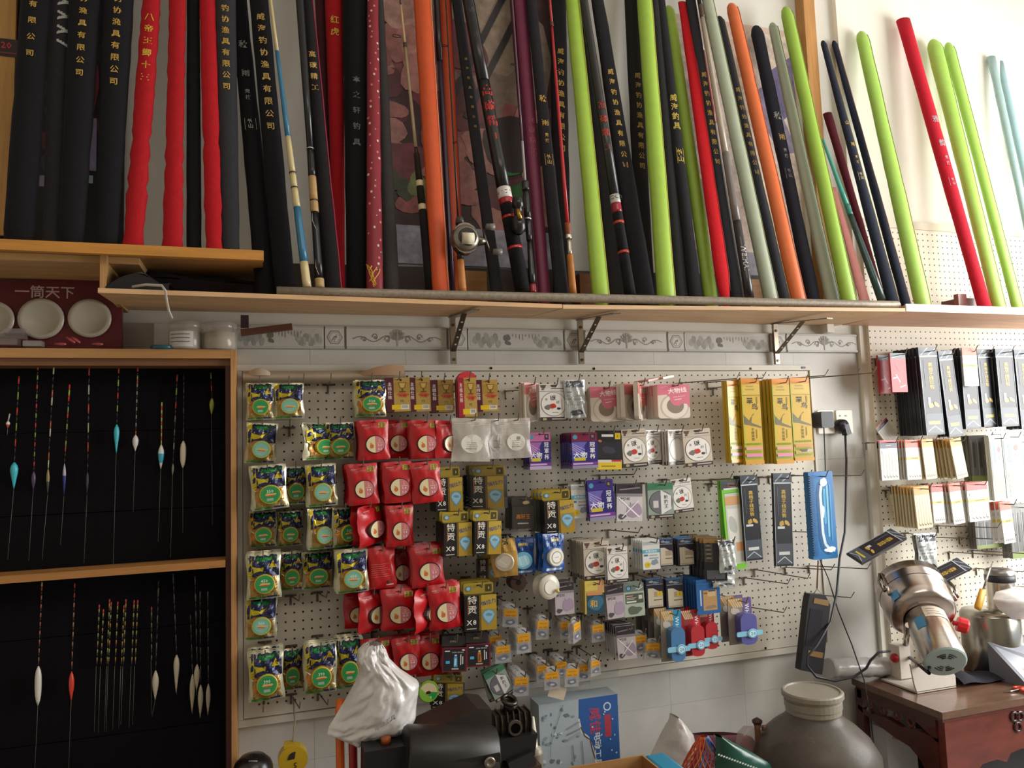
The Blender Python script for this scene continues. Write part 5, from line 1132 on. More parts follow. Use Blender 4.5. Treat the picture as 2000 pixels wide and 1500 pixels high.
# odd spools
p = px(1013, 1138, .08); b = MB(); b.tube([(p.x, p.y+.05, p.z), p], .026, '6b5348', 18); t = thing('line_roll', p, 'brown cardboard roll on a hook, left of the white ring spool', 'roll'); b.build('roll', 'paper', t)
b = MB(); b.disc(p, (0, -1, 0), .008, .001, '2a1c16', 12); b.build('core_hole', 'paper', t)
p = px(1058, 1143, .14); t = thing('line_spool', p, 'bare white ring spool hanging under the blue pouches', 'spool'); b = MB()
b.lathe(p, (.25, -1, 0), [(.010, .004), (.036, .0), (.039, .008), (.030, .012), (.026, .030), (.030, .034), (.039, .038), (.036, .044), (.021, .046)], 'cbc4b4', 26); b.build('spool', 'gloss', t)
b = MB(); q = Vector(p)+Vector((.25, -1, 0)).normalized()*.045; b.disc(q, (.25, -1, 0), .021, .003, 'dcd7cc', 20); b.build('centre_label', 'paper', t)
b = MB(); b.tube([q+Vector((.018, -.004, -.014)), q+Vector((.026, -.004, -.010))], .006, 'c9b04a', 8); b.build('sticker', 'gloss', t)
p = px(836, 1350, .16); t = thing('round_tin', p, 'round cream and green tin under the lowest red pouches', 'tin'); b = MB(); b.disc(p, (.1, -1, .1), .030, .008, '7aa83a', 26); b.build('disc', 'gloss', t)
A = Art(.06, .06); A.e(.5, .5, .43, 'd8c8a0', n=28); A.p([(.08, .45)]+[(.5+.43*math.cos(R(a)), .5+.43*math.sin(R(a))) for a in range(190, 351, 10)]+[(.92, .45), (.6, .5), (.5, .38)], '2f9a48'); A.t('098', .5, .24, .2, 'e8ece4'); A.b(.5, .48, .12, .08, '4a2018', 3)
shift(A.mb, p.x-.001, p.y-.0088, p.z+.03).build('print', 'gloss', t)
# empty hooks
def eh(x, y, L, where, yaw=0, d=0., pitch=0): hook(px(x, y, d), L, 'empty wire hook '+where, yaw, pitch=pitch)
for x, y, L, w, yw in ((590, 752, .13, 'over the gap in the top pouch row, left', 0), (640, 752, .13, 'over the gap in the top pouch row, right', 0), (985, 764, .10, 'right of the trophy cards', 60), (565, 835, .07, 'in the gap of the second pouch row', 0), (567, 1163, .10, 'under the fifth pouch row, left', 12),
    (619, 1157, .10, 'under the fifth pouch row, right', 12), (515, 1356, .16, 'sticking out under the bottom pouch row, first', 0), (568, 1356, .14, 'sticking out under the bottom pouch row, second', 8), (620, 1350, .14, 'sticking out under the bottom pouch row, third', 8), (702, 1222, .12, 'below the fifth red row', 8),
    (1187, 1035, .14, 'in the grey gap above the long beige stack', 20), (1330, 748, .20, 'poking right of the front pink card', 38), (1380, 747, .20, 'reaching over the gap left of the yellow packets', 38), (1500, 742, .20, 'above the third yellow packet', 38), (1560, 740, .26, 'crossing the top right board edge', 34), (1552, 741, .22, 'just left of the edge-crossing one', 34),
    (1452, 1128, .18, 'low right, nearest the lure packs', 18), (1472, 1112, .24, 'low right, the steeply slanting one', 10), (1532, 1108, .16, 'under the lone black packet', 40), (1578, 1105, .20, 'at the lower right board edge', 40), (1535, 1038, .16, 'crossing the blue tray', 42), (1345, 938, .14, 'right end of the third row, upper', 45),
    (1388, 936, .14, 'between emblem cards and the green packet', 45), (1500, 930, .14, 'between the two black packets', 45), (1590, 930, .16, 'over the top of the blue tray', 48), (1440, 1182, .18, 'above the purple blister pack', 22), (1577, 1160, .15, 'behind the black gold-banded pouch', 35), (1170, 928, .12, 'above the deep purple card', 50), (970, 1125, .12, 'under the dark shadowed box', 20)):
    eh(x, y, L, w, yw)
# ------------------------------------------------------------------ what hangs on the right pegboard
place('redpack', 0, 1751, 690, 30, 76, .13, 'small red packet alone at upper left of right board', base=.02, hk=True, n=1, gap=.06)
KL = 'long black gold-lettered packet'
place('blacklong', 0, 1808, 678, 36, 172, .15, KL+', first on the right board', n=6, gap=.018, roll=1.5, base=.02)
place('blacklong', 0, 1843, 685, 28, 168, .15, KL+', second on right board, swinging', n=2, gap=.016, roll=4, base=.02)
place('blacklong', 0, 1886, 680, 30, 158, .14, KL+', third on right board behind a card', n=4, gap=.018, base=.02)
place('blacklong', 0, 1918, 682, 26, 152, .13, KL+', fourth on the right board', n=1, roll=1, base=.02)
place('blacklong', 0, 1957, 681, 34, 152, .15, KL+', fifth on the right board', n=4, gap=.02, roll=.5, base=.02)
place('blacklong', 0, 1991, 683, 28, 155, .15, KL+', last at the frame edge', n=3, gap=.018, roll=1, base=.02)
place('hookpack', 'coral', 1891, 680, 28, 74, .17, 'white card with red header before the black packets', hk=False)
place('hookpack', 'dark', 1719, 826, 28, 46, .04, 'small pale card tilted on the left of the right board', roll=38, hk=False)
place('hookpack', 'dark', 1733, 860, 34, 78, .13, 'wide hook packet with a navy and red header', n=1, base=.02)
place('hookpack', 'coral', 1780, 859, 28, 78, .14, 'white hook packet with a bright red header, upper row', n=4, gap=.014, base=.02)
place('hookpack', 'orange', 1809, 858, 22, 78, .15, 'tan hook packet with an orange header, upper row left', n=3, gap=.014, roll=4, base=.02)
place('hookpack', 'orange', 1864, 857, 22, 78, .16, 'tan hook packet with an orange header, upper row right', n=7, gap=.016, roll=9, base=.02)
place('whitelong', 'side', 1916, 850, 34, 90, .12, 'bundle of grey sided long packets edge on', n=2, base=.02, yaw=-25)
place('whitelong', 0, 1940, 850, 24, 128, .17, 'white and lime long packet, narrower left one', n=1, roll=1, base=.02)
place('whitelong', 0, 1970, 847, 36, 126, .17, 'white and lime long packet, wider right one', n=2, roll=1, base=.02)
place('whitelong', 0, 1994, 858, 22, 110, .14, 'white and lime long packet cut by the frame edge', roll=4, base=.02)
place('hookpack', 'orange', 1797, 950, 30, 82, .16, 'tan hook packet with an orange header, lower row', n=7, gap=.014, roll=3, base=.02)
place('hookpack', 'red', 1828, 946, 22, 76, .15, 'red-headed hook packet, first in the lower row', n=2, base=.02, roll=1)
place('hookpack', 'coral', 1862, 944, 22, 80, .16, 'orange-red headed hook packet, second in the lower row', n=3, gap=.014, roll=5, base=.02)
place('hookpack', 'red', 1905, 942, 40, 76, .16, 'wide red-headed hook packet, third in the lower row', n=4, gap=.014, roll=2, base=.02)
place('hookpack', 'coral', 1961, 980, 22, 82, .18, 'red-headed hook packet hanging low before dark packs', n=2, gap=.02, roll=4, base=.02)
place('whitelong', 'side', 1988, 985, 44, 105, .10, 'dark grey long packets in the lower right corner stack', n=2, base=.02)
place('whitelong', 'side', 1930, 1010, 60, 60, .06, 'grey-green packs in shade beside the low red-headed packet', n=1, base=.02)
place('silver', 1, 1808, 1042, 38, 76, .12, 'clear bag of silvery strips under the tan packets', n=1, base=.02)
place('blacklong', 0, 1755, 1043, 30, 120, .22, 'long black packet lying slanted across hooks', roll=-70, hk=False, spin=-64)
place('blacklong', 0, 1883, 1101, 26, 150, .20, 'long black packet lying slanted behind the grinder', roll=-74, hk=False, spin=-58)
for x, y, L, w, yw in ((1728, 958, .05, 'left of the lower hook packets', 0), (1830, 1027, .20, 'reaching over the slanted black packet', 35), (1790, 1048, .16, 'under the slanted black packet, left', 35), (1872, 1050, .18, 'above the thermos, left', 35), (1852, 1078, .20, 'above the thermos, right', 30), (1898, 1075, .18, 'pointing at the frame edge', 30), (1772, 700, .10, 'right of the small red packet', 20), (1905, 1110, .16, 'just over the yellow-handled knife', 30)):
    eh(x, y, L, w+' on the right board', yw, .02)
# beige roll and torn flap along the top left of the board
a, c = px(474, 735, .05), px(792, 733, .05); t = thing('paper_roll', (a.x, -.05, a.z), 'beige flattened paper roll lying on the top left hooks', 'paper roll'); b = MB()
b.grid(lambda u, v: (a.x+(c.x-a.x)*u, -.035-.020*math.sin(v*math.pi)-.002*math.sin(u*17), a.z+(c.z-a.z)*u-.019+.036*v), 24, 6, 'b3a18a'); b.build('roll', 'paper', t)
b = MB(); e = px(690, 727, .06); f = px(790, 716, .05)
b.grid(lambda u, v: (e.x+(f.x-e.x)*u, -.045-.018*math.sin(u*3), e.z-.01+(.034*math.sin(u*math.pi*.62))*v), 12, 4, 'b08a68'); b.build('flap', 'paper', t)
b = MB(); e = px(484, 728, .06); f = px(528, 722, .055)
b.grid(lambda u, v: (e.x+(f.x-e.x)*u, -.05-.014*math.sin(u*2.5), e.z-.008+.022*math.sin(.5+u*2.2)*v), 8, 4, 'c2b19c'); b.build('flap', 'paper', t)
# ------------------------------------------------------------------ fishing floats in the cabinet; dimly lit ones carry darker body colours
def flt(label, tx, ty, bx, by0, by1, w, col, sx, sy, bands, aw=2.7, tipcol=None, body='spindle', d=.052):
    """antenna top (tx, ty), body from by0 to by1 at bx, stem end (sx, sy)"""
    T, B0, B1, S = px(tx, ty, d), px(bx, by0, d), px(bx-(1 if by1 else 0), by1, d), px(sx, sy, d); q = mpp(B0)
    t = thing('fishing_float', T, label, 'float', 'fishing floats in the black-lined cabinet')
    b = MB(); n = len(bands); pts = [T+(B0-T)*i/n for i in range(n+1)]
    for i in range(n): b.tube(pts[i:i+2], aw*q/2*(1-.3*i/n), bands[i], 6)
    b.build('antenna', 'gloss', t)
    if w:
        b = MB(); prof = {'spindle': [.12, .6, .9, 1, .95, .8, .55, .3, .1], 'drop': [.2, .8, 1, .95, .8, .62, .45, .28, .12], 'cigar': [.2, .75, .95, 1, 1, .95, .85, .6, .15]}[body]
        m = len(prof)-1
        b.tube([B0+(B1-B0)*i/m for i in range(m+1)], [w*q/2*p for p in prof], col if isinstance(col, str) else col[0], 12,
               cols=None if isinstance(col, str) else [col[min(len(col)-1, i*len(col)//m)] for i in range(m+1)]); b.build('body', 'gloss', t)
    b = MB(); b.tube([B1, S], .3*q, '7a756c', 5); b.build('stem', 'gloss', t)
    return t
K_ = '17141a'; RG_ = ['b8342c', K_, '8aa83a', K_]; RL = ['c83c34', 'a8bf3c']
def bd(n, *c): return [c[i % len(c)] for i in range(n)]
flt('large cyan float with long spaced bands, leftmost in the upper case', 37, 735, 28, 903, 954, 14, '3fb8c8', 15, 1093, ['b8342c', K_, '7a9a34', K_, 'b8342c', K_, '7a9a34', K_, 'b8342c', K_, K_], body='drop')
flt('tiny orange float beside the large cyan one', 19, 808, 16, 822, 836, 7, ['e0d8d0', 'c8553a'], 14, 850, ['b0a8a0'])
flt('slim dark violet float with dense red and green bands', 74, 714, 66, 920, 957, 8, '4a3a58', 56, 1095, bd(22, 'b8342c', K_, '7a9a44', K_))
flt('slim dark float with gold collar, pale bands', 105, 716, 94, 914, 967, 6, ['8a7a48', '3a362c'], 82, 1093, bd(13, 'c9c4a8', K_, K_, 'a85a3c'))
flt('slim blue-black float with bright red tip in the upper case', 136, 751, 126, 905, 969, 6, ['b0a8c0', '2a2a7a', '24245a'], 118, 1065, ['d03a30', '9ac03a', 'd03a30', K_, '6a9a4a', 'c03a34', K_, '8aa04a', K_, K_, '8a9a4a', 'a84034', K_, K_])
flt('thin all-black float with sparse bands', 174, 715, 171, 920, 967, 5, '2a282c', 164, 1100, ['b0402f', K_, 'a8a890', K_, 'b0402f', K_, '9aa86a', K_, 'b0402f', K_, K_])
flt('cyan teardrop float in the middle of the upper case', 232, 717, 228, 829, 885, 10, '3fb8c8', 221, 1105, ['c0382f', K_, '8aa83c', K_, 'c0382f', K_, '8aa83c', K_, K_], body='drop')
flt('small white float with fine bands', 269, 718, 265, 849, 881, 11, 'd8d4d0', 260, 1000, ['b8403a', K_, '8a9a5a', 'b8403a']+bd(12, '8a857c', K_)+['b8403a'])
flt('white and cyan float with bold red and yellow bands', 316, 786, 315, 868, 916, 11, ['dcd8d0', 'd0e0e0', '3fa8c4', '3fa8c4', 'dcd8d0', 'dcd8d0'], 309, 1058, bd(11, 'a8bf4c', 'c0382f'))
flt('dark float with red and green bands behind the cream one', 346, 732, 338, 905, 930, 4, '8a8070', 333, 1090, ['b0382f', K_, '7f9a4a', K_, 'b0382f', K_, '6a655c', K_, '5a564e', K_, '8a857c', K_, K_])  # body tone darkened to stand in for the dim light on it
flt('cream spindle float with black script', 359, 730, 358, 861, 914, 11, 'cfc4ae', 357, 1040, bd(10, K_, K_, '3a3634'), body='cigar')
flt('small olive float at the right of the upper case', 412, 728, 414, 777, 810, 9, '8f9438', 415, 1026, ['7a8a4a', K_, 'b0342f', K_])
flt('long white float with red tip, lower case left', 82, 1137, 75, 1301, 1378, 12, 'd8d2c8', 68, 1500, ['b8c070', 'c0342f', K_]+bd(16, '9a5a4a', K_), body='cigar')
flt('red float in the lower case', 146, 1139, 140, 1311, 1370, 10, 'd0402c', 134, 1500, ['a8342f', K_, 'a8342f', K_]+bd(14, '9a6a4a', K_))
for i, (x, y, bt) in enumerate(((194, 1181, 1430), (202, 1190, 1432), (214, 1170, 1428), (217, 1176, 1430), (230, 1175, 1425), (242, 1182, 1422), (246, 1170, 1415), (262, 1172, 1420), (269, 1172, 1415))):
    flt('thin float stick with red and yellow bands, %s of nine in a bunch' % ORD[i], x, y, x-5, 1300, 1301, 0, K_, x-10, bt, ['b04038']+bd(14, '9a7a3a', K_, '8a8a4a', K_), aw=2.6)
flt('cream float right of the stick bunch, lower case', 310, 1130, 304, 1309, 1367, 12, 'c4b8a4', 297, 1400, bd(10, K_, '5a544c', K_))
flt('thin banded stick float left of the cream float', 296, 1185, 296, 1290, 1291, 0, K_, 296, 1395, ['8a3a34']+bd(9, '6a6a4a', K_), aw=2.4)
flt('cream float with pinched tail hanging highest, lower case', 338, 1120, 345, 1279, 1352, 11, 'bdb19c', 346, 1356, bd(8, '4a4642', K_), body='drop')
flt('cream float, left one of the right-hand cluster', 372, 1200, 376, 1316, 1392, 10, 'b0a48e', 376, 1394, bd(6, K_, '3a3634'))
flt('cream float, highest of the right-hand cluster', 381, 1125, 385, 1297, 1348, 11, 'b5a992', 384, 1358, bd(10, '5a5450', K_))
flt('cream float, lowest of the right-hand cluster', 391, 1155, 392, 1337, 1401, 10, 'b0a48e', 391, 1403, bd(10, '4a4642', K_))
flt('cream float, rightmost of the right-hand cluster', 406, 1155, 407, 1335, 1396, 9, 'aa9e88', 406, 1398, bd(10, '4a4642', K_))

# ------------------------------------------------------------------ on top of the cabinet and on the upper left shelf
ZT = ZO+.066
a, c = px(-60, 548, .07), px(238, 676, .07)
t = thing('display_case', ((a.x+c.x)/2, -.07, ZT), 'dark red display case lid with round silver reels and white calligraphy', 'display case')
b = MB(); e = px(238, 595, .07); g = px(195, 545, .07)
b.prism([(a.x, ZT+.001), (c.x, ZT+.001), (e.x, e.z), (px(225, 583, .07).x, px(225, 583, .07).z), (g.x, g.z), (a.x, a.z)], -.07, -.052, '5e171c'); b.build('backing', 'satin', t)
for x, y, r_ in ((-12, 624, 36), (81, 623, 40), (176, 622, 38)):
    p = px(x, y, .072); q = mpp(p); b = MB(); b.lathe(p, (0, -1, 0), [(0, 0), (r_*q, 0), (r_*q, .006), (r_*q*.80, .008), (r_*q*.76, .004), (0, .004)], 'b8b0a2', 30); b.build('silver_lid', 'gloss', t)
p = px(88, 570, .0705); b = MB(); q = mpp(p); f = lambda u, v: (p.x+u, -.0708, p.z+v); text(b, '一筒天下', f, 26*q, 'c4a8a4', 'h'); b.build('lettering', 'paper', t)
for i, (x, y, w, h, c_) in enumerate(((20, 669, 30, 12, 'a89a94'), (66, 672, 32, 11, 'c0bcb4'), (22, 658, 50, 11, '8f8684'), (32, 648, 40, 10, 'a59a9c'))):
    p = px(x, y, .10); q = mpp(p); b = MB(); b.box((p.x, p.y, p.z), (w*q, .03, h*q*.95), c_)
    tag(b.build('lure_box', 'film'), ['clear lure box, lower left of a small pile', 'clear lure box with white label, lower right of the pile', 'clear lure box, middle of the small pile', 'clear lure box on top of the small pile'][i], 'box', 'clear boxes on the cabinet')
for i, (x, y, an) in enumerate(((118, 672, 0), (138, 664, 40), (148, 664, 40), (190, 672, 0))):
    p = px(x, y, .10); q = mpp(p); b = MB(); b.tube([p+Vector((-10*q*math.cos(R(an)), 0, 9*q*math.sin(R(an)))), p, p+Vector((10*q*math.cos(R(an)), 0, -9*q*math.sin(R(an))))], [2*q, 3.4*q, 2*q], 'a8484a', 8)
    tag(b.build('red_lure', 'gloss'), ['small red lure lying flat, left of two leaning ones', 'small red lure leaning, left of a leaning pair', 'small red lure leaning, right of a leaning pair', 'small red lure lying flat below the third reel'][i], 'lure', 'red lures on the cabinet')
p = px(318, 675, .10); q = mpp(p); b = MB(); b.lathe((p.x, p.y, ZT+.001), (0, 0, 1), [(0, 0), (22*q, 0), (22*q, .009), (19*q, .011), (0, .011)], '2a5a68', 20, cols=['2a5a68', '2a5a68', '4f8a94', 'b8a48c']); tag(b.build('tin', 'gloss'), 'flat teal round tin lying left of the two clear jars', 'tin')
for i, (x0, x1, y0, y1) in enumerate(((331, 395, 623, 678), (396, 461, 618, 672))):
    p = px((x0+x1)/2, (y0+y1)/2, .085); q = mpp(p); r_ = (x1-x0)/2*q; h = (y1-y0)*q
    t = thing('plastic_jar', (p.x, p.y, ZT), ['clear plastic jar with a printed white label, left of two', 'clear plastic jar of pale grains, right of two'][i], 'jar')
    b = MB(); b.lathe((p.x, p.y, ZT+.001), (0, 0, 1), [(0, 0), (r_*.95, 0), (r_, .004), (r_, h*.72), (r_*.94, h*.76)], 'c9c2b6', 26); b.build('jar_body', 'film', t)
    b = MB(); b.lathe((p.x, p.y, ZT+.004), (0, 0, 1), [(0, 0), (r_*.9, 0), (r_*.9, h*.6), (r_*.5, h*.66), (0, h*.64)], 'b8ad9c', 20); b.build('grains', 'paper', t, kind='stuff')
    b = MB(); b.lathe((p.x, p.y, ZT+h*.76), (0, 0, 1), [(r_*1.0, 0), (r_*1.03, .002), (r_*1.03, h*.2), (r_*.97, h*.24), (0, h*.25)], 'c4beb4', 26); b.build('lid', 'film', t)
    if i == 0:
        b = MB(); b.grid(lambda u, v: (p.x+(r_+.0008)*math.sin(R(-55+85*u)), p.y-(r_+.0008)*math.cos(R(-55+85*u)), ZT+h*(.08+.55*v)), 10, 1, 'cfcac6')
        lb = b.build('label_sheet', 'paper', t); b = MB()
        for k in range(3): b.grid(lambda u, v: (p.x+(r_+.0014)*math.sin(R(-48+66*u)), p.y-(r_+.0014)*math.cos(R(-48+66*u)), ZT+h*(.5-.13*k+.03*v)), 8, 1, '6a6460')
        b.build('label_print', 'paper', lb, kind='stuff')
a, c = px(470, 650, .06), px(571, 638, .06); t = thing('wooden_stick', a, 'flat brown wooden stick with a dark block behind the right jar', 'stick'); b = MB()
b.box(((a.x+c.x)/2, -.06, (a.z+c.z)/2), (c.x-a.x, .02, .018), '5e3424', Euler((0, -math.atan2(c.z-a.z, c.x-a.x), 0))); b.build('slat', 'wood', t)
b = MB(); p = px(478, 628, .06); b.box((p.x, -.06, p.z), (.022, .02, .035), '3a2428'); b.build('block', 'wood', t)
# black folded bag with a white strap, dark cloth behind it
t = thing('folded_bag', px(270, 566, .26), 'black folded bag with a white strap hanging over the shelf edge', 'bag')
b = MB(); p0 = px(212, 560, .26); p1 = px(334, 560, .26); zb = ZO+.192
b.grid(lambda u, v: (p0.x+(p1.x-p0.x)*u, -.30+.22*v, zb+.002+(.060*math.sin(min(1, u*1.15+.04)*math.pi*.86)*(.45+.55*math.sin((.12+.8*v)*math.pi)))+.003*math.sin(u*13+v*7)), 18, 8, '1a181b')
b.grid(lambda u, v: (p0.x+(p1.x-p0.x)*u, -.30, zb+v*(.002+.060*math.sin(min(1, u*1.15+.04)*math.pi*.86)*(.45+.55*math.sin(.12*math.pi)))), 18, 3, '1a181b'); b.build('cloth', 'satin', t)
b = MB(); pts = [px(x, y, d) for x, y, d in ((258, 560, .31), (285, 556, .325), (316, 558, .335), (323, 568, .345), (326, 590, .345), (330, 608, .345), (336, 622, .345))]; b.tube(pts, .0035, 'b8b0a8', 6, flat=.5); b.build('strap', 'fabric', t)
b = MB(); a = px(295, 540, .16); c = px(530, 540, .16)
b.grid(lambda u, v: (a.x+(c.x-a.x)*u, -.20+.16*v, ZO+.196+.008*(1-u)+.074*math.sin((.2+.6*v)*math.pi)*(1-.1*u)+.004*math.sin(u*11+v*5)), 24, 8, '231c1f')
b.grid(lambda u, v: (a.x+(c.x-a.x)*u, -.20, ZO+.192+v*(.004+.008*(1-u)+.074*math.sin(.2*math.pi)*(1-.1*u))), 24, 2, '231c1f')
tag(b.build('dark_cloth', 'fabric'), 'dark folded cloth on the shelf under the orange-edged board', 'cloth')
for i, (x, y, w, h) in enumerate(((925, 546, 44, 26), (1140, 553, 30, 30), (1470, 562, 36, 26), (1050, 548, 30, 26))):
    p = px(x, y, .05); q = mpp(p); zt = px(x, y-h/2, .05).z; b = MB(); b.box2((p.x-w*q/2, -.078, ZO+.212), (p.x+w*q/2, -.026, zt), ['9a6a34', '7a4c28', 'a87a4a', '8f6232'][i])
    tag(b.build('wooden_block', 'wood'), ['wooden block behind the grey reel handle on the shelf', 'wooden block behind the tan rod handle on the shelf', 'wooden block behind the WEIHAI rod on the shelf', 'wooden block behind the dark red rod butt'][i], 'block', 'wooden blocks at the back of the shelf')
p = px(1925, 566, .10); q = mpp(p); t = thing('wooden_box', (p.x, -.11, ZO+.21), 'dark red wooden box behind the red bag on the right shelf', 'box'); b = MB()
a, c = px(1868, 592, .12), px(1985, 592, .12); b.box2((a.x, -.14, ZO+.211), (c.x, -.05, ZO+.211+.075), '6e2226'); b.build('case', 'lacquer', t)
b = MB(); b.box2((a.x-.012, -.141, ZO+.211), (a.x+.03, -.12, ZO+.211+.09), '8a3a28'); b.build('corner_post', 'lacquer', t)
p = px(1686, 575, .14); b = MB(); b.box((p.x, -.14, ZO+.209+.018), (.05, .03, .036), 'c4a08c'); t = thing('carton', (p.x, -.14, ZO+.209), 'small pale carton numbered 540 at the shelf joint', 'carton'); b.build('box', 'paper', t)
b = MB(); text(b, '540', lambda u, v: (p.x+u, -.1555, ZO+.229+v), .02, '8a4a3c'); b.build('lettering', 'paper', t)
# ------------------------------------------------------------------ low bench (out of frame) carrying the lower centre clutter
ZB = .36
t = thing('low_bench', (.5, -.42, 0), 'low wooden bench below the pegboard holding jar, engine and bags', 'bench'); b = MB(); b.box2((-.62, -.80, ZB-.03), (1.47, -.05, ZB), '7d6248'); b.build('bench_top', 'wood', t)
for x in (-.56, 1.41):
    for y in (-.74, -.11): b = MB(); b.box2((x-.03, y-.03, 0), (x+.03, y+.03, ZB-.03), '6b523a'); b.build('leg', 'woodv', t)
def outline(pts, d): return [(px(x, y, d).x, px(x, y, d).z) for x, y in pts][::-1]
def slab(nm, m, pts, d, th, col, parent=None): b = MB(); b.prism(outline(pts, d), -d, -d+th, col); return b.build(nm, m, parent)
# black engine hood and casing
p = px(880, 1450, .45); t = thing('engine_casing', (p.x, p.y, ZB), 'black metal engine hood with rounded lower casing, bottom centre', 'engine')
slab('hood', 'plastic', [(786, 1462), (800, 1446), (850, 1424), (900, 1398), (932, 1384), (960, 1386), (961, 1446), (880, 1450)], .46, .13, '2e2823', t)
a, c = px(788, 1478, .50), px(962, 1478, .50); r_ = .072
b = MB(); b.tube([a, a+(c-a)*.02, a+(c-a)*.98, c], [r_*.95, r_, r_, r_*.95], '1f1c1a', 20); b.box2((a.x, -.57, ZB), (c.x, -.43, a.z), '1b1918'); b.build('lower_casing', 'plastic', t)
p = px(956, 1489, .575); b = MB(); b.lathe(p, (0, -1, 0), [(0, 0), (.014, 0), (.014, .005), (.008, .006), (.006, .003), (0, .003)], '8f857a', 14); b.build('bolt', 'metal', t)
# finned cylinder head
C = px(997, 1420, .42); q = mpp(C); t = thing('cylinder_engine', (C.x, C.y, ZB), 'small finned engine cylinder head with a round exhaust port', 'engine')
for k in range(7):
    x = C.x+(-34+11.3*k)*q*1.05; h = 1 if 1 < k < 5 else .8
    b = MB(); b.prism([(-.03, -.026), (.03, -.026), (.036, .01), (.03, .034*h), (-.03, .034*h), (-.036, .01)], -.0016, .0016, '5d5750', (x, C.y, px(997, 1408, .42).z), Euler((0, 0, R(90)))); b.build('fin', 'metal', t)
zc = px(997, 1400, .42).z
b = MB(); b.box((C.x, C.y+.004, zc-.012), (.095, .05, .05), '4a4540'); b.tube([(C.x, C.y, zc+.01), (C.x, C.y-.004, zc+.042)], [.020, .016], '3a3632', 12); b.build('cylinder', 'metal', t)
b = MB(); b.tube([(C.x, C.y-.02, zc-.014), (C.x, C.y-.046, zc-.014)], .019, '6a645c', 14); b.disc((C.x, C.y-.0462, zc-.014), (0, -1, 0), .013, .001, '0f0d0c', 14); b.build('exhaust_port', 'metal', t)
b = MB(); b.torus((C.x-.004, C.y-.01, zc+.046), (.2, -.4, 1), .018, .006, '4a4540', 14, 6); b.build('plug_cap', 'metal', t)
b = MB(); b.box((C.x, C.y, zc-.062), (.10, .085, .055), '1d1b1e', taper=1.15); b.box((C.x+.012, C.y-.02, zc-.10), (.07, .07, .035), '26242a', Euler((0, R(-15), 0))); b.build('carburettor', 'plastic', t)
b = MB(); b.box2((C.x-.05, C.y-.05, ZB), (C.x+.065, C.y+.05, zc-.112), '6b5a50'); b.build('crankcase', 'metal', t)
P = px(1043, 1470, .40); b = MB(); b.lathe((P.x, P.y, ZB), (0, 0, 1), [(.024, 0), (.024, P.z-ZB), (.020, P.z-ZB+.012), (.011, P.z-ZB+.016), (.009, P.z-ZB+.05), (.004, P.z-ZB+.092), (0, P.z-ZB+.094)], 'a89c84', 14, cols=['6a6258', '8a8070', '9a9080', 'c8c0ac', 'cfc8b4', 'cfc8b4'])
tag(b.build('spray_nozzle', 'plastic'), 'pale pointed nozzle bottle right of the engine head', 'bottle')
# torn pale blue box
d = .14; a, c = px(1052, 1376, d), px(1212, 1500, d); zt = px(1131, 1366, d).z; t = thing('torn_box', ((a.x+c.x)/2, -d, ZB), 'worn pale blue box with torn blue printed cover and red characters', 'box')
b = MB(); b.box2((a.x, -d, ZB), (c.x, -d+.08, zt), 'a6b2ba'); b.build('carton', 'paper', t)
W, H = c.x-a.x, zt-ZB; A = Art(W, H)
A.p([(.50, 1.0), (1, 1.0), (1, .48), (.70, .48), (.66, .62), (.60, .72), (.52, .76), (.49, .86)], '2a5a9c').l([(.49, .86), (.52, .76), (.60, .72), (.66, .62), (.70, .48)], .006, 'd8d4cc').l([(.51, .80), (.56, .73), (.62, .70), (.68, .55)], .004, '5a4a44')
text(A.mb, '威佳', lambda u, v: A.P(.70+v/W, .83-u/H), .040, 'c03a4a'); text(A.mb, '电动工具', lambda u, v: A.P(.72+v/W, .62-u/H), .026, 'd8dce0'); A.r(.82, .70, .90, .86, 'b03a4c').e(.86, .92, .05, 'd0d8e0').e(.86, .92, .035, '2a5a9c')
rd = random.Random(4)
for k in range(34): A.b(rd.uniform(.03, .48), rd.uniform(.45, .95), .008+.02*rd.random(), .006+.012*rd.random(), rd.choice(['7a8894', '8a96a0', '6b7680', 'c4d0d8']), k, rough=.6)
for k in range(12): A.b(rd.uniform(.6, .97), rd.uniform(.5, .97), .01, .006, 'c8d0d8', k+60, rough=.6)
A.l([(.12, .70), (.3, .98)], .0016, '6a7680').l([(.13, .70), (.12, .62)], .0014, '6a7680').l([(.52, .70), (.53, .5)], .003, '77828a').l([(.34, .8), (.5, .84)], .004, '8a949c').l([(.34, .76), (.5, .79)], .004, '77828a').l([(.34, .72), (.5, .76)], .005, '9aa4aa').l([(.40, .68), (.41, .56)], .003, '6a7680')
shift(A.mb, (a.x+c.x)/2, -d, zt).build('print', 'paper', t)
b = MB(); e = px(1095, 1325, .03); f = px(1212, 1385, .03)
b.grid(lambda u, v: (e.x+(f.x-e.x)*u, -.03-.010*abs(math.sin(v*11+u*1.5))-.004*math.sin(u*5), e.z+(f.z-e.z)*v+.012*u*(1-v)), 16, 26, 'c8ccc6'); tag(b.build('plastic_film', 'clear'), 'wrinkled clear plastic film on the wall above the torn box', 'film')
b = MB(); p = px(1088, 1352, .16); b.box(p, (.055, .003, .035), 'cdbfa8', Euler((0, R(20), 0))); tag(b.build('paper_tag', 'paper'), 'torn paper tag under the clear hook boxes', 'tag')
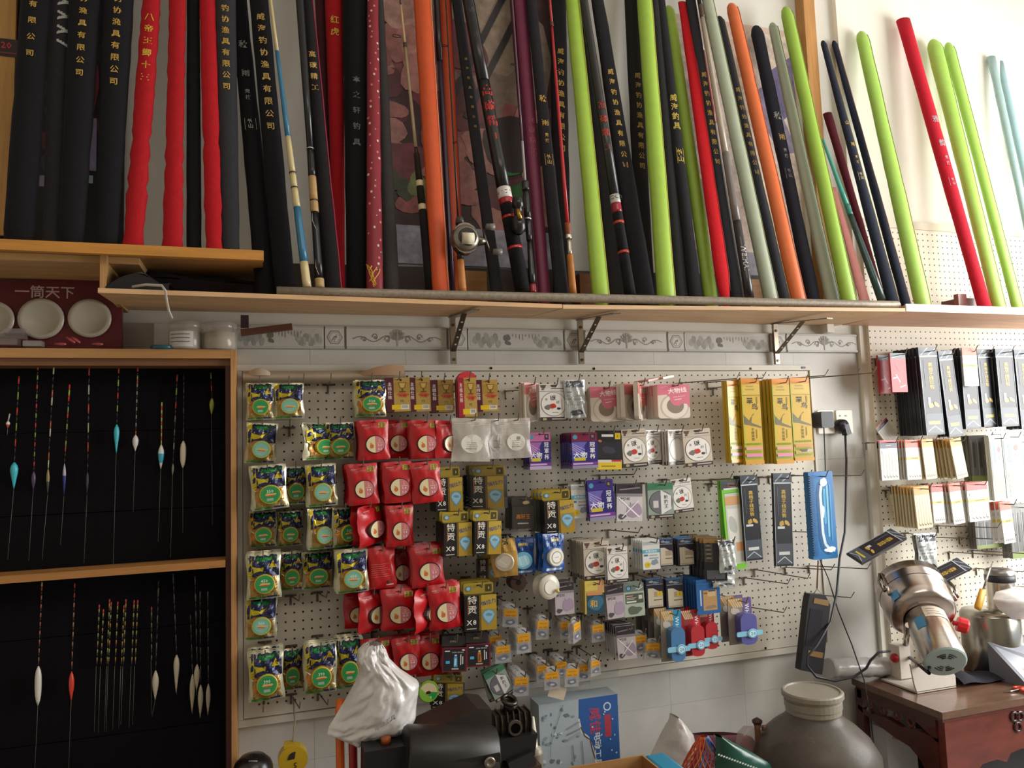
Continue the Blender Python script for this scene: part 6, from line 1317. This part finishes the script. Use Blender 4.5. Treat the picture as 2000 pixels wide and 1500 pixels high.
# cloth-like things
def drape(nm, m, rows, d, col, bulge, wr, seed=0, nx=14, parent=None, back=.03):
    rd = random.Random(seed); ph = [rd.uniform(0, 6) for _ in range(8)]
    def at(v):
        k = v*(len(rows)-1); i = min(int(k), len(rows)-2); f = k-i; return [rows[i][j]+(rows[i+1][j]-rows[i][j])*f for j in range(3)]
    def P(u, v, s):
        y, l, r_ = at(v); p = px(l+(r_-l)*u, y, d); e = math.sin(u*math.pi)**.6*math.sin(min(1, v*.9+.1)*math.pi*.9+.15)**.5 if 0 < u < 1 else 0
        w = wr*(math.sin(u*5+v*4+ph[0])+math.sin(u*4-v*7+ph[1])+sum(k*abs(mnoise.noise(Vector((u*f*.7+ph[2], v*f+ph[3], seed)))) for k, f in ((2.6, 4), (1.6, 9), (.9, 19))))
        return (p.x, p.y-s*bulge*e-(w if 0 < u < 1 else 0), p.z)
    b = MB(); ny = max(len(rows)*4, nx)
    b.grid(lambda u, v: P(u, v, 1), nx, ny, col, True, True); b.grid(lambda u, v: P(u, v, -back/bulge), nx, ny, col, True); return b.build(nm, m, parent)
t = thing('plastic_bag', px(730, 1450, .38), 'crumpled white plastic bag draped over the orange pipe', 'bag')
drape('film', 'bag', [(1255, 712, 744), (1268, 699, 754), (1285, 696, 760), (1305, 702, 780), (1330, 694, 818), (1360, 678, 815), (1395, 657, 811), (1420, 642, 797), (1436, 639, 772), (1450, 688, 720)], 0.38, 'dfdcda', .06, .0085, 3, 44, t)
b = MB(); e = px(752, 1412, .47); text(b, '电动工具', lambda u, v: (e.x+u*.9, e.y, e.z+v+u*.45), .014, '8f8584'); b.build('lettering', 'paper', t)
for i, (x0, col, lb) in enumerate(((664, 'd8641c', 'bright orange pipe standing under the white plastic bag'), (689, '9a2420', 'dark red pipe right of the orange pipe'))):
    p = px(x0, 1440, .36+.02*i); b = MB(); b.tube([(p.x, p.y, ZB), (p.x, p.y, p.z+.06), (p.x+.004, p.y+.01, p.z+.09)], 8.5*mpp(p), col, 14); tag(b.build('pipe', 'gloss'), lb, 'pipe')
p = px(748, 1480, .46); zt = px(748, 1452, .46).z; t = thing('black_can', (p.x, p.y, ZB), 'black tapered canister with an orange cap, below the plastic bag', 'canister'); b = MB(); b.box((p.x, p.y, (ZB+zt)/2), (.115, .09, zt-ZB), '1a1a20', taper=.84); b.build('can', 'plastic', t)
b = MB(); e = px(754, 1449, .46); b.lathe((e.x, e.y, zt), (0, 0, 1), [(0, 0), (.012, 0), (.012, .014), (0, .015)], 'a8541c', 12); b.build('cap', 'plastic', t)
p = px(572, 1480, .10); q = mpp(p); t = thing('tape_measure', p, 'yellow tape measure hanging on a pale cord', 'tape measure'); b = MB()
b.prism([(28*q*math.cos(R(a))*(1.0), (26*q*math.sin(R(a)))) for a in range(0, 360, 20)], -.02, .02, 'c8a41c', p); b.box((p.x-.01, p.y, p.z+26*q), (.028, .03, .012), 'c8a41c'); b.build('case', 'gloss', t)
b = MB(); b.prism([(0, 0)]+[(13*q*math.cos(R(a)), 13*q*math.sin(R(a))) for a in range(80, 190, 15)], -.0212, -.0202, '2a2620', (p.x+.004, p.y, p.z+.004)); b.build('label_patch', 'gloss', t)
b = MB(); text(b, '5', lambda u, v: (p.x+.006+u, p.y-.0212, p.z-.013+v), .022, '2a2620'); b.build('lettering', 'gloss', t)
b = MB(); b.tube([(p.x, p.y, p.z+28*q), px(576, 1410, .06), px(573, 1362, .03)], .0025, '9a8f7a', 6); b.build('cord', 'fabric', t)
p = px(494, 1500, .16); b = MB(); b.lathe((p.x, p.y, p.z-.06), (0, 0, 1), [(.052, 0), (.052, .06), (.045, .078), (.03, .092), (0, .098)], '1b1719', 20); b.tube([(p.x-.01, p.y-.03, p.z+.03), (p.x+.012, p.y-.034, p.z+.028)], .002, '9a9494', 5)
b.box2((p.x-.04, p.y-.04, ZB), (p.x+.04, p.y+.04, p.z-.055), '1b1719'); tag(b.build('black_flask', 'gloss'), 'black rounded bottle top at the bottom left of the wall', 'bottle')
t = thing('woven_bag', px(1305, 1500, .26), 'pale grey woven bag with a pointed corner, bottom right of centre', 'bag'); drape('fabric', 'bag', [(1397, 1312, 1320), (1410, 1304, 1333), (1430, 1292, 1350), (1455, 1280, 1357), (1480, 1268, 1348), (1505, 1258, 1342), (1560, 1240, 1345)], .26, 'c9c4c0', .05, .003, 9, 12, t)
# net bag of fruit
P = px(1362, 1500, .40); q = mpp(P); t = thing('net_bag', (P.x, P.y, ZB), 'red and orange mesh bag with blue mesh side, full of fruit', 'bag')
def net(u, v):
    a = 2*math.pi*u; r_ = (.012+.085*min(1, v*1.25)**.8); return Vector((P.x+.026*(1-v)+r_*math.cos(a), P.y+.7*r_*math.sin(a), px(1396, 1434, .40).z-.20*v))
b = MB()
for k in range(22):
    for s in (1, -1): b.tube([net(k/22+s*.32*v/8, v/8) for v in range(9)], .0016, ['c8402c', 'd07a2c', 'c8402c'][k % 3] if not (k % 22) in (17, 18, 19, 20) else '2f6fb8', 4, cap=False)
b.build('mesh', 'gloss', t, kind='stuff')
rd = random.Random(2)
for k in range(9):
    v = .45+.06*k; o = net(rd.random(), v); o = Vector((P.x+(o.x-P.x)*.55, P.y+(o.y-P.y)*.5-.012, o.z)); b = MB(); b.lathe((o.x, o.y, o.z-.028), (0, 0, 1), [(0, 0), (.02, .006), (.029, .024), (.022, .046), (0, .054)], rd.choice(['b05a34', 'c06a3a', 'a8482c']), 12); b.build('fruit', 'satin', t)
t = thing('green_bag', px(1450, 1500, .42), 'dark green packet with a line of white print, bottom edge', 'bag')
drape('packet', 'gloss', [(1437, 1398, 1408), (1450, 1398, 1432), (1470, 1398, 1470), (1490, 1398, 1502), (1510, 1396, 1512), (1560, 1390, 1520)], .44, '17493c', .02, .0012, 5, 10, t)
b = MB()
for k in range(16): p = px(1404+5.2*k, 1474+1.9*k, .475); b.box(p, (.006, .001, .004), 'c4d0c8')
b.build('lettering', 'paper', t)
t = thing('snack_packet', px(1462, 1470, .25), 'red and clear snack packet behind the green one', 'packet'); drape('bag', 'film', [(1418, 1452, 1470), (1430, 1440, 1480), (1455, 1436, 1484), (1490, 1436, 1486), (1530, 1434, 1488)], .25, 'b8a8a8', .025, .002, 6, 8, t, .01)
p = px(1461, 1462, .245); b = MB(); b.b = None
b.prism([(.026*math.cos(R(a)), .040*math.sin(R(a))) for a in range(0, 360, 30)], -.006, .006, '9a3434', p); b.build('filling', 'gloss', t)
t = thing('pink_bag', px(1390, 1450, .2), 'dull pink flat bag along the wall behind the net bag', 'bag'); drape('sheet', 'satin', [(1433, 1344, 1452), (1450, 1340, 1455), (1490, 1338, 1455), (1540, 1338, 1455)], .2, '8a5a66', .02, .002, 8, 10, t)
for i, (x0, y0, x1, lb) in enumerate(((1479, 1412, 1484, 'brown wooden stick with dark knob, left of two by the jar'), (1494, 1418, 1490, 'brown wooden stick, right of two by the jar'))):
    p0, p1 = px(x0, y0, .27), px(x1, 1540, .27); b = MB(); b.tube([p1, p1+(p0-p1)*.5, p1+(p0-p1)*.9, p0], [.011, .010, .009, .012], '7a5238', 10); b.build
    if i == 0: b.lathe((p0.x, p0.y, p0.z-.004), (0, 0, 1), [(0, 0), (.015, .004), (.016, .012), (0, .022)], '4a2f26', 10)
    tag(b.build('wooden_stick', 'wood'), lb, 'stick')
p = px(1195, 1510, .46); zt = px(1195, 1489, .46).z; b = MB()
for q_, r0 in ((((p.x-.12, -.62, ZB), (p.x+.10, -.615, zt)), 0), (((p.x-.12, -.45, ZB), (p.x+.10, -.445, zt)), 0), (((p.x-.12, -.615, ZB), (p.x-.115, -.45, zt)), 0), (((p.x+.095, -.615, ZB), (p.x+.10, -.45, zt)), 0)): b.box2(*q_, 'a87c4c')
tag(b.build('cardboard_box', 'paper'), 'open cardboard box rim at the bottom edge under torn box', 'box')
p = px(1300, 1500, .44); b = MB(); b.rbox((p.x, p.y, p.z-.01), (.07, .12, .05), '2a8ab0', .012); tag(b.build('blue_tub', 'gloss'), 'small bright blue tub rim left of the net bag', 'tub')
# big glass jar
C = px(1586, 1345, .36); q = mpp(C); z = lambda y: px(1586, y, .36).z; t = thing('glass_jar', (C.x, C.y, ZB), 'large dusty glass jar with a wide cloudy lid', 'jar')
zl = z(1392); r_ = 56*q
b = MB(); b.lathe((C.x, C.y, ZB), (0, 0, 1), [(.0, .003), (.15, .003), (.185, .02), (.19, .06), (.185, z(1470)-ZB), (.16, z(1440)-ZB), (.125, z(1418)-ZB), (.095, z(1404)-ZB), (r_*.9, z(1394)-ZB), (r_*.86, z(1380)-ZB)], '5f584f', 36); b.build('glass_body', 'glass', t)
b = MB(); b.lathe((C.x, C.y, ZB), (0, 0, 1), [(0, .006), (.17, .01), (.178, .06), (.17, z(1492)-ZB), (0, z(1490)-ZB)], '3a332d', 28); b.build('contents', 'paper', t)
b = MB(); b.lathe((C.x, C.y, z(1391)), (0, 0, 1), [(r_*.90, 0), (r_*.93, .004), (r_*.93, .018), (r_*.96, .019), (r_*.96, .038), (r_*.93, .040), (r_*.93, .048), (r_*1.03, .050), (r_*1.03, .062), (r_*.98, .066), (r_*.92, .066), (r_*.90, .062), (0, .062)], '8c8578', 36, smooth=False); b.build('lid', 'plastic', t)
# black pouch with gold bands on the hook
t = thing('tool_pouch', px(1592, 1160, .15), 'long black pouch with two gold bands hanging at the board edge', 'pouch')
slab('pouch', 'satin', [(1582, 1160), (1612, 1162), (1622, 1182), (1606, 1318), (1564, 1309), (1578, 1180)], .16, .03, '201f24', t)
for y in (1168, 1270): x0 = 1591-.115*(y-1168); slab('gold_band', 'gloss', [(x0, y), (x0+29, y+5), (x0+27, y+16), (x0-2, y+10)], .1615, .0012, '8a6c44', t)
for y in (1190,): slab('panel', 'fabric', [(1583, 1188), (1608, 1193), (1599, 1264), (1573, 1259)], .1612, .001, '2c2b32', t)
b = MB(); p = px(1596, 1157, .15); b.tube([p+Vector((-.015, 0, -.004)), p+Vector((0, 0, .012)), p+Vector((.018, 0, -.004))], .002, 'a8a29a', 6); b.tube([p+Vector((0, 0, .01)), px(1598, 1095, .06)], .003, '7a5a48', 6); b.build('strap', 'fabric', t)
# wall socket and plugs
t = thing('wall_socket', px(1630, 824, 0), 'double cream wall socket right of the large pegboard', 'socket'); b = MB()
for x in (1612, 1648): p = px(x, 824, 0); b.rbox((p.x, .004, p.z), (.074, .018, .088), 'e3dac6', .004)
b.build('plate', 'gloss', t)
for x in (1641, 1652): p = px(x, 812, .006); b = MB(); b.box((p.x, -.0055, p.z), (.009, .001, .005), '3a342e'); b.build('outlet_hole', 'gloss', t)
p = px(1608, 820, .03); t = thing('power_adapter', p, 'square black power adapter plugged in the left socket with a thin cable', 'adapter'); b = MB(); b.rbox((p.x, -.028, p.z), (.056, .052, .060), '2a2c34', .008); b.build('housing', 'plastic', t)
b = MB(); b.tube([px(x, y, d) for x, y, d in ((1609, 834, .03), (1611, 880, .03), (1613, 960, .05), (1606, 1050, .06), (1601, 1092, .07), (1618, 1130, .10), (1636, 1190, .12), (1664, 1260, .14), (1688, 1330, .17), (1700, 1400, .2), (1712, 1500, .22))], .0022, '26262c', 6); b.build('cable', 'plastic', t)
p = px(1643, 831, .02); t = thing('power_plug', p, 'round black plug in the right socket with a thick cable', 'plug'); b = MB(); b.lathe((p.x, -.006, p.z), (0, -1, 0), [(.022, 0), (.024, .006), (.022, .03), (0, .034)], '1f1f25', 18); b.box((p.x+.014, -.026, p.z-.016), (.022, .026, .04), '24242a', Euler((0, R(-15), 0))); b.build('body', 'plastic', t)
b = MB(); b.tube([px(x, y, d) for x, y, d in ((1651, 848, .03), (1653, 900, .035), (1652, 980, .05), (1650, 1040, .07), (1640, 1090, .09), (1634, 1160, .12), (1622, 1215, .16), (1596, 1260, .19), (1577, 1282, .19), (1576, 1300, .19), (1594, 1322, .20), (1630, 1330, .22), (1668, 1322, .24), (1692, 1305, .26), (1700, 1290, .28), (1716, 1274, .30), (1738, 1272, .30))], .0042, '34343c', 8); b.build('cable', 'plastic', t)
# ------------------------------------------------------------------ carved table and what stands on it
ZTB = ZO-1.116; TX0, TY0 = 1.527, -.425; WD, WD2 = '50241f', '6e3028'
t = thing('carved_table', (2.1, -.22, 0), 'carved dark red wooden table with curved legs, lower right', 'table')
b = MB(); b.box2((TX0, TY0, ZTB-.022), (2.95, -.03, ZTB), '6e5140'); b.build('tabletop', 'lacquer', t)
b = MB(); b.box2((TX0+.008, TY0+.008, ZTB-.034), (2.94, TY0+.03, ZTB-.0225), '6b342c'); b.box2((TX0+.008, TY0+.031, ZTB-.034), (TX0+.03, -.04, ZTB-.0225), WD); b.build('moulding', 'lacquer', t)
o = [(1.545, 0), (1.62, 0), (1.605, .20), (1.60, .32), (1.612, .40), (1.64, .452), (1.69, .485), (1.75, .49), (1.79, .475), (1.81, .50), (1.86, .508), (1.92, .49), (1.98, .51), (2.5, .51), (2.7, .49), (2.86, .45), (2.89, .36), (2.87, 0), (2.94, 0), (2.94, ZTB-.034), (1.545, ZTB-.034)]
b = MB(); b.prism(o, TY0+.012, TY0+.04, WD2); b.build('front_apron', 'lacquer', t)
for k in range(3):
    p = px(1990, 1412, .42); b = MB(); b.torus((p.x+(-.012, .012, 0)[k], TY0+.010, p.z+(.02, .018, -.014)[k]), (0, -1, 0), .014, .005, '3a1a18', 14, 6); b.build('carved_curl', 'lacquer', t)
# side apron in the y-z plane: upper rail, scalloped lower rail, curls with gaps between
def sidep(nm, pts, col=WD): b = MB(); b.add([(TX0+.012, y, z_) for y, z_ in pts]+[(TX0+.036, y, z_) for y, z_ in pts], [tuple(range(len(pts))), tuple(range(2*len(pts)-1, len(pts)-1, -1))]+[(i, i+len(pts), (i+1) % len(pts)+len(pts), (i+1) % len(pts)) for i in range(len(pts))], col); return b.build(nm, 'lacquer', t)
zt = ZTB-.035
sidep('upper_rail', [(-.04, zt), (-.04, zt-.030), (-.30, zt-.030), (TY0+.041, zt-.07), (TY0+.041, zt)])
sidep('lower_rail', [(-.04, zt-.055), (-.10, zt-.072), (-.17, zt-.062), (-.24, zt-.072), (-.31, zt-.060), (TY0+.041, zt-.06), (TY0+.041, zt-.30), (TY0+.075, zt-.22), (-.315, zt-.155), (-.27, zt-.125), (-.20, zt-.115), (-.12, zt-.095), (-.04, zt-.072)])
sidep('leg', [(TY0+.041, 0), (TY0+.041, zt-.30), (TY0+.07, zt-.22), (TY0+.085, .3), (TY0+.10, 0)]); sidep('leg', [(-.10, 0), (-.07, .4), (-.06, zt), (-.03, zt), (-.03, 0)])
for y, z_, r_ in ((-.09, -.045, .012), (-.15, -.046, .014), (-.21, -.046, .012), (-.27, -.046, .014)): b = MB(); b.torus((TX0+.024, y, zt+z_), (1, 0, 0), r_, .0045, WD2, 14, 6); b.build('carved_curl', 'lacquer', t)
# grinder
ST = 'c9c2bc'
C0 = px(1847, 1294, .40); ax = Vector((.373, .735, .554)).normalized(); q = mpp(C0)
t = thing('grinder', pz(1838, 1345, ZTB), 'steel herb grinder with tilted drum, round motor and white stand', 'grinder')
b = MB(); b.lathe(C0, ax, [(40*q, .004), (41*q, .012), (41*q, .19), (38*q, .20)], ST, 36); b.build('motor_housing', 'steel', t)
b = MB(); b.lathe(C0, ax, [(0, 0), (37*q, 0), (40*q, .004), (40*q, .012)], 'a8bcbc', 32, smooth=False); ec = b.build('end_cap', 'plastic', t)
u = Vector((0, 0, 1)); u = (u-ax*u.dot(ax)).normalized(); w = ax.cross(u)
for s in (1, -1):
    for r_, a0 in ((.022, 40), (.030, 45), (.038, 50)):
        b = MB(); pts = [C0-ax*.0008+(u*s*math.cos(R(an))+w*math.sin(R(an)))*r_ for an in (-a0, -a0/2, -a0*.15)]; b.tube(pts, .002, '2a2c2e', 5); b.build('vent_slot', 'plastic', ec)
        b = MB(); pts = [C0-ax*.0008+(u*s*math.cos(R(an))+w*math.sin(R(an)))*r_ for an in (a0*.15, a0/2, a0)]; b.tube(pts, .002, '2a2c2e', 5); b.build('vent_slot', 'plastic', ec)
D0 = C0+ax*.19+Vector((-.004, 0, .0)); Rd = 69*q
b = MB(); b.lathe(D0, ax, [(40*q, 0), (Rd*.86, .006), (Rd*.97, .022), (Rd, .045), (Rd, .125), (Rd*1.02, .128), (Rd*1.02, .136), (Rd, .139), (Rd, .165), (Rd*.9, .172), (0, .174)], 'c4b8b2', 44); b.build('drum', 'steel', t)
b = MB(); b.torus(D0+ax*.098, ax, Rd*1.0, .0016, '3a3230', 44, 5); b.build('lid_seam', 'plastic', t)
rt = RT-ax*RT.dot(ax); rt.normalize(); up_ = ax.cross(rt); up_ = up_ if up_.z > 0 else -up_
for s, nm in ((-1, 'left'), (1, 'right')):
    c_ = D0+ax*.10+rt*s*Rd*.95+up_*Rd*.42; b = MB(); b.tube([c_-ax*.05, c_+ax*.05], .007, 'b8b0a6', 8); b.tube([c_+rt*s*.012-ax*.035, c_+rt*s*.020+ax*.01, c_+rt*s*.006+ax*.05], .006, '8f877e', 8); b.torus(c_-ax*.02+rt*s*.008, rt, .010, .0035, 'a8a098', 10, 6); b.build('lid_clamp', 'steel', t)
k_ = D0+ax*.02+rt*Rd*.96-up_*Rd*.25; b = MB(); b.lathe(k_, (rt*.9-ax*.3), [(.008, 0), (.008, .012), (.024, .013), (.026, .02), (.026, .042), (.02, .048), (0, .049)], 'd0202a', 12, smooth=False); b.build('red_knob', 'gloss', t)
for dn, an, c_, m_ in ((.07, -150, '3f86b8', 'gloss'), (.10, -128, 'c9b9a8', 'paper')):
    pass
def cyl_patch(nm, O, r_, h0, h1, a0, a1, col, m_):
    b = MB(); f = lambda aa, hh: O+ax*hh+(up_*math.cos(R(aa))+rt*math.sin(R(aa)))*(r_+.0008); b.grid(lambda x, y: f(a0+(a1-a0)*x, h0+(h1-h0)*y), 10, 1, col, True); return b.build(nm, m_, t)
cyl_patch('blue_sticker', C0, 41*q, .10, .145, -62, -34, '4a8fbc', 'gloss'); lb = cyl_patch('rating_label', C0, 41*q, .135, .18, -28, 42, 'd0bfae', 'paper'); cyl_patch('blue_sticker', D0, Rd, .02, .055, -68, -52, '4a8fc0', 'gloss')
for k in range(3): cyl_patch('label_line', C0, 41*q+.0006, .146+.010*k, .148+.010*k, -20, 28-12*k, '8a7a70', 'paper')
e0, e1 = pz(1792, 1356, ZTB), pz(1893, 1350, ZTB); b = MB(); f0 = Vector((e0.x, e0.y, ZTB)); bw = .17
b.prism([(0, 0), (bw, 0), (bw*1.0, .035), (bw*.80, .085), (bw*.1, .085), (-.02, .095), (-.01, .03)], 0, .006, 'cfc6bc', (e0.x, e0.y, ZTB+.006)); b.box2((e0.x, e0.y, ZTB+.002), (e0.x+bw, e0.y+.16, ZTB+.008), 'c8bfb4'); b.build('stand', 'plastic', t)
v0 = pz(1762, 1329, ZTB); zt_ = px(1762, 1258, -v0.y).z; b = MB(); b.box2((v0.x-.022, v0.y-.02, ZTB+.002), (v0.x+.026, v0.y+.03, zt_), 'd8cdc2'); b.box2((v0.x-.022, v0.y-.02, ZTB+.002), (v0.x+.06, v0.y+.12, ZTB+.012), 'cfc4b8'); b.build('bracket', 'plastic', t)
b = MB(); b.tube([(v0.x+.03, v0.y+.005, zt_-.012), C0+ax*.15-rt*41*q], .010, 'b8b0a6', 8); b.build('pivot', 'steel', t)
b = MB(); g = px(1741, 1286, -v0.y); b.lathe((v0.x-.022, v0.y, g.z), (-1, -.2, 0), [(.016, 0), (.016, .008), (.012, .014), (0, .015)], 'b81c24', 14); b.build('red_switch', 'gloss', t)
b = MB(); b.tube([(v0.x+.028, v0.y-.012, g.z), C0-rt*30*q-up_*20*q-ax*.02, C0-rt*26*q-up_*16*q], .006, '2c2a30', 8); b.build('motor_cable', 'plastic', t)
# steel flask, knife, bag, scales, cloth and odds on the table
C = px(1938, 1262, .16); q = mpp(C); z = lambda y: px(1938, y, .16).z; t = thing('steel_flask', (C.x, C.y, ZTB), 'brushed steel pot with narrow neck and black ringed lid', 'flask')
hp = z(1198)-ZTB
b = MB(); b.lathe((C.x, C.y, ZTB+.001), (0, 0, 1), [(0, 0), (50*q, 0), (52*q, .006), (52*q, hp), (48*q, hp+.012), (0, hp+.018)], 'a8a49a', 36); b.build('pot', 'steel', t)
nx_ = px(1957, 1180, .16).x
b = MB(); b.lathe((nx_, C.y, ZTB+hp+.010), (0, 0, 1), [(28*q, 0), (26*q, .014), (25*q, z(1136)-ZTB-hp-.010)], 'c4beb4', 28); b.build('neck', 'steel', t)
b = MB(); b.lathe((nx_, C.y, z(1137)), (0, 0, 1), [(26*q, 0), (27*q, .002), (27*q, .024), (25*q, .026)], '2c2c32', 28); b.build('grip_ring', 'plastic', t)
b = MB(); b.lathe((nx_, C.y, z(1137)+.0262), (0, 0, 1), [(26*q, 0), (26*q, .014), (22*q, .020), (0, .021)], '9a9894', 28); b.build('lid', 'metal', t)
t = thing('yellow_knife', px(1915, 1170, .24), 'yellow-handled tool leaning upright beside the steel pot', 'knife')
a, m_, e = px(1909, 1190, .25), px(1920, 1152, .25), px(1938, 1100, .22); b = MB(); b.tube([a, a+(m_-a)*.15, m_], [.013, .016, .014], 'cf9a2a', 10, flat=.6); b.build('handle', 'plastic', t)
b = MB(); b.tube([m_, m_+(e-m_)*.6, e], [.006, .007, .003], 'a8a098', 8, flat=.4); b.build('blade', 'steel', t)
t = thing('plastic_bag', px(1975, 1210, .26), 'loose white plastic bag on the table at the right edge', 'bag'); drape('film', 'bag', [(1146, 1990, 2010), (1156, 1945, 2040), (1172, 1938, 2050), (1190, 1950, 2060), (1208, 1975, 2060)], .26, 'e4e0dc', .05, .004, 12, 14, t)
C = pz(1960, 1322, ZTB); t = thing('price_scale', C, 'grey electronic scale with red-framed buttons on a sloped panel', 'scale'); S0 = px(1926, 1256, .30)
b = MB(); g = [px(1928, 1254, .22), px(2040, 1232, .22), px(2085, 1306, .36), px(2004, 1336, .36)]; lo = [Vector((p.x, p.y, ZTB+.001)) for p in g]
b.add(lo+g, [(3, 2, 1, 0), (4, 5, 6, 7), (0, 1, 5, 4), (1, 2, 6, 5), (2, 3, 7, 6), (3, 0, 4, 7)], '6c6f78'); b.build('housing', 'plastic', t)
nrm = (g[1]-g[0]).cross(g[3]-g[0]).normalized(); nrm = nrm if nrm.z > 0 else -nrm
bi = lambda u, v, h=.001: (g[0]*(1-u)+g[1]*u)*(1-v)+(g[3]*(1-u)+g[2]*u)*v+nrm*h
def pan(nm, u0, u1, v0_, v1, col, h=.001): b = MB(); b.add([bi(u0, v0_, h), bi(u0, v1, h), bi(u1, v1, h), bi(u1, v0_, h)], [(0, 1, 2, 3)], col); return b.build(nm, 'gloss', t)
pan('panel', .05, .95, .06, .94, '9a9eac'); pan('button_frame', .16, .92, .16, .86, 'cf6450', .0016)
for j in range(3):
    for i in range(3): pan('button', .20+.24*i, .40+.24*i, .20+.215*j, .38+.215*j, 'd8d4d0', .0024)
t = thing('dark_cloth', px(1925, 1340, .36), 'black folded cloth on the table between grinder and scale', 'cloth'); b = MB(); a, c = pz(1884, 1345, ZTB), pz(1990, 1335, ZTB)
b.grid(lambda u, v: (a.x+(c.x-a.x)*u, a.y+.12*v, ZTB+.003+.05*math.sin((.1+.85*v)*math.pi)*(1-.75*u)*(.7+.3*math.sin(u*9))), 16, 8, '2c2c34'); b.build('fabric', 'fabric', t)
b = MB(); p = pz(1905, 1300, ZTB); b.box((p.x, p.y+.02, ZTB+.03), (.12, .004, .07), 'c9a030', Euler((R(-50), R(20), 0))); tag(b.build('snack_packet', 'gloss'), 'yellow and blue packet lying behind the black cloth', 'packet')
p = pz(1990, 1352, ZTB); t = thing('scissors', p, 'orange-red handled scissors at the right table edge', 'scissors'); b = MB()
for s in (1, -1): b.torus((p.x+.02, p.y+.014*s, ZTB+.007), (0, .1*s, 1), .016, .005, 'd04a30', 14, 6)
b.build('handle', 'plastic', t); b = MB(); b.tube([(p.x, p.y, ZTB+.006), (p.x-.06, p.y+.008, ZTB+.005)], [.005, .002], '9a948c', 6, flat=.4); b.build('blade', 'steel', t)
a, c = px(1618, 1300, .07), px(1732, 1297, .07); b = MB(); n = 14; b.tube([a+(c-a)*i/n for i in range(n+1)], [.034+.002*math.sin(i*2.3) for i in range(n+1)], 'c4c2c0', 16); b.v = [(x, y, max(z_, ZTB+.001)) if False else (x, y, z_) for x, y, z_ in b.v]
zmin = min(v[2] for v in b.v); b.v = [(x, y, z_-zmin+ZTB+.001) for x, y, z_ in b.v]; tag(b.build('bubble_wrap_roll', 'bag'), 'roll of silvery bubble wrap along the wall at the table back', 'roll')
p = px(1705, 1450, .06); b = MB(); b.box2((p.x-.012, -.14, 0), (p.x+.118, -.035, px(1705, 1420, .10).z), 'c4c4c6'); p.x += .048; t = thing('white_box', (p.x, -.08, 0), 'white box with a faint red line under the carved table', 'box'); b.build('carton', 'paper', t)
b = MB(); z_ = px(1705, 1452, .14).z; b.grid(lambda u, v: (p.x-.035+.08*u, -.1406, z_+.008*v+.004*math.sin(u*20)), 12, 1, 'b87a84'); b.build('lettering', 'paper', t)
t = thing('crumpled_bag', px(1672, 1500, .20), 'crumpled brown patterned bag beside the jar under the table', 'bag'); drape('sheet', 'satin', [(1448, 1672, 1690), (1465, 1655, 1698), (1490, 1648, 1702), (1530, 1640, 1706)], .22, '8a6a60', .035, .006, 15, 14, t)
b = MB(); a, c = px(1885, 1462, .30), px(2080, 1462, .30); b.box2((a.x, -.30, .06), (c.x, -.06, a.z), '33333a'); t = thing('storage_crate', ((a.x+c.x)/2, -.18, .06), 'dark storage crate under the table at right', 'crate'); b.build('crate', 'plastic', t)
b = MB(); b.box2((a.x, -.30, 0), (c.x, -.06, .058), '2b2b30'); b.build('base', 'plastic', t)
for o in list(bpy.data.objects):
    if '_local' in o: del o['_local']
